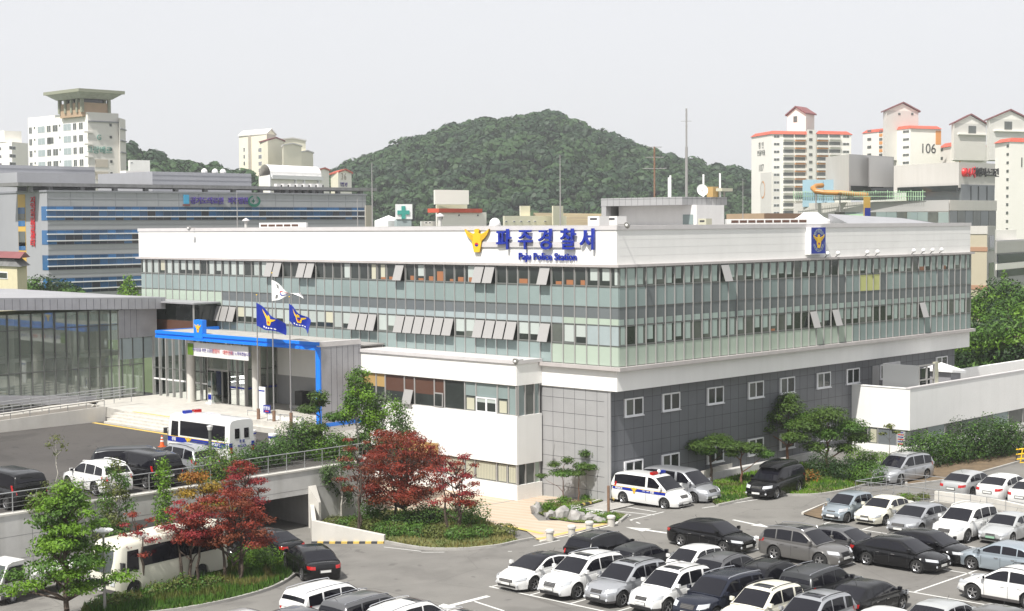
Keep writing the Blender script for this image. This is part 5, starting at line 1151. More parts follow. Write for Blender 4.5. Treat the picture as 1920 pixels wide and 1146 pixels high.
q = at_roof(1227, 275, 121); t = thing('aerial_mast', 'television aerial mast with several cross arms on the penthouse', 'aerial', (q.x, q.y, ztop)); b = MB(); b.tube((q.x, q.y, ztop), tuple(q), .07, 'rust', 8); b.build('pole', t)
for j, py in enumerate((276, 295, 316)):
    z = at_roof(1227, py, 121).z; b = MB(); w_ = (.55, .7, .9)[j]; a_ = Vector((q.x, q.y, z)); dd = CR.copy(); dd.z = 0; ff = Vector((-dd.y, dd.x, 0)); b.tube(a_-dd*w_, a_+dd*w_, .03, 'pole_metal', 5)
    for k in range(7): c_ = a_+dd*w_*(k/3-1); b.tube(c_-ff*.4, c_+ff*.4, .015, 'pole_metal', 4)
    b.build('cross_arm', t)
for i, (px, y0_, y1_) in enumerate(((1254, 333, 369), (1257, 329, 369), (1319, 327, 365), (1350, 325, 366))):
    q = at_roof(px, y0_, 121); t = thing('white_rod_aerial', ['left one of the close pair of white rod aerials', 'right one of the close pair of white rod aerials', 'white rod aerial behind the dish', 'white rod aerial right of the dish'][i], 'aerial', (q.x, q.y, ztop), 0, 'white rod aerials on the penthouse'); b = MB(); b.tube((q.x, q.y, ztop), tuple(q), .075, 'white', 8); b.build('rod', t)
q = at_roof(1316, 357, 120); t = thing('satellite_dish', 'round white satellite dish on the penthouse roof', 'dish', (q.x, q.y, ztop)); b = MB(); dv_ = (CAM-q); dv_.z = 0; dv_.normalize(); ax_ = (dv_+Vector((.25, -.35, .25))).normalized(); uu = ax_.orthogonal().normalized(); vv = ax_.cross(uu); V = []; F_ = []
for j in range(5):
    for k in range(20): r_ = .46*(j+.02)/4; V.append(q+ax_*(r_*r_*.5)+uu*r_*cos(2*pi*k/20)+vv*r_*sin(2*pi*k/20))
for j in range(4):
    for k in range(20): F_.append((j*20+k, j*20+(k+1) % 20, (j+1)*20+(k+1) % 20, (j+1)*20+k))
b.add(V, F_, 'white'); b.build('dish', t, smooth=True); b = MB(); b.tube(q, (q.x, q.y, ztop), .05, 'pole_metal'); b.tube(q, q+ax_*.5, .02, 'pole_metal'); b.build('stand', t)
for i, (px, py, D, w_, h_, m_, nm, lab) in enumerate(((1336, 360, 121, .35, .4, 'tan_blind', 'aerial_box', 'small tan box beside the satellite dish'), (1358, 356, 121, .7, .12, 'blind_cream', 'flat_panel', 'pale flat lamp panel at the right end of the penthouse roof'))):
    q = at_roof(px, py, D); t = thing(nm, lab, 'roof unit', (q.x, q.y, ztop)); b = MB(); b.box(q.x-w_, q.x+w_, q.y-.3, q.y+.3, q.z-h_, q.z+h_, m_); b.build('case', t); b = MB(); b.box(q.x-.05, q.x+.05, q.y-.05, q.y+.05, ztop, q.z-h_, 'pole_metal'); b.build('stand', t)
def ac(px, py, D, w, h, lab, m='white_metal', nm='air_conditioner'):
    q = at_roof(px, py, D); t = thing(nm, lab, 'air conditioner', (q.x, q.y, RZ), 0, 'outdoor units on the roof'); zt = q.z; b = MB(); b.box(q.x-w*.5, q.x+w*.5, q.y-w*.5, q.y+w*.5, RZ, zt, m); b.build('case', t); b = MB(); b.box(q.x-w*.5-.01, q.x-w*.5, q.y-w*.3, q.y+w*.3, zt-.25, zt-.12, 'seam'); b.build('vent', t)
ac(1122, 405.5, 103, 1.0, 0, 'white box unit left of the penthouse, nearer the letters'); ac(1155, 405.5, 104, 1.0, 0, 'white box unit touching the penthouse wall'); ac(1322, 410, 112, .7, 0, 'small cream box unit in front of the penthouse right wall', 'blind_cream')
q = at_roof(530, 418, 132); x0_ = at_roof(486, 418, 132); x1_ = at_roof(574, 417, 132); t = thing('louvred_roof_unit', 'long white roof unit with five brown louvres left of centre', 'roof unit', tuple(q)); d_ = (x1_-x0_); d_.z = 0; n_ = Vector((d_.y, -d_.x, 0)).normalized(); n_ = n_ if n_.dot(CAM-q) > 0 else -n_
b = MB(); b.obox((x0_.x, x0_.y, RZ), d_, -n_*1.2, (0, 0, x0_.z-RZ), 'white'); b.build('case', t)
for k in range(5): b = MB(); b.obox(Vector((x0_.x, x0_.y, RZ+.08))+d_*(.03+.165*k)+n_*.02, d_*.14, -n_*.03, (0, 0, x0_.z-RZ-.22), 'brown_blind'); b.build('louvre', t)
x0_ = at_roof(1362, 411, 150); x1_ = at_roof(1515, 412, 150); t = thing('louvred_roof_unit', 'long white roof unit with a row of dark louvres right of the penthouse', 'roof unit', tuple(x0_)); d_ = (x1_-x0_); d_.z = 0; n_ = Vector((d_.y, -d_.x, 0)).normalized(); n_ = n_ if n_.dot(CAM-x0_) > 0 else -n_
b = MB(); b.obox((x0_.x, x0_.y, RZ), d_, -n_*1.2, (0, 0, x0_.z-RZ), 'white_metal'); b.build('case', t)
for k in range(9): b = MB(); b.obox(Vector((x0_.x, x0_.y, RZ+.12))+d_*(.06+.104*k)+n_*.02, d_*.088, -n_*.03, (0, 0, x0_.z-RZ-.24), 'brown_blind'); b.build('louvre', t)
B = Bld('brown_roofed_house', 'low house with a flat tan-brown roof edge above the parapet', 'house', (1362, 190), (1433, 180), (1507, 190), 400, wall='tan_brick', wall2='brown_band', zb=0)
q = at_roof(1520, 412, 165); t = thing('white_dome_tent', 'low white tent-shaped cowl on the police station roof', 'roof unit', (q.x, q.y, RZ)); b = MB(); b.lathe([(2.3, 0), (2.2, .35), (1.4, .7), (.95, 1.05), (.8, 1.2), (.0, 1.22)], (q.x, q.y, RZ-.05), 'white', 20); b.build('cowl', t, smooth=True)
q = at_roof(928, 415, 107); t = thing('white_cowl', 'small white rounded ventilator with a dark mouth left of the cream block', 'ventilator', (q.x, q.y, RZ)); b = MB(); b.sphere((q.x, q.y, RZ+.15), .40, 'white', 10, .42); b.box(q.x-.3, q.x+.3, q.y-.3, q.y+.3, RZ-.2, RZ+.1, 'white'); b.build('cowl', t, smooth=True)
for i, (px, D) in enumerate(((461, 132), (825, 112))):
    q = at_roof(px, 411 if i == 0 else 402, D); t = thing('mushroom_vent', ['small mushroom vent beside the left thin pole', 'grey mushroom vent in front of the red parapet house'][i], 'vent', (q.x, q.y, RZ), 0, 'mushroom vents on the roof'); b = MB(); b.tube((q.x, q.y, RZ), (q.x, q.y, q.z-.1), .13, 'concrete', 10); b.build('pipe', t); b = MB(); b.lathe([(.32, -.08), (.30, 0), (.05, .16), (.001, .17)], (q.x, q.y, q.z-.08), 'coping', 12); b.build('cap', t, smooth=True)
q = at_roof(1700, 413, 160); t = thing('sloped_roof', 'grey low-pitched metal roof behind the side parapet', 'roof', (q.x, q.y, RZ)); b = MB(); a1_, a2_, a3_, a4_ = at_roof(1553, 401, 165), at_roof(1600, 424, 150), at_roof(1790, 424, 162), at_roof(1690, 409, 175)
b.add([(v.x, v.y, v.z) for v in (a1_, a2_, a3_, a4_)]+[(v.x, v.y, RZ-.3) for v in (a1_, a2_, a3_, a4_)], [(0, 1, 2, 3), (0, 4, 5, 1), (1, 5, 6, 2), (2, 6, 7, 3), (3, 7, 4, 0)], 'zinc_roof'); b.build('sheet', t)

# ================================================================ hills with forest
def ramp(P, x): return poly_(P, x)
def poly_(P, x):
    if x <= P[0][0]: return P[0][1]
    for (a, b_), (c, d) in zip(P, P[1:]):
        if x <= c: t = (x-a)/(c-a); t = t*t*(3-2*t) if False else t; return b_+(d-b_)*t
    return P[-1][1]
from mathutils import noise
def hill(name, sil, dn, dm, df, tree_h, px0, px1, nx=90, ny=34, mname='forest_floor'):
    """terrain rising from dn to its crest at dm (metres away) and falling to df; sil = (pixel column, row) of the crest"""
    b = MB(); V = []
    for j in range(ny+1):
        t = j/ny; D = dn+(df-dn)*t; s_ = (D-dn)/(dm-dn) if D < dm else 1-(D-dm)/(df-dm)*1.0; s_ = max(0, s_); s_ = sin(s_*pi/2)**1.15
        for i in range(nx+1):
            px = px0+(px1-px0)*i/nx; q = PD(px, 424, D); crest = PD(px, poly_(sil, px)+5*0, dm).z-tree_h; edge = min(1, i/6, (nx-i)/6)
            n_ = (noise.noise(Vector((q.x*.008, q.y*.008, 0)))*9+noise.noise(Vector((q.x*.02, q.y*.02, 3)))*3)*min(1, 3*(1-s_))
            V.append((q.x, q.y, -3+max(0, (crest+3)*s_+n_*s_)))
    F_ = [(j*(nx+1)+i, j*(nx+1)+i+1, (j+1)*(nx+1)+i+1, (j+1)*(nx+1)+i) for j in range(ny) for i in range(nx)]
    b.add(V, F_, mname); o = b.build(name, smooth=True); tag(o, kind='structure'); return o
hl_main = hill('hill', [(560, 345), (640, 318), (700, 290), (780, 262), (840, 240), (900, 226), (960, 222), (995, 217), (1025, 212), (1048, 214), (1065, 226), (1095, 238), (1130, 250), (1190, 272), (1250, 292), (1310, 308), (1380, 318), (1440, 326), (1520, 340)], 560, 830, 1150, 7, 540, 1560)
hl_left = hill('hill', [(180, 265), (240, 276), (280, 284), (320, 297), (352, 306), (385, 312), (425, 318), (470, 330)], 470, 600, 760, 6, 160, 500, 40, 20)
def clump_mesh(nm, n, R, leaf, m, seed, squash=.8, calm=1.0):
    r = random.Random(seed); b = MB()
    lobes = [(Vector((r.uniform(-1, 1), r.uniform(-1, 1), r.uniform(-.35, .7)))*R*.55, R*r.uniform(.38, .62)) for _ in range(9)]
    for k in range(n):
        c, rr = lobes[k % 9]; d = Vector((r.gauss(0, 1), r.gauss(0, 1), r.gauss(.25, 1))).normalized(); p = c+d*rr*r.uniform(.72, 1.05); p.z *= squash
        nn = (d+Vector((r.uniform(-.7, .7), r.uniform(-.7, .7), r.uniform(-.2, .9)))*calm).normalized(); u = nn.orthogonal().normalized(); v = nn.cross(u); a = r.uniform(0, pi); u, v = u*cos(a)+v*sin(a), v*cos(a)-u*sin(a); s_ = leaf*r.uniform(.6, 1.3)
        b.add([p-u*s_-v*s_*.6, p+u*s_*.4-v*s_*.8, p+u*s_+v*s_*.5, p-u*s_*.3+v*s_], [(0, 1, 2, 3)], m)
    me_o = b.build(nm); return me_o
fc = bpy.data.collections.new('forest_kinds')
for i, (m, R) in enumerate((('leaf_hill', 4.6), ('leaf_hill_dark', 4.2), ('leaf_hill', 5.4), ('leaf_hill_dark', 5.0), ('leaf_hill', 3.9), ('leaf_hill_dark', 4.8), ('leaf_hill', 3.3), ('leaf_hill', 4.2))):
    o = clump_mesh('forest_tree', 420, R, .78, m, 50+i, .95, calm=.35); COL.objects.unlink(o); fc.objects.link(o)
def forest(terrain, name, dens, seed):
    ng = bpy.data.node_groups.new(name, 'GeometryNodeTree'); ng.interface.new_socket('Geometry', in_out='INPUT', socket_type='NodeSocketGeometry'); ng.interface.new_socket('Geometry', in_out='OUTPUT', socket_type='NodeSocketGeometry')
    N_ = ng.nodes; I = N_.new('NodeGroupInput'); O = N_.new('NodeGroupOutput'); ds = N_.new('GeometryNodeDistributePointsOnFaces'); ds.distribute_method = 'POISSON'; ds.inputs['Distance Min'].default_value = dens; ds.inputs['Density Max'].default_value = .06; ds.inputs['Seed'].default_value = seed
    ci = N_.new('GeometryNodeCollectionInfo'); ci.inputs['Collection'].default_value = fc; ci.inputs['Separate Children'].default_value = True; ci.inputs['Reset Children'].default_value = True
    ip = N_.new('GeometryNodeInstanceOnPoints'); ip.inputs['Pick Instance'].default_value = True
    rv = N_.new('FunctionNodeRandomValue'); rv.data_type = 'FLOAT_VECTOR'; rv.inputs[0].default_value = (0, 0, 0); rv.inputs[1].default_value = (.15, .15, 6.28)
    sv = N_.new('FunctionNodeRandomValue'); sv.data_type = 'FLOAT'; sv.inputs[2].default_value = .5; sv.inputs[3].default_value = 1.5
    tr = N_.new('GeometryNodeTransform'); 
    L = ng.links; L.new(I.outputs[0], ds.inputs['Mesh']); L.new(ds.outputs['Points'], ip.inputs['Points']); L.new(ci.outputs[0], ip.inputs['Instance']); L.new(rv.outputs[0], ip.inputs['Rotation']); L.new(sv.outputs[1], ip.inputs['Scale'])
    sp = N_.new('GeometryNodeSetPosition'); sp.inputs['Offset'].default_value = (0, 0, 3.2); L.new(ip.outputs[0], sp.inputs['Geometry']); L.new(sp.outputs[0], O.inputs[0])
    o = bpy.data.objects.new(name, terrain.data.copy()); COL.objects.link(o); md = o.modifiers.new('forest', 'NODES'); md.node_group = ng
    return o
tag(forest(hl_main, 'forest', 5.6, 1), 'dense green forest covering the big round hill', 'forest', kind='stuff'); tag(forest(hl_left, 'forest', 5.6, 2), 'dark wooded low hill behind the hospital', 'forest', kind='stuff')
# dry slope below the hill
b = MB(); q = [PD(1030, 424, 330), PD(1180, 424, 330), PD(1230, 402, 480), PD(1000, 399, 480)]; b.add([(v.x, v.y, v.z if i > 1 else 15.5) for i, v in enumerate(q)]+[(v.x, v.y, 0) for v in q], [(0, 1, 2, 3), (0, 4, 5, 1), (1, 5, 6, 2), (2, 6, 7, 3), (3, 7, 4, 0)], 'dry_grass'); tag(b.build('dry_slope'), kind='structure')
# ================================================================ vehicles
for n_, c_, r_, me_ in (('paint_white', (.72, .72, .71), .28, 0), ('paint_cream', (.70, .68, .58), .3, 0), ('paint_silver', (.40, .41, .43), .3, .55), ('paint_silver_blue', (.33, .38, .42), .3, .5),
                        ('paint_light_silver', (.50, .51, .51), .3, .4), ('paint_gold_silver', (.42, .41, .38), .3, .5), ('paint_grey', (.12, .12, .125), .28, .5), ('paint_mid_grey', (.17, .165, .16), .28, .5),
                        ('paint_dark_grey', (.045, .047, .05), .28, .4), ('paint_black', (.006, .006, .007), .16, 0), ('paint_navy', (.016, .019, .032), .2, .2)):
    mat(n_, c_, r_, metal=me_, coat=(.7 if sum(c_) > .3 else .15) if 'cream' not in n_ else .2, spec=.5 if sum(c_) > .3 else .4)
mat('car_glass', (.008, .008, .012), .05, spec=.38)
mat('car_glass_clear', (.06, .07, .07), .05, spec=.7)
mat('chrome', (.62, .62, .64), .15, metal=1.0)
mat('lamp_clear', (.55, .57, .60), .12, spec=.8, coat=.6)
mat('lamp_red', (.42, .008, .008), .15, coat=.6)
mat('plastic_dark', (.028, .028, .030), .55)
mat('cladding', (.075, .070, .072), .5)
mat('tyre', (.018, .018, .018), .85)
mat('alloy', (.42, .42, .43), .25, metal=.8)
mat('plate', (.68, .68, .66), .5)
mat('plate_green', (.25, .42, .30), .5)
def lerp(a, b, t): return a+(b-a)*t
def poly(P, x):
    if x <= P[0][0]: return P[0][1]
    for (a, b), (c, d) in zip(P, P[1:]):
        if x <= c:
            t = (x-a)/(c-a) if c > a else 0; return b+(d-b)*t
    return P[-1][1]
def smoothp(P, x, h=.07): return (poly(P, x-h)+2*poly(P, x)+poly(P, x+h))/4
class Car:
    """x forward, y left, z up, origin under the centre. top = body top line, roof = cabin profile"""
    def __init__(s, L, W, H, wb, r, top, roof, fo=None, belt=None, gc=.2, kf=.30, kr=.22, win=(), clad=False, tumble=.30, pil=.10, rails=False, sunroof=False, blackroof=False, front='std', rear='std', seams=(), wmk=5, tone='car_glass', rimr=.66, backcut=.0):
        s.__dict__.update(locals()); del s.__dict__['s']
        s.fo = fo if fo is not None else (L-wb)*.48; s.xf = L/2; s.xr = -L/2; s.xw = (L/2-s.fo, L/2-s.fo-wb)
        s.parts = {}
    def hw(s, x):
        W = s.W/2; a = 1.05; b = .75
        if x > s.xf-a: u = (x-(s.xf-a))/a; return W*(1-s.kf*u**2.6)
        if x < s.xr+b: u = ((s.xr+b)-x)/b; return W*(1-s.kr*u**2.8)
        return W
    def dx(s, x, z):
        t = s.topz(x)
        if x > 0:
            w_ = max(0, (x-(s.xf-.8))/.8)**1.5; return -w_*(.20*max(0, (z-.5)/.4)**2+.10*max(0, (.42-z)/.25))
        w_ = max(0, ((s.xr+.6)-x)/.6)**1.5; return w_*(.10*max(0, (z-.65)/.4)**2+.08*max(0, (.4-z)/.2))
    def topz(s, x): return smoothp(s.top, x, .06)
    def arch(s, x):
        z = s.gc; R = s.r+.07
        for xw in s.xw:
            d = abs(x-xw)
            if d < R: z = max(z, s.r+sqrt(R*R-d*d)*1.0)
        return z
    def sec(s, x):
        w = s.hw(x); t = s.topz(x); a = s.arch(x); inn = a > s.gc+.01
        z7 = max(s.gc, a) if inn else s.gc
        z6 = max(.36, a+.015); z5 = max(min(.60, t-.22), a+.03); z4 = max(t-.20, a+.045); z3 = max(t-.085, a+.06); z2 = max(t-.02, a+.07); z1 = max(t+.012, z2+.005); z0 = max(t+.028, z1+.005)
        e = .012 if inn else 0
        return [(0, z0), (.5*w, z1), (.84*w, z2), (.955*w, z3), (.992*w, z4), (w+e, z5), (w*.99+e, z6), (w*.955+e, z7), (0, z7)]
    def body(s):
        xs = set()
        n = int(s.L/.16)
        for i in range(n+1): xs.add(s.xr+s.L*i/n)
        R = s.r+.07
        for xw in s.xw:
            for k in range(-8, 9): xs.add(xw+R*.999*sin(pi/2*k/8))
            xs.add(xw-R*1.012); xs.add(xw+R*1.012)
        for k in range(1, 5): xs.add(s.xf-.05*k*k*.25); xs.add(s.xr+.05*k*k*.25)
        xs = sorted(x for x in xs if s.xr-1e-6 <= x <= s.xf+1e-6)
        b = MB(); rows = []
        for x in xs: rows.append([(x+s.dx(x, z), y, z) for y, z in s.sec(x)])
        k = len(rows[0]); nv = []
        for r in rows: nv += r+[(p[0], -p[1], p[2]) for p in r[1:-1]]
        per = 2*k-2
        def idx(i, j, side):
            return i*per+j if side == 0 or j in (0, k-1) else i*per+k+(j-1)
        F = []; mm = []
        for i in range(len(rows)-1):
            for j in range(k-1):
                xm = (xs[i]+xs[i+1])/2; c = s.clad and (j >= 6 or (j == 5 and s.arch(xm) > s.gc+.01))
                m = 'cladding' if c else ('plastic_dark' if j == 7 else 'PAINT')
                F.append((idx(i, j, 0), idx(i+1, j, 0), idx(i+1, j+1, 0), idx(i, j+1, 0))); mm.append(m)
                F.append((idx(i, j, 1), idx(i, j+1, 1), idx(i+1, j+1, 1), idx(i+1, j, 1))); mm.append(m)
        for i, rev in ((0, False), (len(rows)-1, True)):
            for j in range(k-1):
                q = (idx(i, j, 0), idx(i, j+1, 0), idx(i, j+1, 1), idx(i, j, 1)); q = tuple(dict.fromkeys(q if not rev else q[::-1]))
                if len(q) >= 3: F.append(q); mm.append('cladding' if s.clad and j >= 6 else 'PAINT')
        b.v = nv; b.f = F; b.mi('PAINT'); b.m = [b.mi(m) for m in mm]
        # wheel wells
        for xw in s.xw: b.box(xw-s.r-.05, xw+s.r+.05, -s.W/2+.10, s.W/2-.10, s.gc+.02, s.r*2+.02, 'plastic_dark')
        # door seams
        for xq in s.seams:
            for sg in (1, -1):
                w = s.hw(xq); t = s.topz(xq)
                b.add([(xq, sg*(w*.992+.004), t-.14), (xq+.018, sg*(w*.992+.004), t-.14), (xq+.018, sg*(w+.005), .58), (xq, sg*(w+.005), .58)], [(0, 1, 2, 3)], 'plastic_dark')
                b.add([(xq, sg*(w+.005), .58), (xq+.018, sg*(w+.005), .58), (xq+.018, sg*(w*.99+.004), .36), (xq, sg*(w*.99+.004), .36)], [(0, 1, 2, 3)], 'plastic_dark')
        return b
    # cabin
    def wb_(s, x): return s.hw(max(min(x, s.xf-.75), s.xr+.5))*.945 if s.backcut == 0 else s.hw(x)*.955
    def ws(s, x, z): return s.wb_(x)-s.tumble*max(0, z-s.belt)
    def rz(s, x): return smoothp(s.roof, x, .09)
    def roofz(s, x, y):
        w = s.ws(x, s.rz(x)); return s.rz(x)+.035*(1-min(1, abs(y)/max(w, .1))**2)
    def cabin(s):
        b = MB(); xa, xd = s.roof[-1][0], s.roof[0][0]
        xs = [lerp(xd, xa, i/44) for i in range(45)]; rows = []
        for x in xs:
            zt = max(s.rz(x), s.belt-.02); h = max(zt-s.belt, .01); rr = min(.09, h*.5); zb = s.belt-.12; row = []
            w0 = s.ws(x, s.belt); w1 = s.ws(x, zt)
            row = [(w0, zb), (w0, s.belt), (s.ws(x, (s.belt+zt-rr)/2), (s.belt+zt-rr)/2), (s.ws(x, zt-rr), zt-rr), (w1-.03, zt-rr*.35), (w1-rr*1.1, zt), (w1*.55, zt+.024), (0, zt+.035)]
            rows.append([(x, y, z) for y, z in row])
        k = 8; per = 15; V = []
        for r in rows: V += r+[(p[0], -p[1], p[2]) for p in r[:-1]]
        F = []; mm = []
        def ix(i, j, sd): return i*per+j if (sd == 0 or j == 7) else i*per+8+j
        for i in range(len(rows)-1):
            for j in range(k-1):
                m = 'PAINT'
                if s.blackroof and j >= 4: m = 'car_glass'
                F.append((ix(i, j, 0), ix(i, j+1, 0), ix(i+1, j+1, 0), ix(i+1, j, 0))); F.append((ix(i, j, 1), ix(i+1, j, 1), ix(i+1, j+1, 1), ix(i, j+1, 1))); mm += [m, m]
        for i, rv in ((0, 0), (len(rows)-1, 1)):
            for j in range(k-1):
                q = (ix(i, j, 0), ix(i, j, 1), ix(i, j+1, 1), ix(i, j+1, 0)); q = tuple(dict.fromkeys(q[::-1] if rv else q)); F.append(q); mm.append('PAINT')
        b.v = V; b.f = F; b.mi('PAINT'); b.m = [b.mi(m) for m in mm]
        return b
    def patch(s, P, nu, nv_, m, inn=(0, 0, -.02)):
        b = MB(); V = [P(i/nu, j/nv_) for j in range(nv_+1) for i in range(nu+1)]; n = len(V)
        inn = Vector(inn); V2 = [tuple(Vector(p)+inn) for p in V]
        F = []
        for j in range(nv_):
            for i in range(nu): a = j*(nu+1)+i; F.append((a, a+1, a+nu+2, a+nu+1))
        ring_ = [i for i in range(nu+1)]+[(j+1)*(nu+1)-1 for j in range(1, nv_+1)]+[nv_*(nu+1)+i for i in range(nu-1, -1, -1)]+[j*(nu+1) for j in range(nv_-1, 0, -1)]
        for a, c in zip(ring_, ring_[1:]+ring_[:1]): F.append((a, c, c+n, a+n))
        b.add(V+V2, F, m); return b
    def sidewin(s, x0, x1, sg, lift=.05, drop=.085, off=.012, x0t=None, x1t=None):
        n = 8
        def P(u, v):
            x = lerp(x0, x1, u); zl = s.belt+lift; zh = max(s.rz(x)-drop, zl+.004); xx = x
            z = lerp(zl, zh, v); return (xx, sg*(s.ws(xx, z)+off), z)
        return s.patch(P, n, 2, s.tone, (0, -.03*sg, 0))
    def topwin(s, x0, x1, m_, pil, off=.014):
        def P(u, v):
            x = lerp(x0, x1, u); zt = s.rz(x); w = max(.2, s.ws(x, zt)-pil); y = w*(1-2*v); d = (s.rz(x+.05)-s.rz(x-.05))/.1; nn = Vector((-d, 0, 1)).normalized()*off
            return (x+nn.x, y, zt+.035*(1-(abs(y)/max(s.ws(x, zt), .3))**2)+nn.z)
        return s.patch(P, 6, 6, m_, (0, 0, -.03))
    def nosex(s, y, z, end=1):
        y = abs(y); lo, hi = (s.xf-1.0, s.xf) if end > 0 else (s.xr+.7, s.xr)
        f = lambda x: poly([(.2, .955), (.36, .99), (.6, 1.0), (.8, .985), (1.2, .97)], z)*s.hw(x)
        for _ in range(22):
            m = (lo+hi)/2
            if f(m) > y: lo = m
            else: hi = m
        return lo+s.dx(lo, z)
    def lamp(s, y0, y1, z0, z1, m, end=1, zr=None, off=.018, n=6):
        zr = zr or (z0, z1)
        def P(u, v):
            y = lerp(y0, y1, u); z = lerp(lerp(z0, zr[0], u), lerp(z1, zr[1], u), v); return (s.nosex(y, z, end)+off*end, y, z)
        return s.patch(P, n, 3, m, (-.05*end, 0, 0))
    def make(s):
        """list of (name, MB, smooth angle, parent index)"""
        o = []; A = lambda nm, b, sm=40, par=None: (o.append((nm, b, sm, par)), len(o)-1)[1]
        A('body', s.body(), 38); A('cabin', s.cabin(), 35)
        xa, xd = s.roof[-1][0], s.roof[0][0]; xb, xc = s.roof[-2][0], s.roof[1][0]
        A('windshield', s.topwin(xa-.06, xb+.05 if s.front != 'flat' else xb+.04, 'car_glass_clear' if s.tone == 'car_glass_clear' else 'car_glass', s.pil))
        if s.rear != 'none': A('rear_window', s.topwin(xd+(.05 if s.rear == 'std' else .02), xc-.06, 'car_glass', s.pil))
        for x0, x1 in s.win:
            for sg in (1, -1): A('side_window', s.sidewin(x0, x1, sg))
        if s.sunroof: A('sunroof', s.topwin(xb-.65, xb-.18, 'car_glass', .30, .006))
        t = s.topz(s.xf-.05)
        W = s.W/2
        zl0, zl1 = s.hl
        for sg in (1, -1):
            A('headlight', s.lamp(sg*W*s.hly[0], sg*W*s.hly[1], zl0, zl1, 'lamp_clear', 1, (zl0+.05, zl1+.06)))
            A('tail_light', s.lamp(sg*W*s.tly[0], sg*W*s.tly[1], s.tl[0], s.tl[1], 'lamp_red', -1, (s.tl[0]+.03, s.tl[1]+.02)))
        g0, g1 = s.gr
        gm = MB()
        def P(u, v): y = lerp(-W*s.gw, W*s.gw, u); z = lerp(g0, g1, v); return (s.nosex(y, z)+.012, y, z)
        gm = s.patch(P, 6, 2, 'plastic_dark', (-.04, 0, 0))
        for i in range(s.bars):
            z = lerp(g0, g1, (i+.7)/(s.bars+.4)); yy = W*s.gw; xx = s.nosex(0, z)+.02; gm.box(xx-.03, xx+.008, -yy*.92, yy*.92, z-.014, z+.014, 'chrome')
        A('grille', gm)
        def P2(u, v): y = lerp(-W*.62, W*.62, u); z = lerp(.24, .24+s.lowin, v); return (s.nosex(y, z)+.012, y, z)
        A('lower_intake', s.patch(P2, 6, 2, 'plastic_dark', (-.04, 0, 0)))
        if s.lowin < .2 or True:
            for sg in (1, -1):
                f = MB(); yy = sg*W*.70; zf = .34+s.gc*.3; f.lathe([(.001, .03), (.055, .025), (.065, 0)], (s.nosex(yy, zf)+.0, yy, zf), 'lamp_clear', 8, 'x'); A('fog_light', f)
        pz = s.pz; xx = s.nosex(0, pz); f = MB(); f.box(xx, xx+.035, -.26, .26, pz-.055, pz+.055, s.__dict__.get('platem', 'plate')); f.box(xx, xx+.02, -.28, .28, pz-.07, pz+.07, 'plastic_dark'); A('number_plate', f)
        pz = s.rpz; xx = s.nosex(0, pz, -1); f = MB(); f.box(xx-.035, xx, -.26, .26, pz-.055, pz+.055, 'plate'); f.box(xx-.02, xx, -.3, .3, pz-.08, pz+.09, 'plastic_dark'); A('number_plate', f)
        for sg in (1, -1):
            xm = s.roof[-2][0]*.35+s.roof[-1][0]*.65; ym = s.ws(xm, s.belt+.1)
            f = MB(); q = [(xm-.10, ym+.02, s.belt+.02), (xm+.08, ym+.03, s.belt+.02)]
            f.prism([(xm-.07, sg*(ym+.05)), (xm+.07, sg*(ym+.06)), (xm+.05, sg*(ym+.22)), (xm-.07, sg*(ym+.24))], s.belt+.05, s.belt+.20, 'PAINT'); f.box(xm-.03, xm+.03, sg*(ym-.03), sg*(ym+.08), s.belt+.02, s.belt+.07, 'plastic_dark')
            f.box(xm-.085, xm-.071, sg*(ym+.06), sg*(ym+.22), s.belt+.07, s.belt+.18, 'car_glass'); A('side_mirror', f, 50)
            for xq in s.handles:
                f = MB(); f.box(xq-.10, xq+.10, sg*(s.hw(xq)*.99-.01), sg*(s.hw(xq)*.99+.028), s.topz(xq)-.20, s.topz(xq)-.165, 'chrome' if s.chromeh else 'PAINT'); A('door_handle', f)
            if s.rails:
                f = MB(); pts = [xc+.1, lerp(xc, xb, .33), lerp(xc, xb, .66), xb-.12]; P3 = [(x, sg*(s.ws(x, s.rz(x))-.10), s.rz(x)+.075) for x in pts]; P3 = [(P3[0][0]-.08, P3[0][1], P3[0][2]-.06)]+P3+[(P3[-1][0]+.08, P3[-1][1], P3[-1][2]-.06)]
                for a, c in zip(P3, P3[1:]): f.tube(a, c, .021, s.rails, 6)
                A('roof_rail', f)
        f = MB(); xq = xc+.22; f.tube((xq, 0, s.rz(xq)+.03), (xq-.16, 0, s.rz(xq)+.20), .008, 'plastic_dark', 5); A('aerial', f)
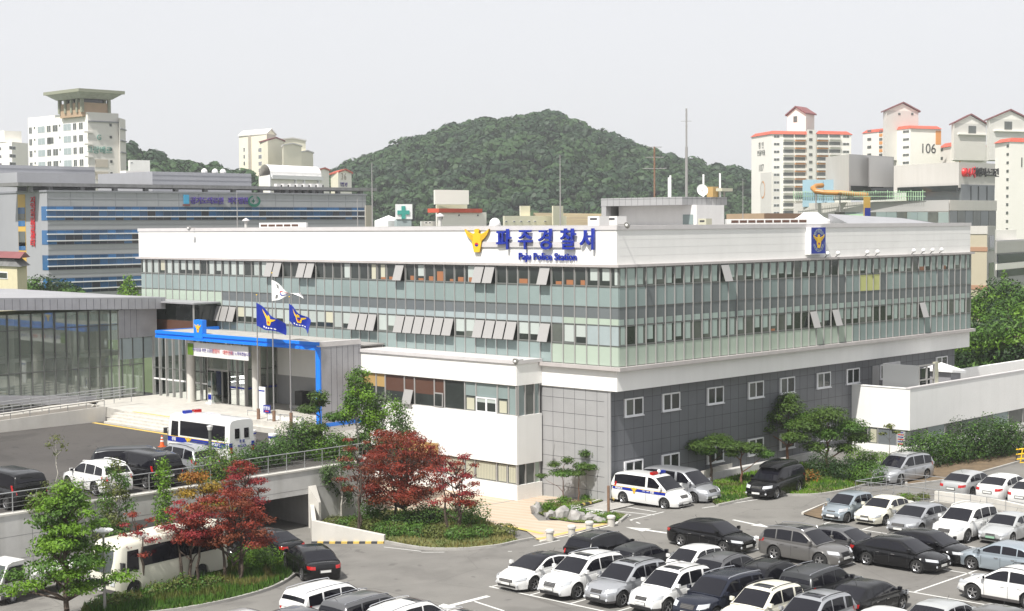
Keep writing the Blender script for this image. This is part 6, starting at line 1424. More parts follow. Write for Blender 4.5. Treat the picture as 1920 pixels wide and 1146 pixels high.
        for xw in s.xw:
            for sg in (1, -1):
                r = s.r; wy = sg*(W-.115); T = MB(); wd = .105
                T.lathe([(r*.62, -wd), (r*.93, -wd), (r, -wd*.7), (r, wd*.7), (r*.93, wd), (r*.62, wd)], (xw, wy, r), 'tyre', 22, 'y')
                A('wheel', T, 40); ip = len(o)-1
                D = MB(); yo = wy+sg*wd*.55
                D.lathe([(.001, 0), (r*.63, 0)], (xw, yo-sg*.05, r), 'plastic_dark', 18, 'y')
                D.lathe([(r*.58, sg*.03), (r*.66, sg*.055), (r*.66, -sg*.04)], (xw, yo, r), 'alloy', 20, 'y'); D.lathe([(.001, sg*.035), (r*.15, sg*.03), (r*.17, 0)], (xw, yo, r), 'alloy', 10, 'y')
                for k in range(s.wmk):
                    a = 2*pi*k/s.wmk+.3; u = Vector((cos(a), 0, sin(a))); v = Vector((-sin(a), 0, cos(a))); c = Vector((xw, yo, r))
                    q = [c+u*r*.10-v*r*.10, c+u*r*.10+v*r*.10, c+u*r*.62+v*r*.07, c+u*r*.62-v*r*.07]; q = [p_+Vector((0, sg*.028, 0)) for p_ in q]
                    D.add([tuple(p_) for p_ in q]+[tuple(p_-Vector((0, sg*.03, 0))) for p_ in q], [(0, 1, 2, 3), (0, 4, 5, 1), (2, 6, 7, 3), (1, 5, 6, 2), (3, 7, 4, 0)], 'alloy')
                A('rim', D, 40, ip)
        for fn in s.extra: fn(s, A)
        return o
def car(**k):
    c = Car(**{a: b for a, b in k.items() if a in Car.__init__.__code__.co_varnames})
    d = dict(hl=(.60, .72), hly=(.55, .93), tl=(.72, .88), tly=(.55, .93), gr=(.56, .70), gw=.42, bars=2, lowin=.12, pz=.42, rpz=.62, handles=(.0,), chromeh=False, extra=())
    d.update({a: b for a, b in k.items() if a not in Car.__init__.__code__.co_varnames}); c.__dict__.update(d); return c
def x_roofbox(s, A):
    b = MB(); P = [(-1.9, 1.86), (-1.75, 2.02), (-1.0, 2.08), (.2, 2.06), (.75, 1.92), (.95, 1.80)]
    V = []; 
    for x, z in P: w = .72 if -1.8 < x < .8 else .6; V += [(x, -w, 1.80), (x, -w, z-.08), (x, -w*.8, z), (x, w*.8, z), (x, w, z-.08), (x, w, 1.80)]
    F = [(6*i+j, 6*i+j+1, 6*i+j+7, 6*i+j+6) for i in range(5) for j in range(5)]+[(0, 1, 2, 3, 4, 5), (30, 35, 34, 33, 32, 31)]
    b.add(V, F, 'PAINT'); A('roof_box', b, 30)
def stripe(s, A, z0, z1, x0, x1, m='sign_blue', off=.014):
    for sg in (1, -1):
        def P(u, v):
            x = lerp(x0, x1, u); z = lerp(z0, z1, v); return (x+s.dx(x, z), sg*((s.hw(x)*.998 if z < s.belt else s.ws(x, z))+off), z)
        A('livery_stripe', s.patch(P, 20, 2, m, (0, -.02*sg, 0)), 40)
        def P(u, v):
            x = lerp(x0, x1, u); z = lerp(z1, z1+.03, v); return (x+s.dx(x, z), sg*((s.hw(x)*.998 if z < s.belt else s.ws(x, z))+off), z)
        A('yellow_line', s.patch(P, 20, 1, 'gold', (0, -.02*sg, 0)), 40)
def x_police_van(s, A):
    stripe(s, A, .86, 1.03, -2.45, 1.75)
    b = MB(); b.box(.30, .55, .12, .62, 1.95, 2.10, 'sign_blue'); b.box(.30, .55, -.62, -.12, 1.95, 2.10, 'lamp_red'); b.box(.36, .49, -.12, .12, 1.95, 2.05, 'white'); A('light_bar', b)
    b = MB(); b.sphere((.55, -.05, 2.12), .11, 'white', 8); A('loudspeaker', b)
    for sg in (1, -1): A('livery_text', ('text', 'POLICE', .17, (-1.85, sg*(s.W/2+.022), .945), (sg*-1, 0, 0), (0, 0, 1))); A('livery_text', ('text', '경찰', .17, (.75, sg*(s.W/2+.022), .945), (sg*-1, 0, 0), (0, 0, 1)))
    for sg in (1, -1): A('livery_emblem', ('emb', (-.65, sg*(s.W/2+.02), .92), (sg*-1, 0, 0), (0, 0, 1), .26))
TYPES = {
 'sedan': car(L=4.82, W=1.84, H=1.47, wb=2.78, r=.33, belt=.95, gc=.19, top=[(-2.41, .92), (-2.25, 1.0), (-1.6, 1.02), (-.9, .97), (.9, .95), (1.6, .90), (2.1, .80), (2.35, .70), (2.41, .64)],
              roof=[(-1.95, .98), (-1.12, 1.38), (-.5, 1.45), (.25, 1.45), (.48, 1.39), (1.38, .93)], win=((-1.42, -.92), (-.86, -.12), (-.04, .86)), seams=(-.9, -.08, .92), handles=(-.72, .14), chromeh=True, sunroof=False, bars=3),
 'sedan_old': car(L=4.5, W=1.72, H=1.40, wb=2.62, r=.30, belt=.90, gc=.18, kf=.22, top=[(-2.25, .86), (-2.1, .95), (-1.5, .98), (-.9, .92), (.9, .90), (1.5, .84), (2.0, .74), (2.2, .66), (2.25, .58)],
              roof=[(-1.65, .95), (-1.0, 1.30), (-.45, 1.38), (.15, 1.38), (.38, 1.33), (1.15, .88)], win=((-1.2, -.85), (-.80, -.12), (-.04, .72)), seams=(-.85, -.08, .8), handles=(-.65, .12), hl=(.52, .64), gr=(.52, .60), gw=.30, bars=1, tl=(.68, .80), tumble=.34),
 'coupe_sedan': car(L=4.80, W=1.85, H=1.42, wb=2.71, r=.34, belt=.94, gc=.17, kf=.34, top=[(-2.40, .90), (-2.25, 1.02), (-1.7, 1.03), (-.9, .97), (.8, .94), (1.5, .88), (2.05, .78), (2.33, .68), (2.40, .60)],
              roof=[(-2.05, .99), (-1.1, 1.32), (-.5, 1.42), (.1, 1.42), (.42, 1.35), (1.32, .92)], win=((-1.5, -.92), (-.86, -.10), (-.02, .90)), seams=(-.9, -.06, .95), handles=(-.7, .16), blackroof=True, bars=3, gr=(.50, .62), gw=.45, lowin=.10, hl=(.56, .67), tl=(.72, .86), tumble=.36),
 'suv': car(L=4.70, W=1.89, H=1.72, wb=2.70, r=.37, belt=1.08, gc=.25, kr=.16, top=[(-2.35, 1.02), (-2.2, 1.10), (-.9, 1.08), (.9, 1.06), (1.45, 1.03), (2.0, .95), (2.28, .84), (2.35, .72)],
              roof=[(-2.25, 1.10), (-1.92, 1.60), (-1.0, 1.70), (.0, 1.70), (.30, 1.63), (1.18, 1.04)], win=((-1.98, -1.28), (-1.20, -.34), (-.26, .72)), seams=(-1.1, -.30, .78), handles=(-.85, -.02), rails='chrome', sunroof=True, clad=False, hl=(.70, .86), gr=(.62, .80), gw=.36, pz=.52, rpz=.90, tl=(.86, 1.06), tly=(.74, .95), lowin=.16, bars=3, tumble=.24, pil=.11),
 'suv_box': car(L=4.40, W=1.84, H=1.70, wb=2.63, r=.36, belt=1.06, gc=.25, kr=.12, top=[(-2.20, 1.0), (-2.1, 1.08), (-.9, 1.06), (.8, 1.04), (1.4, 1.01), (1.9, .94), (2.13, .85), (2.20, .72)],
              roof=[(-2.12, 1.08), (-1.86, 1.60), (-1.0, 1.69), (-.1, 1.69), (.22, 1.62), (1.05, 1.02)], win=((-1.86, -1.36), (-1.20, -.38), (-.30, .62)), seams=(-1.1, -.34, .68), handles=(-.85, -.06), rails='plastic_dark', sunroof=True, clad=True, hl=(.68, .84), gr=(.66, .80), gw=.34, pz=.52, rpz=.85, tl=(.84, 1.08), tly=(.76, .95), lowin=.16, bars=2, tumble=.22),
 'suv_large': car(L=4.78, W=1.90, H=1.76, wb=2.80, r=.38, belt=1.12, gc=.26, kr=.10, kf=.24, top=[(-2.39, 1.06), (-2.3, 1.14), (-.9, 1.12), (.9, 1.10), (1.5, 1.07), (2.1, 1.0), (2.33, .90), (2.39, .76)],
              roof=[(-2.34, 1.14), (-2.16, 1.66), (-1.0, 1.74), (.0, 1.74), (.28, 1.68), (1.10, 1.08)], win=((-2.1, -1.38), (-1.28, -.40), (-.32, .66)), seams=(-1.15, -.36, .72), handles=(-.9, -.08), rails='chrome', hl=(.74, .92), gr=(.70, .88), gw=.38, pz=.55, rpz=.92, tl=(.90, 1.16), tly=(.78, .95), lowin=.16, bars=3, tumble=.20),
 'suv_sleek': car(L=4.48, W=1.86, H=1.64, wb=2.67, r=.37, belt=1.04, gc=.22, kf=.32, top=[(-2.24, 1.0), (-2.1, 1.10), (-.9, 1.06), (.8, 1.02), (1.4, .98), (1.95, .88), (2.17, .78), (2.24, .66)],
              roof=[(-2.12, 1.08), (-1.6, 1.50), (-.9, 1.62), (-.1, 1.63), (.24, 1.55), (1.22, 1.0)], win=((-1.72, -1.2), (-1.14, -.36), (-.28, .78)), seams=(-1.05, -.32, .8), handles=(-.85, -.04), rails='plastic_dark', clad=True, hl=(.68, .82), hly=(.5, .95), gr=(.56, .74), gw=.40, pz=.45, rpz=.80, tl=(.84, 1.0), tly=(.60, .95), lowin=.14, bars=3, tumble=.26),
 'hatch': car(L=3.62, W=1.60, H=1.49, wb=2.39, r=.29, belt=.96, gc=.17, kf=.26, kr=.12, top=[(-1.81, .92), (-1.74, 1.0), (-.9, .97), (.6, .95), (1.1, .90), (1.55, .80), (1.76, .70), (1.81, .62)],
              roof=[(-1.76, 1.0), (-1.52, 1.38), (-.9, 1.47), (-.1, 1.48), (.18, 1.42), (.98, .92)], win=((-1.45, -.98), (-.92, -.32), (-.24, .62)), seams=(-.95, -.28, .64), handles=(-.75, -.06), hl=(.64, .82), hly=(.62, .95), gr=(.64, .70), gw=.32, bars=1, lowin=.16, tl=(.80, 1.08), tly=(.78, .96), rpz=.80, tumble=.24),
 'minivan': car(L=4.93, W=1.90, H=1.78, wb=3.02, r=.34, belt=1.06, gc=.20, kr=.12, kf=.30, top=[(-2.46, 1.02), (-2.35, 1.10), (-.9, 1.07), (1.0, 1.04), (1.6, 1.0), (2.1, .90), (2.38, .78), (2.46, .66)],
              roof=[(-2.40, 1.10), (-2.10, 1.64), (-1.2, 1.75), (.2, 1.76), (.5, 1.69), (1.50, 1.02)], win=((-2.1, -1.32), (-1.22, -.16), (-.06, 1.0)), seams=(-1.2, -.10, 1.05), handles=(-.95, .12), rails='plastic_dark', hl=(.66, .84), hly=(.60, .95), gr=(.60, .74), gw=.34, rpz=.85, tl=(.84, 1.12), tly=(.80, .95), tumble=.22, bars=1),
 'roof_box_minivan': car(L=5.13, W=1.91, H=1.82, wb=3.0, r=.36, belt=1.10, gc=.22, kr=.10, kf=.30, top=[(-2.56, 1.04), (-2.45, 1.14), (-.9, 1.11), (1.0, 1.08), (1.7, 1.03), (2.2, .92), (2.48, .80), (2.56, .68)],
              roof=[(-2.50, 1.14), (-2.3, 1.72), (-1.2, 1.80), (.2, 1.80), (.5, 1.73), (1.50, 1.06)], win=((-2.2, -1.32), (-1.22, -.16), (-.06, 1.0)), seams=(-1.2, -.10, 1.05), handles=(-.95, .12), hl=(.70, .86), hly=(.45, .92), gr=(.70, .84), gw=.36, rpz=.85, tl=(.84, 1.12), tly=(.80, .95), tumble=.20, bars=2, extra=(x_roofbox,)),
 'van': car(L=5.12, W=1.92, H=1.93, wb=3.20, r=.34, belt=1.15, gc=.20, kr=.10, kf=.32, top=[(-2.56, 1.12), (-2.5, 1.18), (1.2, 1.14), (1.7, 1.06), (2.15, .93), (2.46, .80), (2.56, .66)],
              roof=[(-2.52, 1.18), (-2.36, 1.80), (-1.6, 1.90), (.5, 1.90), (.80, 1.82), (1.78, 1.06)], win=((-2.28, .15), (.33, 1.25)), seams=(.24, 1.2, -1.3), handles=(.10, .42), hl=(.66, .86), hly=(.66, .96), gr=(.70, .86), gw=.34, bars=3, rpz=.75, tl=(.86, 1.30), tly=(.86, .96), tumble=.13, pz=.40),
}
import copy as _cp
TYPES['police_van'] = _cp.copy(TYPES['van']); TYPES['police_van'].extra = (x_police_van,)
TYPES['sedan_green_plate'] = _cp.copy(TYPES['sedan_old']); TYPES['sedan_green_plate'].platem = 'plate_green'
TYPES['suv_plain'] = _cp.copy(TYPES['suv']); TYPES['suv_plain'].sunroof = False; TYPES['suv_plain'].rails = 'PAINT'
# minibus: one tall lofted box
def bus_parts(L, W, H, r, livery=None, win=None, wb=None):
    o = []; A = lambda nm, b, sm=40, par=None: (o.append((nm, b, sm, par)), len(o)-1)[1]
    xf, xr = L/2, -L/2; wb = wb or L*.6; xw = (xf-1.05, xf-1.05-wb); gc = .32; R = r+.09
    def arch(x):
        z = gc
        for q in xw:
            if abs(x-q) < R: z = max(z, r+sqrt(R*R-(x-q)**2))
        return z
    def nose(z): return -.02-.30*max(0, (z-1.35)/(H-1.35))**1.3-.05*max(0, (.6-z)/.3) if z > 0 else 0
    def hw(x): u = max(0, (x-(xf-.45))/.45); v = max(0, (xr+.25-x)/.25); return W/2*(1-.16*u**2.5-.10*v**2.5)
    def dx(x, z): u = max(0, (x-(xf-1.4))/1.4); return u**1.5*nose(z)
    xs = sorted({xr+L*i/30 for i in range(31)} | {q+R*.999*sin(pi/2*k/6) for q in xw for k in range(-6, 7)} | {q+s_*R*1.01 for q in xw for s_ in (1, -1)} | {xf-.05, xf-.12, xf-.25, xr+.05, xr+.14})
    rows = []
    for x in xs:
        w = hw(x); e = max(0, (x-(xf-.5))/.5)**2*.10+max(0, (xr+.3-x)/.3)**2*.06; z7 = arch(x); ht = H-e
        s_ = [(0, ht), (.5*w, ht-.02), (.78*w, ht-.06), (.90*w, ht-.16), (.945*w, ht-.32), (.985*w, 1.5), (w, 1.25), (w, max(.95, z7+.02)), (w, max(.6, z7+.01)), (w*.97, z7), (0, z7)]
        rows.append([(x+dx(x, z), y, z) for y, z in s_])
    k = len(rows[0]); per = 2*k-2; V = []
    for q in rows: V += q+[(p[0], -p[1], p[2]) for p in q[1:-1]]
    def ix(i, j, sd): return i*per+j if sd == 0 or j in (0, k-1) else i*per+k+j-1
    F = []
    for i in range(len(rows)-1):
        for j in range(k-1): F += [(ix(i, j, 0), ix(i+1, j, 0), ix(i+1, j+1, 0), ix(i, j+1, 0)), (ix(i, j, 1), ix(i, j+1, 1), ix(i+1, j+1, 1), ix(i+1, j, 1))]
    for i, rv in ((0, 0), (len(rows)-1, 1)):
        for j in range(k-1):
            q = (ix(i, j, 0), ix(i, j+1, 0), ix(i, j+1, 1), ix(i, j, 1)); F.append(tuple(dict.fromkeys(q[::-1] if rv else q)))
    b = MB(); b.add(V, F, 'PAINT')
    for q in xw: b.box(q-r-.05, q+r+.05, -W/2+.12, W/2-.12, gc+.02, r*2, 'plastic_dark')
    A('body', b, 38)
    def sy(x, z):   # side half width at height
        w = hw(x); return poly([(1.25, w), (1.5, .985*w), (H-.32, .945*w), (H-.16, .9*w)], z)
    C = Car.patch
    for x0, x1, z0, z1 in win or [(xr+.35, xf-1.55, 1.42, H-.42), (xf-1.35, xf-.62, 1.30, H-.48)]:
        for sg in (1, -1):
            def P(u, v):
                x = lerp(x0, x1, u); z = lerp(z0, z1, v); return (x+dx(x, z), sg*(sy(x, z)+.014), z)
            A('side_window', C(None, P, 16, 3, 'car_glass', (0, -.03*sg, 0)))
    def P(u, v): y = lerp(-.86, .86, u)*W/2*.9; z = lerp(1.28, H-.42, v); x = xf-.0-.25*(abs(y)/(W/2))**4*.6; return (x+dx(xf, z)+.02-(.30 if abs(y) > 9 else 0), y, z)
    A('windshield', C(None, P, 8, 4, 'car_glass_clear', (-.04, 0, 0)))
    for sg in (1, -1):
        b = MB(); b.box(xr-.02, xr+.03, sg*.18, sg*.52, 1.55, 2.15, 'car_glass'); A('rear_window', b)
        b = MB(); b.box(xr-.03, xr+.06, sg*W*.36, sg*W*.45, .72, 1.05, 'lamp_red'); b.box(xr-.03, xr+.06, sg*W*.36, sg*W*.45, .62, .715, 'lamp_clear'); A('tail_light', b)
        b = MB(); b.box(xf-.14, xf+.02, sg*W*.28, sg*W*.42, .72, .92, 'lamp_clear'); A('headlight', b)
        b = MB(); b.box(xf-.35, xf-.18, sg*(W/2+.06), sg*(W/2+.24), 1.45, 1.80, 'plastic_dark'); b.box(xf-.3, xf-.25, sg*(W/2-.05), sg*(W/2+.1), 1.75, 1.8, 'plastic_dark'); A('side_mirror', b)
    b = MB(); b.box(xf-.05, xf+.03, -.9, .9, .36, .52, 'cladding'); A('front_bumper', b); b = MB(); b.box(xr-.06, xr+.03, -.9, .9, .36, .55, 'PAINT'); A('rear_bumper', b)
    b = MB(); b.box(xf-.02, xf+.035, -.45, .45, .75, .95, 'plastic_dark'); A('grille', b)
    for x_, d_ in ((xf+.02, 1), (xr-.075, -1)): b = MB(); b.box(x_, x_+.02, -.26, .26, .42, .53, 'plate'); A('number_plate', b)
    for q in xw:
        for sg in (1, -1):
            T = MB(); wy = sg*(W/2-.13); T.lathe([(r*.55, -.11), (r*.93, -.11), (r, -.08), (r, .08), (r*.93, .11), (r*.55, .11)], (q, wy, r), 'tyre', 22, 'y'); A('wheel', T); ip = len(o)-1
            D = MB(); D.lathe([(.001, sg*.02), (r*.3, sg*.05), (r*.45, 0), (r*.6, sg*.08)], (q, wy, r), 'alloy', 18, 'y'); A('rim', D, 40, ip)
    if livery:
        class S: pass
        for sg in (1, -1):
            def P(u, v): x = lerp(xr+.1, xf-.25, u); z = lerp(.98, 1.30, v); return (x+dx(x, z), sg*(hw(x)+.014), z)
            A('livery_stripe', C(None, P, 20, 2, 'sign_blue', (0, -.02*sg, 0)))
            def P(u, v): x = lerp(xr+.1, xf-.25, u); z = lerp(1.30, 1.33, v); return (x+dx(x, z), sg*(sy(x, z)+.016), z)
            A('yellow_line', C(None, P, 20, 1, 'gold', (0, -.02*sg, 0)))
            A('livery_text', ('text', 'POLICE', .24, (xr+1.15, sg*(W/2+.022), 1.14), (-sg, 0, 0), (0, 0, 1))); A('livery_text', ('text', '경찰', .24, (xf-.95, sg*(W/2+.022), 1.14), (-sg, 0, 0), (0, 0, 1)))
            A('livery_emblem', ('emb', (.75, sg*(W/2+.02), 1.12), (-sg, 0, 0), (0, 0, 1), .34))
        b = MB()
        for sg in (1, -1): b.box(xr-.012, xr+.02, sg*.72, sg*.95, .98, 1.30, 'sign_blue')
        A('rear_stripe', b); A('livery_text', ('text', '경 찰', .20, (xr-.012, 0, 1.36), (0, -1, 0), (0, 0, 1), 'sign_dark_blue')); A('livery_text', ('text', 'POLICE', .20, (xr-.012, 0, 1.08), (0, -1, 0), (0, 0, 1), 'sign_dark_blue'))
        b = MB(); b.box(xf-1.6, xf-1.3, .1, .62, H-.03, H+.15, 'sign_blue'); b.box(xf-1.6, xf-1.3, -.62, -.1, H-.03, H+.15, 'lamp_red'); b.box(xf-1.55, xf-1.35, -.1, .1, H-.03, H+.06, 'chrome'); A('light_bar', b)
    b = MB(); b.box(-.5, .6, -.5, .5, H-.03, H+.06, 'PAINT'); A('roof_vent', b)
    return o
def truck_parts():
    o = []; A = lambda nm, b, sm=40, par=None: (o.append((nm, b, sm, par)), len(o)-1)[1]
    b = MB(); P = [(2.45, .35), (2.5, .62), (2.48, .95), (2.12, 1.55), (1.95, 1.88), (1.7, 1.97), (.95, 1.98), (.85, 1.9), (.85, .42)]
    for i, (w_, _) in enumerate(((.80, 0),)): pass
    V = []; n = len(P)
    for y in (-.80, -.84, .84, .80):
        for x, z in P: V.append((x-(.02 if abs(y) > .82 else 0)*0, y*(1-.10*max(0, (z-1)/.95)), z))
    F = [(i+n*j, (i+1) % n+n*j, (i+1) % n+n*(j+1), i+n*(j+1)) for j in range(3) for i in range(n)]+[tuple(range(n)), tuple(range(3*n, 4*n))[::-1]]
    b.add(V, F, 'PAINT'); A('cab', b, 35)
    b = MB(); b.add([(2.475+.01, -.72, 1.0), (2.475+.01, .72, 1.0), (2.135, .68, 1.55), (2.135, -.68, 1.55)], [(0, 1, 2, 3)], 'car_glass_clear'); b.add([(2.14, -.68, 1.56), (2.14, .68, 1.56), (1.98, .64, 1.84), (1.98, -.64, 1.84)], [(0, 1, 2, 3)], 'car_glass_clear'); A('windshield', b)
    for sg in (1, -1):
        b = MB(); b.add([(2.25, sg*.856, 1.08), (1.1, sg*.856, 1.08), (1.1, sg*.80, 1.78), (1.9, sg*.80, 1.78)], [(0, 1, 2, 3)], 'car_glass'); A('side_window', b)
        b = MB(); b.box(2.44, 2.53, sg*.5, sg*.78, .68, .86, 'lamp_clear'); A('headlight', b)
        b = MB(); b.box(2.15, 2.22, sg*.95, sg*1.1, 1.35, 1.68, 'plastic_dark'); b.box(2.17, 2.2, sg*.8, sg*1.0, 1.5, 1.53, 'plastic_dark'); A('side_mirror', b)
        b = MB(); b.box(1.5, 1.52, sg*.858, sg*.84, .5, 1.0, 'plastic_dark'); b.box(.9, 2.4, sg*.86, sg*.80, .36, .52, 'cladding'); A('door_trim', b)
    b = MB(); b.box(2.40, 2.56, -.8, .8, .34, .58, 'PAINT'); b.box(2.5, 2.57, -.5, .5, .62, .70, 'plastic_dark'); A('front_bumper', b)
    b = MB(); b.box(-2.55, .75, -.87, .87, .72, .82, 'PAINT'); b.box(-2.55, .75, -.87, -.83, .82, 1.18, 'PAINT'); b.box(-2.55, .75, .83, .87, .82, 1.18, 'PAINT'); b.box(-2.55, -2.51, -.83, .83, .82, 1.18, 'PAINT'); b.box(.70, .75, -.83, .83, .82, 1.75, 'PAINT'); b.box(-2.4, .7, -.4, .4, .5, .72, 'plastic_dark'); A('load_bed', b)
    for q in (1.75, -1.2):
        for sg in (1, -1):
            T = MB(); r = .33; wy = sg*.72; T.lathe([(r*.55, -.09), (r*.93, -.09), (r, -.06), (r, .06), (r*.93, .09), (r*.55, .09)], (q, wy, r), 'tyre', 20, 'y'); A('wheel', T); ip = len(o)-1
            D = MB(); D.lathe([(.001, sg*.02), (r*.3, sg*.05), (r*.45, 0), (r*.6, sg*.08)], (q, wy, r), 'alloy', 16, 'y'); A('rim', D, 40, ip)
    return o
CACHE = {}
NAMES = {'sedan': 'parked_car', 'van': 'van', 'police_van': 'police_van'}
def vehicle(kind, label, cat, x, y, heading, paint, z=0.0, group=None, name='parked_car', pitch=0):
    if kind not in CACHE:
        src = TYPES[kind].make() if kind in TYPES else (bus_parts(6.35, 2.04, 2.74, .38, livery=True) if kind == 'police_bus' else bus_parts(7.08, 2.04, 2.75, .38) if kind == 'bus' else truck_parts())
        L = []
        for nm, b, sm, par in src:
            if isinstance(b, tuple):
                if b[0] == 'text': o = text_mb(b[1], b[2], .008, b[6] if len(b) > 6 else 'white', b[3], b[4], b[5], bold=.004, name=nm)
                else: o = emblem(b[1], b[2], b[3], b[4], .012, nm)
            else: o = b.build(nm, None, smooth=sm)
            L.append((nm, o.data, par)); bpy.data.objects.remove(o)
        CACHE[kind] = L
    root = thing(name, label, cat, (x, y, z if z else ZG(x, y)), 0, group); root.rotation_euler = (0, pitch, radians(heading)); del root['_o']
    made = []
    for nm, me, par in CACHE[kind]:
        o = bpy.data.objects.new(nm, me); COL.objects.link(o); o.parent = root if par is None else made[par]; made.append(o)
        for i, s_ in enumerate(me.materials):
            if s_ is M['PAINT']: o.material_slots[i].link = 'OBJECT'; o.material_slots[i].material = M[paint]
    return root
mat('PAINT', (.5, .5, .5), .3)
def wheelspot(kind, px, py, heading, front=True, left=True, z=None):
    """centre of a vehicle from where one of its tyres touches the ground"""
    if kind in TYPES: c = TYPES[kind]; W, xw = c.W, (c.xw[0] if front else c.xw[1])
    elif kind in ('bus', 'police_bus'): L = 7.08 if kind == 'bus' else 6.35; W = 2.04; xw = L/2-1.05 if front else L/2-1.05-L*.6
    else: W = 1.7; xw = 1.75 if front else -1.2
    p = G(px, py, z); h = radians(heading); f = Vector((cos(h), sin(h))); l = Vector((-sin(h), cos(h)))
    q = Vector((p.x, p.y))-f*xw-l*((W/2-.02) if left else -(W/2-.02)); return q.x, q.y
CARS = 'cars in the lower car park'
W_, S_, = 180, -90
def put(kind, px, py, heading, paint, label, front=True, left=True, cat='car', name='parked_car', group=CARS, z=0.0, xy=None):
    x, y = xy or wheelspot(kind, px, py, heading, front, left, z or None)
    return vehicle(kind, label, cat, x, y, heading, paint, z, group, name)
# front row, noses to the aisle (heading -X); the front-left tyre is the one seen
rowA = [('coupe_sedan', 1002.3, 1108.8, 'paint_white', 'white low sedan with a black glass roof, first in the nearest row'),
 ('suv', 1083.5, 1124.4, 'paint_white', 'white SUV with sunroof between the black-roofed white sedan and a silver SUV'),
 ('suv_box', 1168, 1139, 'paint_silver', 'silver SUV with dark lower cladding, third from the left in the nearest row'),
 ('suv_box', 1253, 1153, 'paint_white', 'white SUV with dark lower cladding and sunroof, fourth in the nearest row')]
for k, px, py, p, l in rowA: put(k, px, py, 180, p, l)
bx = lambda i: (-18.85, -11.35-2.47*i)
for i, (k, p, l) in enumerate([(None,)*3]*4+[('suv_large', 'paint_navy', 'dark navy SUV with silver roof rails in the nearest row'), ('suv_box', 'paint_cream', 'cream SUV with roof opening, sixth from the left in the nearest row'),
  ('suv_box', 'paint_silver', 'silver SUV at the bottom edge right of the cream SUV'), ]):
    if k:
        x, y = bx(i); hd = 180 if i < 8 else 0
        if i == 8: x = -18.2; 
        vehicle(k, l, 'car', x+(.35 if i == 4 else 0), y, hd, p, 0, CARS, 'parked_car')
for kind, p, px, py, zr, l in (('hatch', 'paint_white', 1640, 1147, 1.48, 'white small car cut by the bottom edge, right of a silver SUV'), ('sedan', 'paint_light_silver', 1756, 1131, 1.45, 'silver sedan by the bottom edge below the black chrome-trimmed sedan'), ('sedan', 'paint_mid_grey', 1862, 1142, 1.45, 'grey sedan roof cut by the bottom edge under the big white crossover')):
    q = G(px, py, zr); vehicle(kind, l, 'car', q.x, q.y, 180, p, 0, CARS, 'parked_car')
# second row, back to back
rowB = [('suv', 'paint_black', 0, 'black SUV with red tail lights, first in the second row', -14.05, -11.0), ('hatch', 'paint_dark_grey', 0, 'dark grey boxy small car beside the black SUV in the second row', -14.2, -13.55),
 ('hatch', 'paint_white', 180, 'white small hatchback facing the camera in the second row', -13.6, -16.0), ('suv_sleek', 'paint_grey', 0, 'grey crossover with roof rails seen from behind in the second row', -13.7, -18.45),
 ('suv_sleek', 'paint_black', 0, 'black crossover with wide tail lights seen from behind in the second row', -13.7, -20.9), ('suv_large', 'paint_dark_grey', 0, 'dark grey boxy SUV seen from behind in the second row', -13.6, -23.4),
 ('sedan', 'paint_black', 0, 'black sedan with chrome window line seen from behind in the second row', -13.9, -25.85)]
for k, p, h, l, x, y in rowB: vehicle(k, l, 'car', x, y, h, p, 0, CARS, 'parked_car')
# cars standing across the aisle (heading -Y): right side is seen
def putS(kind, rpx, rpy, paint, label, **kw): return put(kind, rpx, rpy, -90, paint, label, front=False, left=False, **kw)
putS('sedan', 1276, 1025, 'paint_black', 'black sedan standing alone across the aisle behind the nearest rows')
putS('suv', 1451, 1051, 'paint_mid_grey', 'brown-grey SUV with silver roof rails standing across the aisle')
vehicle('sedan', 'grey coupe-like sedan just behind the brown-grey SUV', 'car', -4.35, -18.6, -90, 'paint_grey', 0, CARS, 'parked_car')
putS('sedan', 1624, 1060, 'paint_black', 'black sedan with silver wheels, nearer one of the two black sedans side by side')
vehicle('sedan', 'black sedan with chrome window line, farther one of the two black sedans side by side', 'car', -2.3, -22.3, -90, 'paint_black', 0, CARS, 'parked_car')
put('sedan', 1821, 1069, 90, 'paint_silver_blue', 'pale blue-silver sedan facing left at the right edge', front=True, left=True)
put('suv_sleek', 1823, 1126, 90, 'paint_white', 'large white crossover with dark wheel arches facing left at the right edge', front=True, left=True)
# upper row
rowC = [('hatch', 1590, 981, 'paint_silver_blue', 'pale silver small hatchback, first in the upper row'), ('sedan_old', 1661, 986, 'paint_cream', 'old off-white sedan second in the upper row'),
        ('sedan', 1728, 1005, 'paint_silver', 'silver sedan third in the upper row'), ('suv_plain', 1815, 1019, 'paint_white', 'white SUV fourth in the upper row in front of the ramp wall'), ('sedan_green_plate', 1899, 1021, 'paint_light_silver', 'old silver sedan with a green number plate at the right end of the upper row')]
for k, px, py, p, l in rowC: put(k, px, py, 180, p, l)
for k, px, p, l, py in (('sedan', 1797, 'paint_light_silver', 'silver sedan with lit brake light beyond the wire railing', 905), ('sedan', 1865, 'paint_white', 'white sedan seen from behind beyond the wire railing', 912), ('sedan', 1925, 'paint_white', 'white sedan half cut by the right edge beyond the railing', 922)):
    c = G(px, py+26); vehicle(k, l, 'car', c.x+1.4, c.y, 0, p, 0, CARS, 'parked_car')
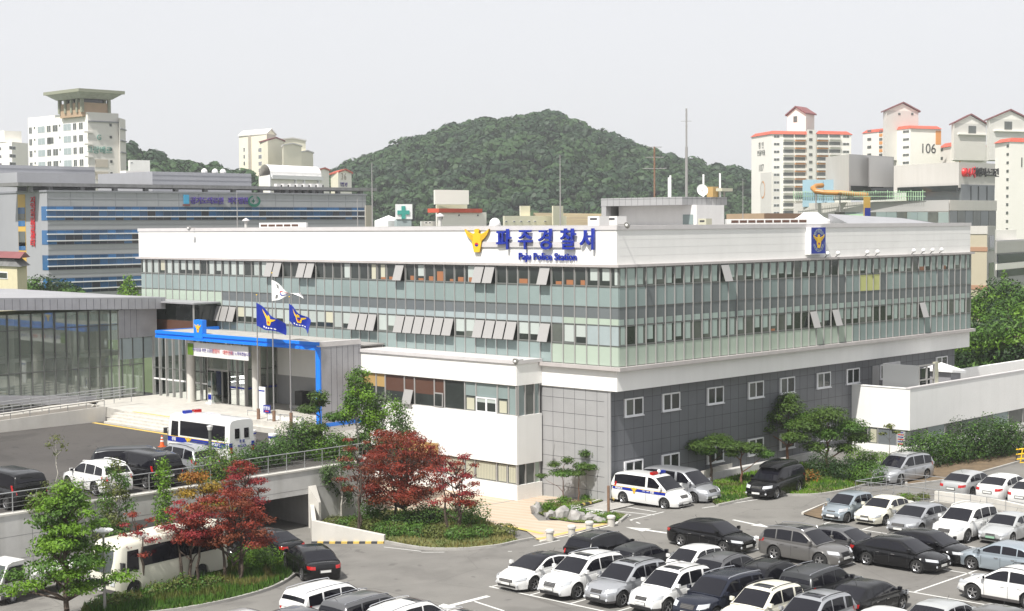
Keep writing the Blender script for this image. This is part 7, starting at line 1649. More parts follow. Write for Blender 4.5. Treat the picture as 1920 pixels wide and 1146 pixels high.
# by the building
x, y = wheelspot('police_van', 1168, 946.5, -90, False, False); vehicle('police_van', 'white police van with a blue livery stripe parked at the building corner', 'police van', x, y, -90, 'paint_white', 0, 'vans by the building', 'police_van')
vehicle('van', 'silver van parked beside the white police van', 'van', x+2.55, y-.25, -90, 'paint_silver', 0, 'vans by the building', 'van')
c1, c2 = G(1459, 936), G(1501, 934)
put('roof_box_minivan', 1457, 936, 187, 'paint_black', 'black minivan with a large black roof box by the grass kerb', cat='minivan', name='minivan', group=None)
vehicle('minivan', 'silver minivan parked at the end of the dark hedge', 'minivan', 18.3, -9.2, 176, 'paint_silver', 0, None, 'minivan')
# bottom middle
def roofput(kind, label, cat, px, py, zr, hd, paint, z=0.0, group=CARS, name='parked_car', dx=0, dy=0):
    p = G(px, py, z+zr); return vehicle(kind, label, cat, p.x+dx, p.y+dy, hd, paint, z, group, name)
vehicle('sedan', 'black sedan driving into the tunnel mouth', 'car', -23.3, 5.0, 96, 'paint_black', 0, 'cars on the ramp', 'car')
put('sedan', 632, 1081, 68, 'paint_black', 'black sedan with red tail lights following down the ramp', front=False, left=False, group='cars on the ramp', name='car')
roofput('suv_large', 'white SUV with a sticker on its rear window near the island kerb', 'car', 628, 1090, 1.75, 0, 'paint_white')
roofput('suv_large', 'dark grey SUV between the two white SUVs at the bottom edge', 'car', 700, 1110, 1.75, 0, 'paint_grey')
roofput('suv', 'white SUV with roof rails at the bottom edge under the asphalt lane', 'car', 778, 1122, 1.75, 0, 'paint_white')
roofput('suv', 'white car roof peeking in at the bottom edge right of the white SUV with rails', 'car', 880, 1150, 1.6, 0, 'paint_white')
roofput('sedan', 'grey sedan roof cut by the bottom edge left of the white SUV', 'car', 562, 1141, 1.45, 0, 'paint_grey')
roofput('sedan', 'silver white sedan roof cut by the bottom edge beside the island kerb', 'car', 460, 1146, 1.45, 0, 'paint_light_silver')
PZ = 'vehicles on the raised plaza'
x, y = wheelspot('van', 11, 957, 90, False, True, ZP); vehicle('van', 'black van at the left edge of the plaza by the railing', 'van', x, max(y, WY+3.0), 90, 'paint_black', ZP, PZ, 'van')
x, y = wheelspot('suv_plain', 177, 930, 90, False, True, ZP); vehicle('suv_plain', 'white SUV on the plaza behind the slim green trees', 'car', x, max(y, WY+2.8), 90, 'paint_white', ZP, PZ, 'parked_car')
roofput('van', 'black van on the plaza facing right, farther of the two behind the narrow tree', 'van', 258, 838, 1.9, -38, 'paint_dark_grey', ZP, PZ, 'van')
vehicle('van', 'black van on the plaza seen from behind, nearer of the two behind the narrow tree', 'van', PY(272, 900, WY+3.2).x, WY+3.3, 90, 'paint_black', ZP, PZ, 'van')
x, y = wheelspot('minivan', 346, 897, 90, False, True, ZP); vehicle('minivan', 'silver minivan on the plaza in front of the police minibus', 'minivan', x, y, 90, 'paint_silver', ZP, PZ, 'minivan')
roofput('police_bus', 'white police minibus with blue stripe parked in front of the entrance steps', 'police bus', 392, 777, 2.74, 92, 'paint_white', ZP, PZ, 'police_bus')
put('bus', 252, 1119, 188, 'paint_cream', 'cream minibus parked under the red maples below the retaining wall', cat='minibus', name='minibus', group=None)
put('truck', 25, 1132, 190, 'paint_white', 'white flatbed truck at the lower left edge behind the green tree', cat='truck', name='truck', group=None)
vehicle('van', 'white van mostly hidden behind the cream minibus', 'van', -30.6, 5.7, 188, 'paint_white', 0, None, 'van')
# ================================================================ vegetation
leafmat('leaf_grass', (.11, .12, .03), (.22, .19, .07))
def leaves(b, c, rx, ry, rz, n, size, m, r, up=.5, shell=.55):
    c = Vector(c)
    for _ in range(n):
        d = Vector((r.gauss(0, 1), r.gauss(0, 1), r.gauss(0, 1))).normalized(); k = r.uniform(shell, 1.06); p = c+Vector((d.x*rx*k, d.y*ry*k, d.z*rz*k))
        nn = (d+Vector((r.uniform(-1, 1), r.uniform(-1, 1), up+r.uniform(-.4, .7)))).normalized(); u = nn.orthogonal().normalized(); v = nn.cross(u); a = r.uniform(0, 2*pi); u, v = u*cos(a)+v*sin(a), v*cos(a)-u*sin(a); s_ = size*r.uniform(.6, 1.35)
        b.add([p-u*s_, p-v*s_*.45, p+u*s_, p+v*s_*.5], [(0, 1, 2, 3)], m)
def limb(b, p0, p1, r0, r1, m, r, seg=4, wob=.06):
    p0, p1 = Vector(p0), Vector(p1); L = (p1-p0).length; prev = p0
    for i in range(1, seg+1):
        t = i/seg; q = p0.lerp(p1, t)+(Vector((r.uniform(-1, 1), r.uniform(-1, 1), 0))*wob*L if i < seg else Vector((0, 0, 0))); b.tube(prev, q, lerp(r0, r1, (i-1)/seg), m, 7, lerp(r0, r1, t), cap=False); prev = q
def tree(name, label, cat, base_, h, clumps, trunk_r, m, mb='bark', leaf=.11, dens=95, seed=1, group=None, trunks=1, shell=.5, mats=None, up=.5):
    """clumps: (dx, dy, z, rx, ry, rz) around the trunk; the crown is thousands of leaf faces, the trunk tapers with a limb to each clump"""
    r = random.Random(seed); B = Vector(base_); t = thing(name, label, cat, tuple(B), 0, group); k = MB(); top = B+Vector((0, 0, h))
    for i in range(trunks):
        a = 2*pi*i/max(1, trunks)+r.uniform(0, 1); o = Vector((cos(a), sin(a), 0))*(.12*trunks if trunks > 1 else 0); tip = B+Vector((o.x*2*r.uniform(.6, 1.4), o.y*2*r.uniform(.6, 1.4), h*.72)); limb(k, B+o, tip, trunk_r, trunk_r*.3, mb, r, 6, .03)
    for (dx, dy, z, rx, ry, rz) in clumps:
        z0 = max(h*.18, z-max(.5, hypot(dx, dy)*.8)); limb(k, B+Vector((0, 0, min(z0, h*.75))), B+Vector((dx, dy, z)), trunk_r*.45, trunk_r*.12, mb, r, 3, .08)
    k.build('trunk', t, smooth=True); b = MB()
    for j, (dx, dy, z, rx, ry, rz) in enumerate(clumps):
        vol = (rx*ry+rx*rz+ry*rz)*1.4; mm = m if not mats else mats[j % len(mats)]
        leaves(b, B+Vector((dx, dy, z)), rx, ry, rz, int(dens*vol*1.5)+8, leaf, mm, r, up, shell)
    b.build('crown', t); return t
def randclumps(r, n, R, z0, z1, rs, flat=.7, cone=0, min_r=.0):
    out = []
    for i in range(n):
        t = (i+.5)/n; z = z0+(z1-z0)*t; RR = R*(1-cone*t)*sqrt(max(.05, 1-(2*t-1)**2*(.75 if not cone else .2))); a = i*2.4+r.uniform(-.4, .4); q = RR*r.uniform(.45, 1.0) if i < n-1 else 0; s_ = rs*r.uniform(.75, 1.2)*(1-cone*t*.6); out.append((cos(a)*q, sin(a)*q, z, s_, s_, s_*flat))
    return out
def bush(label, base_, rx, rz, m, seed, name='bush', cat='bush', leaf=.07, dens=170, group=None, ry=None, mats=None):
    r = random.Random(seed); B = Vector(base_); t = thing(name, label, cat, tuple(B), 0, group); ry = ry or rx; b = MB(); n = 7
    for i in range(n):
        a = 2*pi*i/n; q = .5 if i else 0; s_ = r.uniform(.5, .68); leaves(b, B+Vector((cos(a)*rx*q, sin(a)*ry*q, rz*(.45+.2*r.random()))), rx*s_, ry*s_, rz*.55*r.uniform(.9, 1.15), int(dens*rx*max(rz, ry)*.9)+30, leaf, (mats or [m])[i % len(mats or [m])], r, .6, .6)
    b.build('foliage', t); k = MB()
    for i in range(4): a = i*1.6; k.tube(B, B+Vector((cos(a)*rx*.4, sin(a)*ry*.4, rz*.6)), .03, 'bark', 5, .01)
    k.build('stems', t); return t
R_ = random.Random
def BY(px, Y0): q = PY(px, 900, Y0); return Vector((q.x, Y0, ZG(q.x, Y0)))
def HT(px, py, Y0): return PY(px, py, Y0).z-ZG(0, Y0)
# big layered tree bottom left
r = R_(3); p = G(127, 1172); cl = [(0, 0, 6.9, .7, .7, .35)]
for i in range(40):
    t_ = i/40; z = 1.9+4.8*t_; RR = 3.3*(1-t_*.72)*(.7+.3*sin(i*1.7)); a = i*2.4; q = RR*r.uniform(.35, 1); cl.append((cos(a)*q, sin(a)*q, z+r.uniform(-.2, .2), r.uniform(.7, 1.1)*(1-t_*.35), r.uniform(.7, 1.1)*(1-t_*.35), .24))
cl = [(a_, b_, c_*.87, d_, e_, f_) for a_, b_, c_, d_, e_, f_ in cl]
tree('tree', 'bright green layered tree in front of the flatbed truck', 'tree', p, 6.0, cl, .14, 'leaf_bright', leaf=.08, dens=175, seed=4, mats=['leaf_bright', 'leaf_mid', 'leaf_bright'], shell=.25)
# slim trees before the retaining wall
tree('tree', 'slim grey-green tree in front of the wall below the white plaza car', 'tree', BY(216, 8.3), HT(216, 860, 8.3), randclumps(R_(5), 24, .95, 1.6, HT(216, 866, 8.3), .62, 1.0, .45), .07, 'leaf_mid', 'bark_pale', leaf=.075, dens=105, seed=6, mats=['leaf_mid', 'leaf_olive'], shell=.3)
tree('tree', 'narrow bright green poplar in front of the wall beside the black vans', 'tree', BY(306, 8.3), HT(306, 858, 8.3), randclumps(R_(7), 18, .45, 1.0, HT(306, 864, 8.3), .50, 1.15, .35), .06, 'leaf_bright', 'bark_pale', leaf=.075, dens=110, seed=8, shell=.3)
tree('sapling', 'thin sapling with a few pale leaf tufts on the plaza edge', 'tree', G(108, 958, ZP), 4.0, [(0, 0, 3.7, .38, .38, .3), (-.3, .1, 3.4, .3, .3, .2), (.3, -.2, 3.3, .25, .25, .3), (.1, .2, 2.9, .2, .2, .25), (-.5, .3, 1.4, .3, .3, .2), (.1, 0, 1.1, .6, .6, .4)], .035, 'leaf_olive', 'bark_pale', leaf=.07, dens=90, seed=9, shell=.2)
for i, (px, py, w, h, s_) in enumerate(((135, 955, 1.0, 1.5, 11), (75, 960, .8, 1.0, 12))): bush(['tall loose green shrub on the plaza edge in front of the white car', 'pale green shrub at the plaza edge beside the left van'][i], G(px, py, ZP), w, h, 'leaf_olive', s_, mats=['leaf_olive', 'leaf_bright'], dens=110)
# maples on the island
tree('maple_tree', 'yellow and orange maple in front of the retaining wall', 'tree', BY(382, 7.2), 4.6, [(x_*1.1, y_*1.1, z_*1.12, .85, .85, .34) for x_, y_, z_ in ((-.8, .2, 3.2), (.1, -.3, 3.5), (.8, .4, 3.1), (-.3, .5, 3.8), (.3, -.2, 2.7), (-.9, -.6, 2.6), (.9, -.6, 2.5), (0, .3, 2.2), (-.5, 0, 4.0))], .08, 'leaf_yellow', leaf=.075, dens=170, seed=13, mats=['leaf_yellow', 'leaf_yellow', 'leaf_orange'], shell=.2)
def maple(label, base_, h, R, z0, n, m, seed, mats, trunks=3, leaf=.065, dens=190, flat=.34, rs=.75):
    r = R_(seed); cl = []
    for i in range(n): t_ = i/(n-1); z = z0+(h-z0)*t_; RR = R*sqrt(max(.06, 1-(t_*1.1-.25)**2)); a = i*2.4+r.uniform(-.3, .3); q = RR*sqrt(r.uniform(.05, 1)); s_ = rs*r.uniform(.7, 1.2)*(1-.3*t_); cl.append((cos(a)*q, sin(a)*q, z, s_, s_, s_*flat))
    return tree('maple_tree', label, 'tree', base_, h, cl, .09, m, leaf=leaf, dens=dens, seed=seed, trunks=trunks, mats=mats, shell=.2)
maple('dark red maple with the widest crown on the island, reaching over the tunnel mouth', G(437, 1092), 4.5, 2.0, 1.9, 34, 'leaf_maple', 21, ['leaf_maple', 'leaf_maple_brown', 'leaf_maple'])
maple('pinkish red maple top rising behind the dark red one, before the pale wall', G(462, 1035), 4.9, 1.1, 2.6, 18, 'leaf_maple_pink', 22, ['leaf_maple_pink', 'leaf_maple'])
maple('red maple on the island in front of the middle of the cream minibus', G(358, 1098), 4.0, 1.35, 2.0, 20, 'leaf_maple', 23, ['leaf_maple', 'leaf_maple_pink'])
maple('thin open red maple in front of the minibus windscreen', G(258, 1112), 3.9, .95, 1.6, 13, 'leaf_maple_pink', 24, ['leaf_maple', 'leaf_maple_pink'], dens=130, rs=.55)
bush('round bright green bush at the head of the island', G(487, 1068), 1.25, 1.15, 'leaf_bright', 31, mats=['leaf_bright', 'leaf_bright', 'leaf_mid'], leaf=.065, dens=260)
for i, (px, py, w, h, lab) in enumerate(((340, 1110, .8, .7, 'low green shrub under the middle red maple'), (235, 1135, .9, .6, 'low dark shrub beside the street lamp'), (300, 1118, .8, .6, 'low shrub between the lamp and the middle maple'), (400, 1105, .7, .6, 'low shrub at the foot of the dark red maple'), (195, 1144, .8, .5, 'low dark shrub at the bottom edge left of the lamp'))): bush(lab, G(px, py), w, h, 'leaf_olive', 40+i, mats=['leaf_olive', 'leaf_mid'], dens=150)
# plaza planting
bush('large round green bush on the plaza behind the yellow maple', G(412, 905, ZP), 1.6, 2.0, 'leaf_mid', 51, mats=['leaf_mid', 'leaf_bright', 'leaf_olive'], dens=150)
for i, (px, py, w, h, m, lab) in enumerate(((462, 885, 1.0, 1.2, 'leaf_dark', 'dark shrub right of the round plaza bush'), (490, 878, 1.1, 1.4, 'leaf_dark', 'dark green shrub behind the second railing post'), (520, 872, 1.2, 1.5, 'leaf_mid', 'green shrub in the row behind the bridge railing'), (555, 862, 1.3, 2.2, 'leaf_dark', 'dark conical shrub behind the bridge railing'), (583, 858, 1.3, 2.3, 'leaf_bright', 'bright green shrub left of the pine on the plaza'), (612, 862, 1.2, 1.6, 'leaf_bright', 'bright shrub behind the right part of the railing'), (640, 860, 1.1, 1.5, 'leaf_mid', 'green shrub at the right end of the railing'))): bush(lab, G(px, py, ZP), w, h, m, 60+i, mats=[m, 'leaf_mid'], dens=150, group='shrubs behind the bridge railing')
def pine(label, base_, h, pads, seed, mb='bark', leaf=.085, dens=330, tr=.09, m='leaf_pine', lean=(0, 0)):
    return tree('pine_tree', label, 'tree', base_, h, pads, tr, m, mb, leaf=leaf, dens=dens, seed=seed, mats=[m, m, 'leaf_mid'], shell=.25, up=1.2)
pine('dark cloud-pruned pine in front of the blue canopy leg', G(600, 860, ZP), 4.4, [(0, 0, 3.9, .75, .75, .35), (-.5, .4, 3.1, .8, .8, .28), (.7, -.6, 2.6, .8, .8, .3), (-.4, -.4, 2.0, .7, .7, .28), (.5, .5, 3.4, .6, .6, .3)], 71, tr=.08)
tree('tree', 'tall bright green tree in front of the grey canopy wall', 'tree', G(672, 892, 1.6), 6.9, randclumps(R_(72), 20, 1.15, 3.4, 6.6, .72, .9, .55), .08, 'leaf_bright', 'bark_pale', leaf=.085, dens=120, seed=73, mats=['leaf_bright', 'leaf_mid'], shell=.3)
tree('tree', 'loose airy green tree reaching in front of the white podium wall', 'tree', G(722, 905, 1.0), 5.6, randclumps(R_(74), 26, 1.9, 2.0, 5.3, .78, .8, .15), .07, 'leaf_mid', 'bark_pale', leaf=.085, dens=85, seed=75, mats=['leaf_mid', 'leaf_grey', 'leaf_bright'], shell=.2, trunks=3)
tree('tree', 'weeping grey-green birch in front of the wall right of the tunnel mouth', 'tree', G(641, 985), 5.0, [(cos(i*2.4)*1.15*(.4+.6*((i*7) % 5)/5), sin(i*2.4)*1.15*(.4+.6*((i*7) % 5)/5), 1.7+3.0*((i*5) % 13)/13, .36, .36, .75) for i in range(24)], .07, 'leaf_grey', 'bark_pale', leaf=.07, dens=95, seed=76, shell=.2, mats=['leaf_grey', 'leaf_grey', 'leaf_mid'])
maple('slender brown-red maple between the birch and the big red maple', G(673, 1000), 5.4, 1.25, 2.4, 15, 'leaf_maple', 77, ['leaf_maple', 'leaf_maple_brown'], trunks=2, dens=140, rs=.65)
maple('large deep red maple in front of the podium entrance', G(756, 985), 5.4, 2.7, 1.6, 70, 'leaf_maple', 78, ['leaf_maple', 'leaf_maple_brown', 'leaf_maple'], rs=1.0, dens=125)
maple('smaller crimson maple at the right end of the planted island', G(856, 1003), 4.5, 1.5, 1.7, 24, 'leaf_maple_pink', 79, ['leaf_maple', 'leaf_maple_pink'], dens=150, rs=.7)
for i, (px, py, w, h, m, lab) in enumerate(((702, 985, 1.1, 1.5, 'leaf_mid', 'bright green bush left of the big red maple trunk'), (800, 985, 1.4, 1.2, 'leaf_dark', 'dark green bush behind the ground cover between the two maples'), (880, 985, 1.3, 1.4, 'leaf_mid', 'green bush beside the crimson maple trunk'), (760, 992, 1.3, .9, 'leaf_dark', 'dark low bush at the big maple trunk'))): bush(lab, G(px, py), w, h, m, 80+i, mats=[m, 'leaf_mid'])
for i, (px, py, lab) in enumerate(((1056, 943, 'left one of the three small pines in the corner bed'), (1086, 943, 'middle leaning pine of the three in the corner bed'), (1113, 938, 'right one of the three small pines in the corner bed'))):
    pine(lab, G(px, py), (2.9, 2.4, 3.2)[i], [[(.2, -.2, 2.7, .45, .45, .25), (-.4, .4, 2.45, .5, .5, .2), (.1, .1, 1.9, .95, .95, .24), (-1.0, .9, 1.75, .45, .45, .15)], [(-.1, .1, 1.9, .6, .6, .2), (.3, -.3, 2.3, .45, .45, .18)], [(-.3, .3, 3.0, .55, .55, .25), (.4, -.3, 2.7, .5, .5, .2), (-.3, .2, 2.2, 1.0, 1.0, .24), (.8, -.9, 1.35, .5, .5, .16)]][i], 90+i, 'bark_red', leaf=.07, dens=520, tr=.045, m='leaf_pine')
PB = [(1030, 958, .42, .6), (1012, 962, .4, .6), (1042, 967, .38, .5), (1065, 967, .45, .62), (1093, 968, .36, .45), (1058, 945, .5, .45), (1098, 940, .35, .4), (1146, 978, .45, .5), (1125, 975, .3, .3)]
for i, (px, py, w, h) in enumerate(PB): bush(['clipped round shrub standing behind the left rocks', 'clipped shrub at the left tip of the rock bed', 'small clipped shrub between two rocks', 'clipped ball shrub in the middle of the rock bed', 'small clipped ball shrub right of the rocks', 'low shrub at the foot of the left small pine', 'dark low shrub at the foot of the middle small pine', 'low shrub beside the dark post', 'tiny shrub between the rocks and the dark post'][i], G(px, py), w, h, 'leaf_bright', 100+i, leaf=.05, dens=420, group='clipped shrubs in the corner bed', mats=['leaf_bright', 'leaf_mid'])
def rock(label, px, py, a, h, seed, g='rocks around the corner bed'):
    p = G(px, py); r = R_(seed); t = thing('rock', label, 'rock', tuple(p), 0, g); bm = bmesh.new(); bmesh.ops.create_icosphere(bm, subdivisions=2, radius=1)
    for v in bm.verts: n_ = noise.noise(v.co*1.3+Vector((seed, 0, 0)))*.45+noise.noise(v.co*3+Vector((0, seed, 0)))*.2; v.co = Vector((v.co.x*a*(1+n_), v.co.y*a*.8*(1+n_), max(-.1, v.co.z*h*(1+n_)+h*.3)))
    me = bpy.data.meshes.new('rock'); bm.to_mesh(me); bm.free(); me.materials.append(M['rock']); o = bpy.data.objects.new('stone', me); COL.objects.link(o); o.parent = t
for i, (px, py, a, h, lab) in enumerate(((1008, 963, .42, .55, 'dark upright rock at the left tip of the bed'), (1033, 972, .45, .4, 'flat pale rock left of the ridged grey one'), (1052, 973, .55, .6, 'ridged grey rock, tallest in the bed'), (1082, 977, .6, .5, 'broad grey rock in the middle of the bed edge'), (1105, 977, .5, .35, 'brownish rock right of the broad grey one'), (1125, 980, .5, .3, 'low tan rock left of the dark post'), (1075, 958, .3, .3, 'small pale rock behind the ball shrubs'))): rock(lab, px, py, a, h, 3+i*7)
pine('broad flat-topped pine beside the silver van', G(1333, 903), 3.3, [(-.7, .5, 2.5, 1.2, 1.2, .40), (.4, -.3, 2.8, 1.0, 1.0, .40), (-.3, .3, 2.1, .9, .9, .3), (.9, -.9, 2.3, .7, .7, .3)], 111, leaf=.075, dens=520, tr=.11)
pine('twisted flat-topped pine left of the black minivan', G(1390, 908), 3.2, [(-.5, .4, 2.6, 1.0, 1.0, .35), (.5, -.4, 2.4, 1.0, 1.0, .35), (1.1, -1.1, 2.0, .7, .7, .28), (-.6, .3, 2.1, .6, .6, .25)], 112, 'bark_red', leaf=.075, dens=520, tr=.09)
pine('tall red-trunked pine in front of the dark wall behind the black minivan', G(1478, 872), 4.9, [(0, 0, 4.2, 1.3, 1.3, .6), (-.8, .8, 3.5, 1.1, 1.1, .5), (.8, -.8, 3.4, 1.2, 1.2, .5), (-1.3, 1.2, 2.7, 1.0, 1.0, .45), (1.3, -1.2, 2.7, 1.0, 1.0, .45), (.2, -.2, 2.9, 1.0, 1.0, .5), (0, 0, 4.8, .8, .8, .4), (-.5, -.5, 2.1, .8, .8, .35)], 113, 'bark_red', dens=300, tr=.12)
pine('wide dark pine at the left end of the dark hedge', G(1552, 885), 4.6, [(0, 0, 4.0, 1.5, 1.5, .6), (-1.0, 1.0, 3.3, 1.3, 1.3, .5), (1.1, -1.0, 3.2, 1.4, 1.4, .5), (-1.6, 1.4, 2.5, 1.1, 1.1, .45), (1.6, -1.4, 2.4, 1.1, 1.1, .45), (0, 0, 2.7, 1.3, 1.3, .5), (-.6, .6, 1.8, 1.1, 1.1, .4), (.9, -.8, 1.7, 1.0, 1.0, .4)], 114, 'bark_red', dens=320, tr=.12)
def hedge(label, a, b_, w, h, m, seed, mats=None, dens=190, leaf=.07, cat='hedge', name='hedge'):
    r = R_(seed); a, b_ = Vector(a), Vector(b_); t = thing(name, label, cat, tuple((a+b_)/2)); L = (b_-a).length; n = max(2, int(L/(w*.7))); b = MB()
    for i in range(n+1):
        p = a.lerp(b_, i/n)+Vector((r.uniform(-.15, .15), r.uniform(-.15, .15), 0)); rr = w*.55*r.uniform(.8, 1.15); leaves(b, p+Vector((0, 0, h*.5)), rr, rr, h*.55*r.uniform(.85, 1.15), int(dens*3*(rr*rr+2*rr*h*.5)), leaf, (mats or [m])[i % len(mats or [m])], r, .6, .65)
    b.build('foliage', t); k = MB(); 
    for i in range(n): p = a.lerp(b_, (i+.5)/n); k.tube(p, p+Vector((0, 0, h*.7)), .03, 'bark', 5, .01)
    k.build('stems', t); return t
hedge('dark clipped hedge running from the pine to the silver minivan', G(1545, 893), G(1628, 908), 2.2, 1.5, 'leaf_dark', 121, ['leaf_dark', 'leaf_dark', 'leaf_mid'])
hedge('bright green hedge in front of the annex wall', G(1606, 868), G(1676, 884), 1.6, 1.1, 'leaf_bright', 122, ['leaf_bright', 'leaf_mid'])
for i, (px, py, w, h, m) in enumerate(((1735, 880, 1.9, 2.3, 'leaf_mid'), (1780, 874, 1.7, 1.9, 'leaf_mid'), (1822, 868, 2.0, 2.7, 'leaf_dark'), (1862, 862, 1.9, 2.7, 'leaf_mid'), (1898, 856, 1.8, 2.3, 'leaf_dark'), (1710, 886, 1.0, 1.2, 'leaf_grey'))):
    bush(['big rounded shrub nearest the silver minivan', 'second big shrub along the annex, slightly lower', 'tall dark shrub in the middle of the annex border', 'tall shrub before the yellow barrier', 'shrub behind the yellow barrier', 'small greyish shrub in front of the annex corner'][i], G(px, py-6), w, h, m, 130+i, group='shrubs along the annex', mats=[m, 'leaf_mid', 'leaf_dark'], leaf=.09, dens=120)
tree('sapling', 'thin young tree in front of the annex window', 'tree', G(1668, 862), 2.6, [(0, 0, 2.4, .4, .4, .2), (-.4, .3, 1.9, .3, .3, .12), (.4, -.3, 2.0, .3, .3, .12)], .03, 'leaf_olive', dens=110, seed=139)
for i, (px, py, w, h) in enumerate(((1445, 905, .35, .5), (1415, 905, .4, .4), (1520, 905, .7, .8))): bush(['small shrub left of the black minivan roof', 'tiny shrub behind the kerb by the twisted pine', 'yellowish shrub right of the black minivan'][i], G(px, py), w, h, 'leaf_olive', 145+i, mats=['leaf_olive', 'leaf_orange'] if i == 2 else ['leaf_olive'])
# big trees right of the building
BT = [(1850, 172, 700, 548, 5.2), (1895, 168, 700, 520, 5.8), (1930, 160, 705, 540, 5.5), (1835, 150, 690, 612, 4.0), (1875, 146, 700, 600, 4.6), (1915, 142, 705, 590, 4.8), (1890, 155, 700, 560, 4.6)]
for i, (px, D, pb, pt, R) in enumerate(BT):
    q = PD(px, 600, D); zt = PD(px, pt, D).z
    tree('tree', ['tall leafy tree right of the building beyond the beige block', 'tallest leafy tree at the right edge below the white office', 'leafy tree cut by the right edge', 'lower leafy tree touching the building corner', 'leafy tree behind the annex terrace', 'low broad tree at the right edge behind the annex', 'middle tree of the dense right-hand group'][i], 'tree', (q.x, q.y, 0), zt, randclumps(R_(150+i), 34, R*.8, zt*.25, zt*.93, R*.34, .6, .25), .25, 'leaf_bright', leaf=.20, dens=17, seed=160+i, group='dense trees right of the station', mats=['leaf_mid', 'leaf_bright', 'leaf_dark'], shell=.45)
q = PD(1883, 514, 190); tree('tree', 'pointed conifer top beside the white office', 'tree', (q.x, q.y, 0), q.z, [(0, 0, q.z*f, 2.6*(1.02-f)+.3, 2.6*(1.02-f)+.3, .9) for f in (.5, .6, .7, .78, .86, .93, .98)], .15, 'leaf_bright', leaf=.2, dens=16, seed=170)
for i, (px, D, pt, R, lab) in enumerate(((80, 200, 515, 4.6, 'broad dark green tree behind the hall roof beside the yellow house'), (125, 205, 526, 3.8, 'lower dark green tree right of the broad one behind the hall roof'))):
    q = PD(px, 540, D); zt = PD(px, pt, D).z; tree('tree', lab, 'tree', (q.x, q.y, 0), zt, randclumps(R_(180+i), 24, R*.9, zt*.35, zt*.92, R*.4, .6, .2), .2, 'leaf_mid', leaf=.24, dens=14, seed=184+i, mats=['leaf_mid', 'leaf_dark'], shell=.5)
q = PD(241, 522, 190); tree('tree', 'small pointed green tree at the left end of the glazed facade', 'tree', (q.x, q.y, 0), q.z, [(0, 0, q.z*f, 2.6*(1.12-f)*2.2, 2.6*(1.12-f)*2.2, .7) for f in (.72, .79, .86, .93, .99)], .15, 'leaf_bright', leaf=.16, dens=30, seed=186)
# ================================================================ ground details
def kerbline(pts, name, w=.16, h=.14, m='kerb', parent=None, z=0):
    b = MB(); P = [Vector((p[0], p[1], 0)) for p in pts]
    for i in range(len(P)-1):
        d = (P[i+1]-P[i]).normalized(); n = Vector((-d.y, d.x, 0)); n0 = n if i == 0 else (n+Vector((-(P[i]-P[i-1]).normalized().y, (P[i]-P[i-1]).normalized().x, 0))).normalized(); n1 = n if i == len(P)-2 else (n+Vector((-(P[i+2]-P[i+1]).normalized().y, (P[i+2]-P[i+1]).normalized().x, 0))).normalized()
        q = [P[i]-n0*w/2, P[i+1]-n1*w/2, P[i+1]+n1*w/2, P[i]+n0*w/2]; b.add([(v.x, v.y, zz) for z2 in (z, z+h) for v in q for zz in [z2+ZG(v.x, v.y)]], [(4, 5, 6, 7), (0, 1, 5, 4), (2, 3, 7, 6), (1, 2, 6, 5), (3, 0, 4, 7)], m)
    o = b.build(name); tag(o, kind='structure'); return o
def gp(L, z=None): return [tuple(G(x, y, z)) for x, y in L]
def spl(L, n=5):
    out = []
    for i in range(len(L)-1):
        p0 = L[max(0, i-1)]; p1 = L[i]; p2 = L[i+1]; p3 = L[min(len(L)-1, i+2)]
        for k in range(n): t = k/n; out.append(tuple(.5*((2*p1[j])+(-p0[j]+p2[j])*t+(2*p0[j]-5*p1[j]+4*p2[j]-p3[j])*t*t+(-p0[j]+3*p1[j]-3*p2[j]+p3[j])*t**3) for j in (0, 1)))
    return out+[L[-1]]
def grass(name, label, polypx, z, m='grass_ground', n=0, seed=1, lm='leaf_olive', leaf=.05, hh=.25, mats=None):
    P = gp(polypx); b = MB(); b.add([(p[0], p[1], z+ZG(p[0], p[1])) for p in P], [tuple(range(len(P)))], m); o = b.build(name+'_ground'); tag(o, kind='structure')
    if n:
        r = R_(seed); xs = [p[0] for p in P]; ys = [p[1] for p in P]; b = MB(); k = 0
        def inside(x, y):
            c = False
            for i in range(len(P)):
                (x1, y1), (x2, y2) = P[i][:2], P[i-1][:2]
                if (y1 > y) != (y2 > y) and x < (x2-x1)*(y-y1)/(y2-y1)+x1: c = not c
            return c
        while k < n:
            x, y = r.uniform(min(xs), max(xs)), r.uniform(min(ys), max(ys))
            if inside(x, y):
                h = hh*r.uniform(.5, 1.2)*(1+.6*noise.noise(Vector((x*.7, y*.7, seed)))); a = r.uniform(0, pi); w_ = leaf; dx, dy = cos(a)*w_, sin(a)*w_; ox, oy = r.uniform(-.08, .08), r.uniform(-.08, .08)
                g_ = z+ZG(x, y)-.03; b.add([(x-dx, y-dy, g_), (x+dx, y+dy, g_), (x+ox+dx*.3, y+oy+dy*.3, g_+h)], [(0, 1, 2)], (mats or [lm])[int((noise.noise(Vector((x*.5, y*.5, 9)))+.5)*len(mats or [lm])) % len(mats or [lm])]); k += 1
        tag(b.build(name), label, 'ground cover', kind='stuff')
# lower left island
isl = spl([(150, 1160), (300, 1150), (410, 1132), (500, 1108), (545, 1085), (556, 1068), (548, 1050), (530, 1035), (495, 1030)])
kerbline(gp(isl), 'kerb'); grass('island_grass', 'rough grass and ground cover under the red maples', isl+[(440, 1050), (330, 1090), (230, 1120), (160, 1140)], .10, n=9000, seed=2, mats=['leaf_olive', 'leaf_mid', 'leaf_mid', 'leaf_grass'], hh=.35)
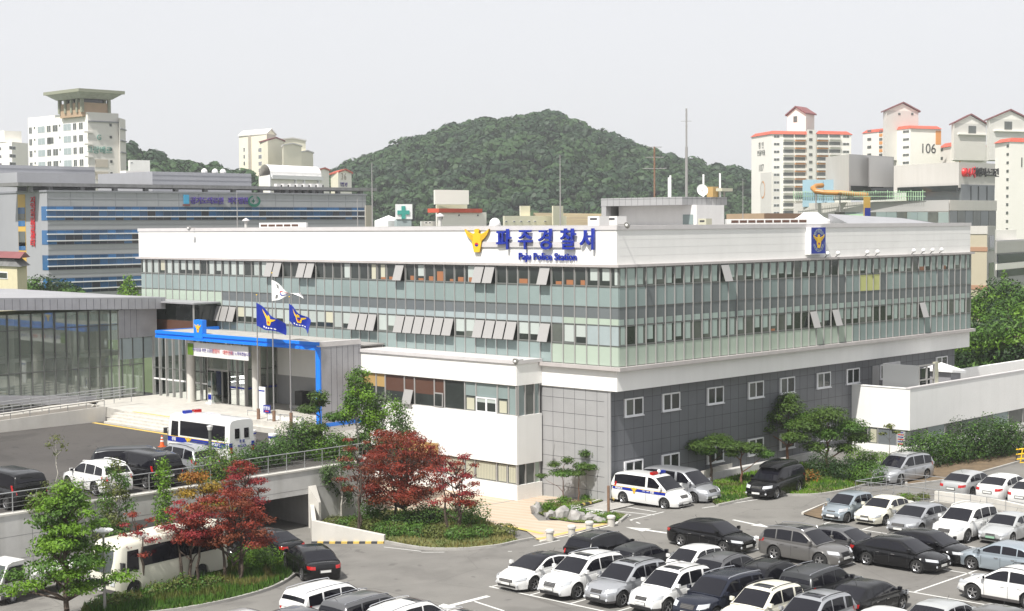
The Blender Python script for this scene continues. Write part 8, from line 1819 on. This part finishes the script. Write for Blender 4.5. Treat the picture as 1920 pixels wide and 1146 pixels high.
# planted island by the tunnel
il2 = spl([(721, 1018), (790, 1030), (860, 1032), (930, 1026), (968, 1018), (1000, 1012)]); kerbline(gp(il2), 'kerb')
poly2 = il2[:-4]+[(950, 1003), (925, 985), (880, 965), (820, 955), (700, 962), (600, 972), (600, 985), (721, 1012)]
grass('bed_grass', 'dry yellow-green grass strip of the planted island', poly2, .10, n=5000, seed=3, mats=['leaf_olive', 'leaf_grass', 'leaf_grass'], hh=.22)
for i, (a, b_, w, h, m, lab) in enumerate((((635, 990), (745, 1006), 1.3, .75, 'leaf_olive', 'low olive hedge behind the white ramp wall'), ((745, 1006), (860, 1012), 1.5, .75, 'leaf_mid', 'low dark ground hedge in front of the big red maple'), ((860, 1010), (945, 1006), 1.3, .7, 'leaf_olive', 'low brownish ground hedge at the right tip of the island'))): hedge(lab, G(*a), G(*b_), w, h, m, 190+i, [m, 'leaf_mid', 'leaf_olive'], dens=230)
# brick pavement in front of the podium
mat('pave', (.45, .40, .32), .85, vs=.9, col2=(.46, .34, .25)); mat('pave_yellow', (.56, .42, .12), .85, var=.12, vs=2)
nn_ = M['pave'].node_tree; wv = nn_.nodes.new('ShaderNodeTexWave'); wv.wave_type = 'BANDS'; wv.bands_direction = 'X'; wv.inputs['Scale'].default_value = .42; wv.inputs['Distortion'].default_value = .6; tcn = [n for n in nn_.nodes if n.type == 'TEX_COORD'][0]; nn_.links.new(tcn.outputs['Object'], wv.inputs['Vector'])
rampn = [n for n in nn_.nodes if n.type == 'VALTORGB'][0]; mxn = nn_.nodes.new('ShaderNodeMath'); mxn.operation = 'MULTIPLY_ADD'; mxn.inputs[1].default_value = .35; nzn = [n for n in nn_.nodes if n.type == 'TEX_NOISE'][0]; mm2 = nn_.nodes.new('ShaderNodeMath'); mm2.operation = 'MULTIPLY'; mm2.inputs[1].default_value = .68; nn_.links.new(nzn.outputs['Fac'], mm2.inputs[0]); nn_.links.new(wv.outputs['Fac'], mxn.inputs[0]); nn_.links.new(mm2.outputs[0], mxn.inputs[2]); nn_.links.new(mxn.outputs[0], rampn.inputs[0])
pv = [(-12.2, -4.75), (-6.0, -4.6), (-4.8, -3.9), (-7.4, -.2), (-5.5, 2.2), (-1.5, 1.2), (.1, .9), (.1, 6.4), (-2.3, 6.4), (-2.3, 21), (-5.8, 20.6), (-9.1, 14.9), (-11.1, 9.9), (-9.6, 6.5), (-10.0, -1.5)]
sheet('pavement', [pv], lambda q: .055+ZG(q[0], q[1]), 'pave'); 
b = MB()
def stripl(P, w, z, m, b=b):
    P = [Vector((p[0], p[1], 0)) for p in P]
    for i in range(len(P)-1):
        d = (P[i+1]-P[i]).normalized(); n = Vector((-d.y, d.x, 0))*w/2; b.quad(*[(v.x, v.y, z+ZG(v.x, v.y)) for v in (P[i]-n, P[i+1]-n, P[i+1]+n, P[i]+n)], m)
yl = MB(); stripl([(-12.0, -4.35), (-6.4, -4.25), (-5.1, -3.75)], .32, .062, 'pave_yellow', yl); stripl([tuple(G(945, 987))[:2], tuple(G(1018, 1003))[:2]], .3, .066, 'pave_yellow', yl); tag(yl.build('tactile_paving'), kind='structure')
kerbline([(-12.3, -4.85), (-9, -4.95), (-6.0, -4.85), (-4.6, -4.0)], 'kerb', h=.06, m='concrete_light')
b2_ = MB(); stripl([tuple(G(880, 955))[:2], tuple(G(1015, 931))[:2]], .12, .066, 'concrete_dark', b2_); tag(b2_.build('drain_channel'), kind='structure')
for i, (px, py) in enumerate(((1031, 1014), (1072, 1006), (1105, 998), (1146, 987))):
    p = G(px, py); t = thing('bollard', ['leftmost squat stone bollard on the pavement edge', 'second stone bollard from the left', 'third stone bollard from the left', 'stone bollard nearest the rock bed'][i], 'bollard', tuple(p), 0, 'stone bollards along the pavement edge'); b = MB(); b.lathe([(.20, 0), (.20, .44)], tuple(p), 'granite', 16); b.build('shaft', t, smooth=True); b = MB(); b.lathe([(.20, .44), (.245, .46), (.25, .56), (.2, .62), (.001, .63)], tuple(p), 'concrete_light', 16); b.build('cap', t, smooth=True)
for i, (px, py) in enumerate(((475, 826), (563, 832))):
    p = G(px, py+3, ZP) if False else G((472, 512)[i], (829, 836)[i], ZP); t = thing('bollard', ['white bollard with a blue band right behind the police minibus', 'white bollard with a blue band beside the shrubs'][i], 'bollard', tuple(p), 0, 'white bollards on the plaza'); b = MB(); b.lathe([(.27, 0), (.27, .55)], tuple(p), 'white_metal', 16); b.lathe([(.30, .55), (.31, .8), (.001, .82)], tuple(p), 'white', 16); b.build('shaft', t, smooth=True); b = MB(); b.lathe([(.316, .56), (.318, .66)], tuple(p), 'sign_blue', 16); b.build('band', t)
# corner bed
cb = [(1000, 960), (1030, 975), (1080, 983), (1140, 984), (1162, 978), (1175, 968), (1150, 964), (1105, 962), (1082, 956), (1110, 948), (1152, 935), (1135, 930), (1085, 942), (1045, 946), (1012, 952)]
grass('corner_bed_grass', 'short green grass of the corner rock bed', cb, .12, n=2500, seed=4, mats=['leaf_mid', 'leaf_bright', 'leaf_olive'], hh=.12)
kerbline(gp([(1162, 980), (1177, 968)]), 'kerb'); kerbline(gp([(1070, 955), (1105, 946), (1165, 928)]), 'kerb', m='concrete_light')
sheet('apron_paving', [gp([(1072, 957), (1108, 948), (1170, 931), (1225, 930), (1200, 945), (1085, 972)])], lambda q: .05+ZG(q[0], q[1]), 'kerb')
p = G(1141, 968); t = thing('post', 'dark tall post standing at the right end of the rock bed', 'post', tuple(p)); zt = PX(1141, 911, p.x).z; b = MB(); b.tube(tuple(p), (p.x, p.y, zt), .085, 'rust', 10); b.build('pole', t); b = MB(); b.lathe([(.16, 0), (.16, .05), (.09, .1)], tuple(p), 'rust', 10); b.build('foot', t)
# painted markings
mk = MB(); Zm = .006
def line(a, b_, w=.12): stripl([tuple(G(*a))[:2], tuple(G(*b_))[:2]], w, Zm, 'marking', mk)
def wline(x0, y0, x1, y1, w=.12): stripl([(x0, y0), (x1, y1)], w, Zm, 'marking', mk)
wline(-21.45, -10.05, -21.3, -30.5, .13)
for i in range(8): wline(-21.35, -10.15-2.47*i, -16.3, -10.15-2.47*i, .11)
wline(-16.3, -10.1, -16.25, -28, .11)
for i in range(8): wline(-16.2, -10.1-2.47*i, -11.2, -10.1-2.47*i, .11)
wline(2.15, -13.3, 1.85, -26, .12)
for i in range(6): wline(2.1, -13.4-2.5*i, 7, -13.4-2.5*i, .11)
for i in range(4): wline(11.6, -14.5-2.7*i, 17.5, -14.5-2.7*i, .11)
for i, y_ in enumerate((-14.6, -20.0, -25.4, -30.6)): wline(-9.0, y_, -.6, y_, .11)
wline(-9.2, -20.5, -9.0, -33, .12); wline(-3.9, -20.5, -3.9, -31, .11)
line((1148, 946), (1230, 960)); line((1182, 975), (1245, 960)); line((1200, 985), (1225, 985), .1) if False else None
line((1182, 975), (1200, 982)); line((1105, 957), (1148, 968), .10) if False else None
wline(-2.1, -.3, -2.1, -4.6, .11); wline(.55, -4.6, .55, -.3, .11); wline(3.2, -4.7, 3.2, -.3, .11); wline(-4.9, -4.6, .9, -4.6, .1) if False else None
wline(1.5, -5.35, 9.4, -6.7, .1)
# arrows
def arrow(x, y, a, s_=1.0):
    c, q = cos(a), sin(a); T = lambda u, v: (x+(u*c-v*q)*s_, y+(u*q+v*c)*s_, Zm)
    mk.quad(T(-1.6, -.12), T(.4, -.12), T(.4, .12), T(-1.6, .12), 'marking'); mk.add([T(.4, -.42), T(1.7, 0), T(.4, .42)], [(0, 1, 2)], 'marking')
p = G(1225, 996); arrow(p.x, p.y, radians(95), 1.1); p = G(1400, 1005); arrow(p.x, p.y, radians(-90), .9); p = G(860, 1132); arrow(p.x, p.y, radians(180), 1.2); line((890, 1128), (945, 1146), .12); p = G(1408, 982); arrow(p.x, p.y, radians(-100), .9)
line((720, 1026), (790, 1034), .08); line((790, 1036), (960, 1034), .08); line((1000, 1024), (1050, 1013), .08)
line((1270, 1000-25), (1240, 985), .1) if False else None
tag(mk.build('road_markings'), kind='structure')
q = G(1120, 962); tx = text_mb('경찰차', 1.25, .004, 'marking', (q.x-.2, q.y+.1, .006), (0, 1, 0), (-1, 0, 0), name='painted_words'); tag(tx, kind='structure')
q = G(1146, 966); tx = text_mb('전용', 1.25, .004, 'marking', (-3.5, -2.75, .006), (0, 1, 0), (-1, 0, 0), name='painted_words'); tag(tx, kind='structure')
for i, (px, py) in enumerate(((1100, 953), (1155, 943))):
    p = G(px, py); t = thing('wheel_stop', ['black and yellow wheel stop in the empty police bay', 'black and yellow wheel stop behind the police van wheel'][i], 'wheel stop', tuple(p), 0, 'wheel stops'); b = MB(); b.box(p.x-.5, p.x+.5, p.y-.08, p.y+.08, .004, .12, 'plastic_dark'); b.build('block', t); b = MB(); b.box(p.x-.38, p.x-.22, p.y-.085, p.y+.085, .01, .124, 'pave_yellow'); b.box(p.x+.22, p.x+.38, p.y-.085, p.y+.085, .01, .124, 'pave_yellow'); b.build('stripes', t)
# grass strip right of the vans, kerbs to the right
g3 = spl([(1345, 950), (1400, 938), (1440, 930), (1520, 930), (1580, 922), (1630, 908), (1640, 900)]); kerbline(gp(g3), 'kerb')
grass('verge_grass', 'green grass verge behind the black minivan', g3+[(1620, 878), (1560, 872), (1480, 872), (1400, 890), (1340, 905), (1310, 925)], .10, n=9000, seed=5, mats=['leaf_mid', 'leaf_bright', 'leaf_olive'], hh=.2)
b = MB(); P_ = gp([(1320, 905), (1400, 880), (1500, 858), (1560, 845), (1600, 838)]); 
for i in range(len(P_)-1): a, c = Vector(P_[i]), Vector(P_[i+1]); d = (c-a); b.obox((a.x, a.y, 0), (d.x, d.y, 0), (0, .25, 0), (0, 0, .75), 'granite')
rt = thing('planter_wall', 'low pale retaining wall behind the pines at the foot of the dark wall', 'wall', tuple(P_[2])); b.build('wall', rt)
k4 = spl([(1700, 912), (1760, 904), (1810, 895), (1860, 882), (1930, 862)]); kerbline(gp(k4), 'kerb'); grass('border_soil', 'shaded soil strip', k4+[(1930, 845), (1700, 880)], .09, m='soil')
kerbline(gp(spl([(1640, 905), (1690, 900), (1700, 912)])), 'kerb')
b = MB(); P = gp([(1425, 948), (1480, 935), (1530, 930), (1520, 936)]); 
# small planted wedge left of the upper row and on the ramp head
kerbline(gp([(1505, 965), (1550, 946), (1560, 958)]), 'kerb', m='concrete_light'); grass('wedge_soil', 'soil wedge beside the first car of the upper row', [(1505, 966), (1550, 947), (1560, 962), (1540, 975)], .08, m='soil')
# car-park ramp head with wire railing on the right
RR = thing('wire_railing', 'thin steel wire railing around the ramp head right of the upper row', 'railing', (12, -14, 0)); b = MB()
rpts = [G(1604, 930), G(1676, 938), G(1760, 948), G(1850, 962), G(1960, 982)]; rb2 = [G(1606, 912), G(1700, 914), G(1760, 918)]
def rail(b, P, h, n, z0=0, rr=.022):
    for a, c in zip(P, P[1:]):
        for zz in (h, h*.66, h*.33): b.tube((a.x, a.y, z0+zz), (c.x, c.y, z0+zz), rr if zz == h else rr*.6, 'rail_metal', 5)
        for k in range(n): q = a.lerp(c, k/n); b.tube((q.x, q.y, z0), (q.x, q.y, z0+h), rr, 'rail_metal', 5)
rail(b, rpts, .95, 3); rail(b, [rpts[0], G(1690, 915), G(1830, 930), G(1960, 950)], .95, 3); b.build('rails', RR)
RH = thing('ramp_head_wall', 'low white parapet wall at the ramp head behind the white SUV', 'wall', (12, -17, 0)); b = MB(); P_ = [G(1668, 948), G(1752, 940), G(1850, 952), G(1990, 985)]
for a, c in zip(P_[1:], P_[2:]): d = c-a; n = Vector((-d.y, d.x, 0)).normalized()*.25; b.obox((a.x, a.y, 0), d, n, (0, 0, .62), 'concrete_light')
b.build('wall', RH); bush('small yellowish shrub at the ramp head left of the parapet wall', G(1705, 940), .7, .45, 'leaf_olive', 210, mats=['leaf_olive', 'leaf_bright']); bush('tiny shrub right of the yellowish one at the ramp head', G(1732, 936), .4, .35, 'leaf_olive', 211)
# yellow barrier
p = G(1905, 868); t = thing('barrier', 'yellow and black folding barrier at the right edge by the shrubs', 'barrier', tuple(p)); b = MB(); d = Vector((CR.x, CR.y, 0)).normalized()
for hh in (.25, .6, .95): b.tube(p+Vector((0, 0, hh)), p+d*1.6+Vector((0, 0, hh+.15)), .05, 'gold', 6)
for k in range(6): q = p+d*.32*k; b.tube(q+Vector((0, 0, .1)), q+d*.15+Vector((0, 0, 1.05)), .045, 'gold' if k % 2 else 'plastic_dark', 6)
b.build('frame', t); b = MB(); b.tube(p, p+Vector((.4, -.4, .02)), .04, 'gold', 6); b.tube(p+d*1.5, p+d*1.5+Vector((.4, -.4, .02)), .04, 'gold', 6); b.build('feet', t)
# railing on the retaining wall
RL = thing('plaza_railing', 'steel railing with thin wires along the top of the retaining wall', 'railing', (-30, WY, ZP)); b = MB(); x = -60
while x < -12.2: b.tube((x, WY+.2, ZP+.12), (x, WY+.2, ZP+1.12), .03, 'rail_metal', 6); x += 1.32
b.build('posts', RL); b = MB(); b.tube((-60, WY+.2, ZP+1.13), (-12.0, WY+.2, ZP+1.13), .032, 'rail_metal', 6)
for zz in (.4, .62, .88): b.tube((-60, WY+.2, ZP+zz), (-12.0, WY+.2, ZP+zz), .012, 'rail_metal', 4)
b.build('rails', RL)
# street lamps, cones, garden lights
p = G(197, 1155); zt = PX(193, 996, p.x).z; t = thing('street_lamp', 'slim street lamp with a flat round disc head in front of the minibus', 'street lamp', tuple(p)); b = MB(); b.tube(tuple(p), (p.x, p.y, zt), .07, 'pole_metal', 8, .05); b.build('pole', t); b = MB(); b.lathe([(.04, -.25), (.09, -.12), (.42, .0), (.44, .05), (.38, .09), (.001, .13)], (p.x, p.y, zt), 'white_metal', 20); b.build('lamp_head', t, smooth=True)
p = G(395, 895, ZP); zt = PX(392, 800, p.x).z; t = thing('street_lamp', 'short dark plaza lamp with a flat pale cap in front of the police minibus', 'street lamp', tuple(p)); b = MB(); b.tube(tuple(p), (p.x, p.y, zt), .09, 'mull_dark', 8); b.build('pole', t); b = MB(); b.lathe([(.12, -.2), (.16, -.04), (.18, .04), (.001, .08)], (p.x, p.y, zt), 'white_metal', 14); b.build('lamp_head', t, smooth=True)
def cone(label, p, h=.75):
    t = thing('traffic_cone', label, 'traffic cone', tuple(p), 0, 'traffic cones'); b = MB(); b.box(p.x-.2, p.x+.2, p.y-.2, p.y+.2, p.z, p.z+.04, 'cone_orange'); b.lathe([(.16, .04), (.04, h)], tuple(p), 'cone_orange', 12); b.build('cone', t, smooth=True); b = MB()
    for z0 in (.35, .55): b.lathe([(.16-.12*(z0*h/.75-.04)/(h-.04)*1.0+.008, z0*h/.75), (.16-.12*((z0+.09)*h/.75-.04)/(h-.04)+.008, (z0+.09)*h/.75)], tuple(p), 'white', 12)
    b.build('reflective_band', t)
mat('cone_orange', (.75, .12, .02), .5)
cone('orange traffic cone left of the police minibus on the plaza', G(304, 838, ZP)); pq = G(1209, 1072); cone('orange traffic cone between the silver SUV and the dark grey small car', pq, .8)
p = G(550, 880, ZP)
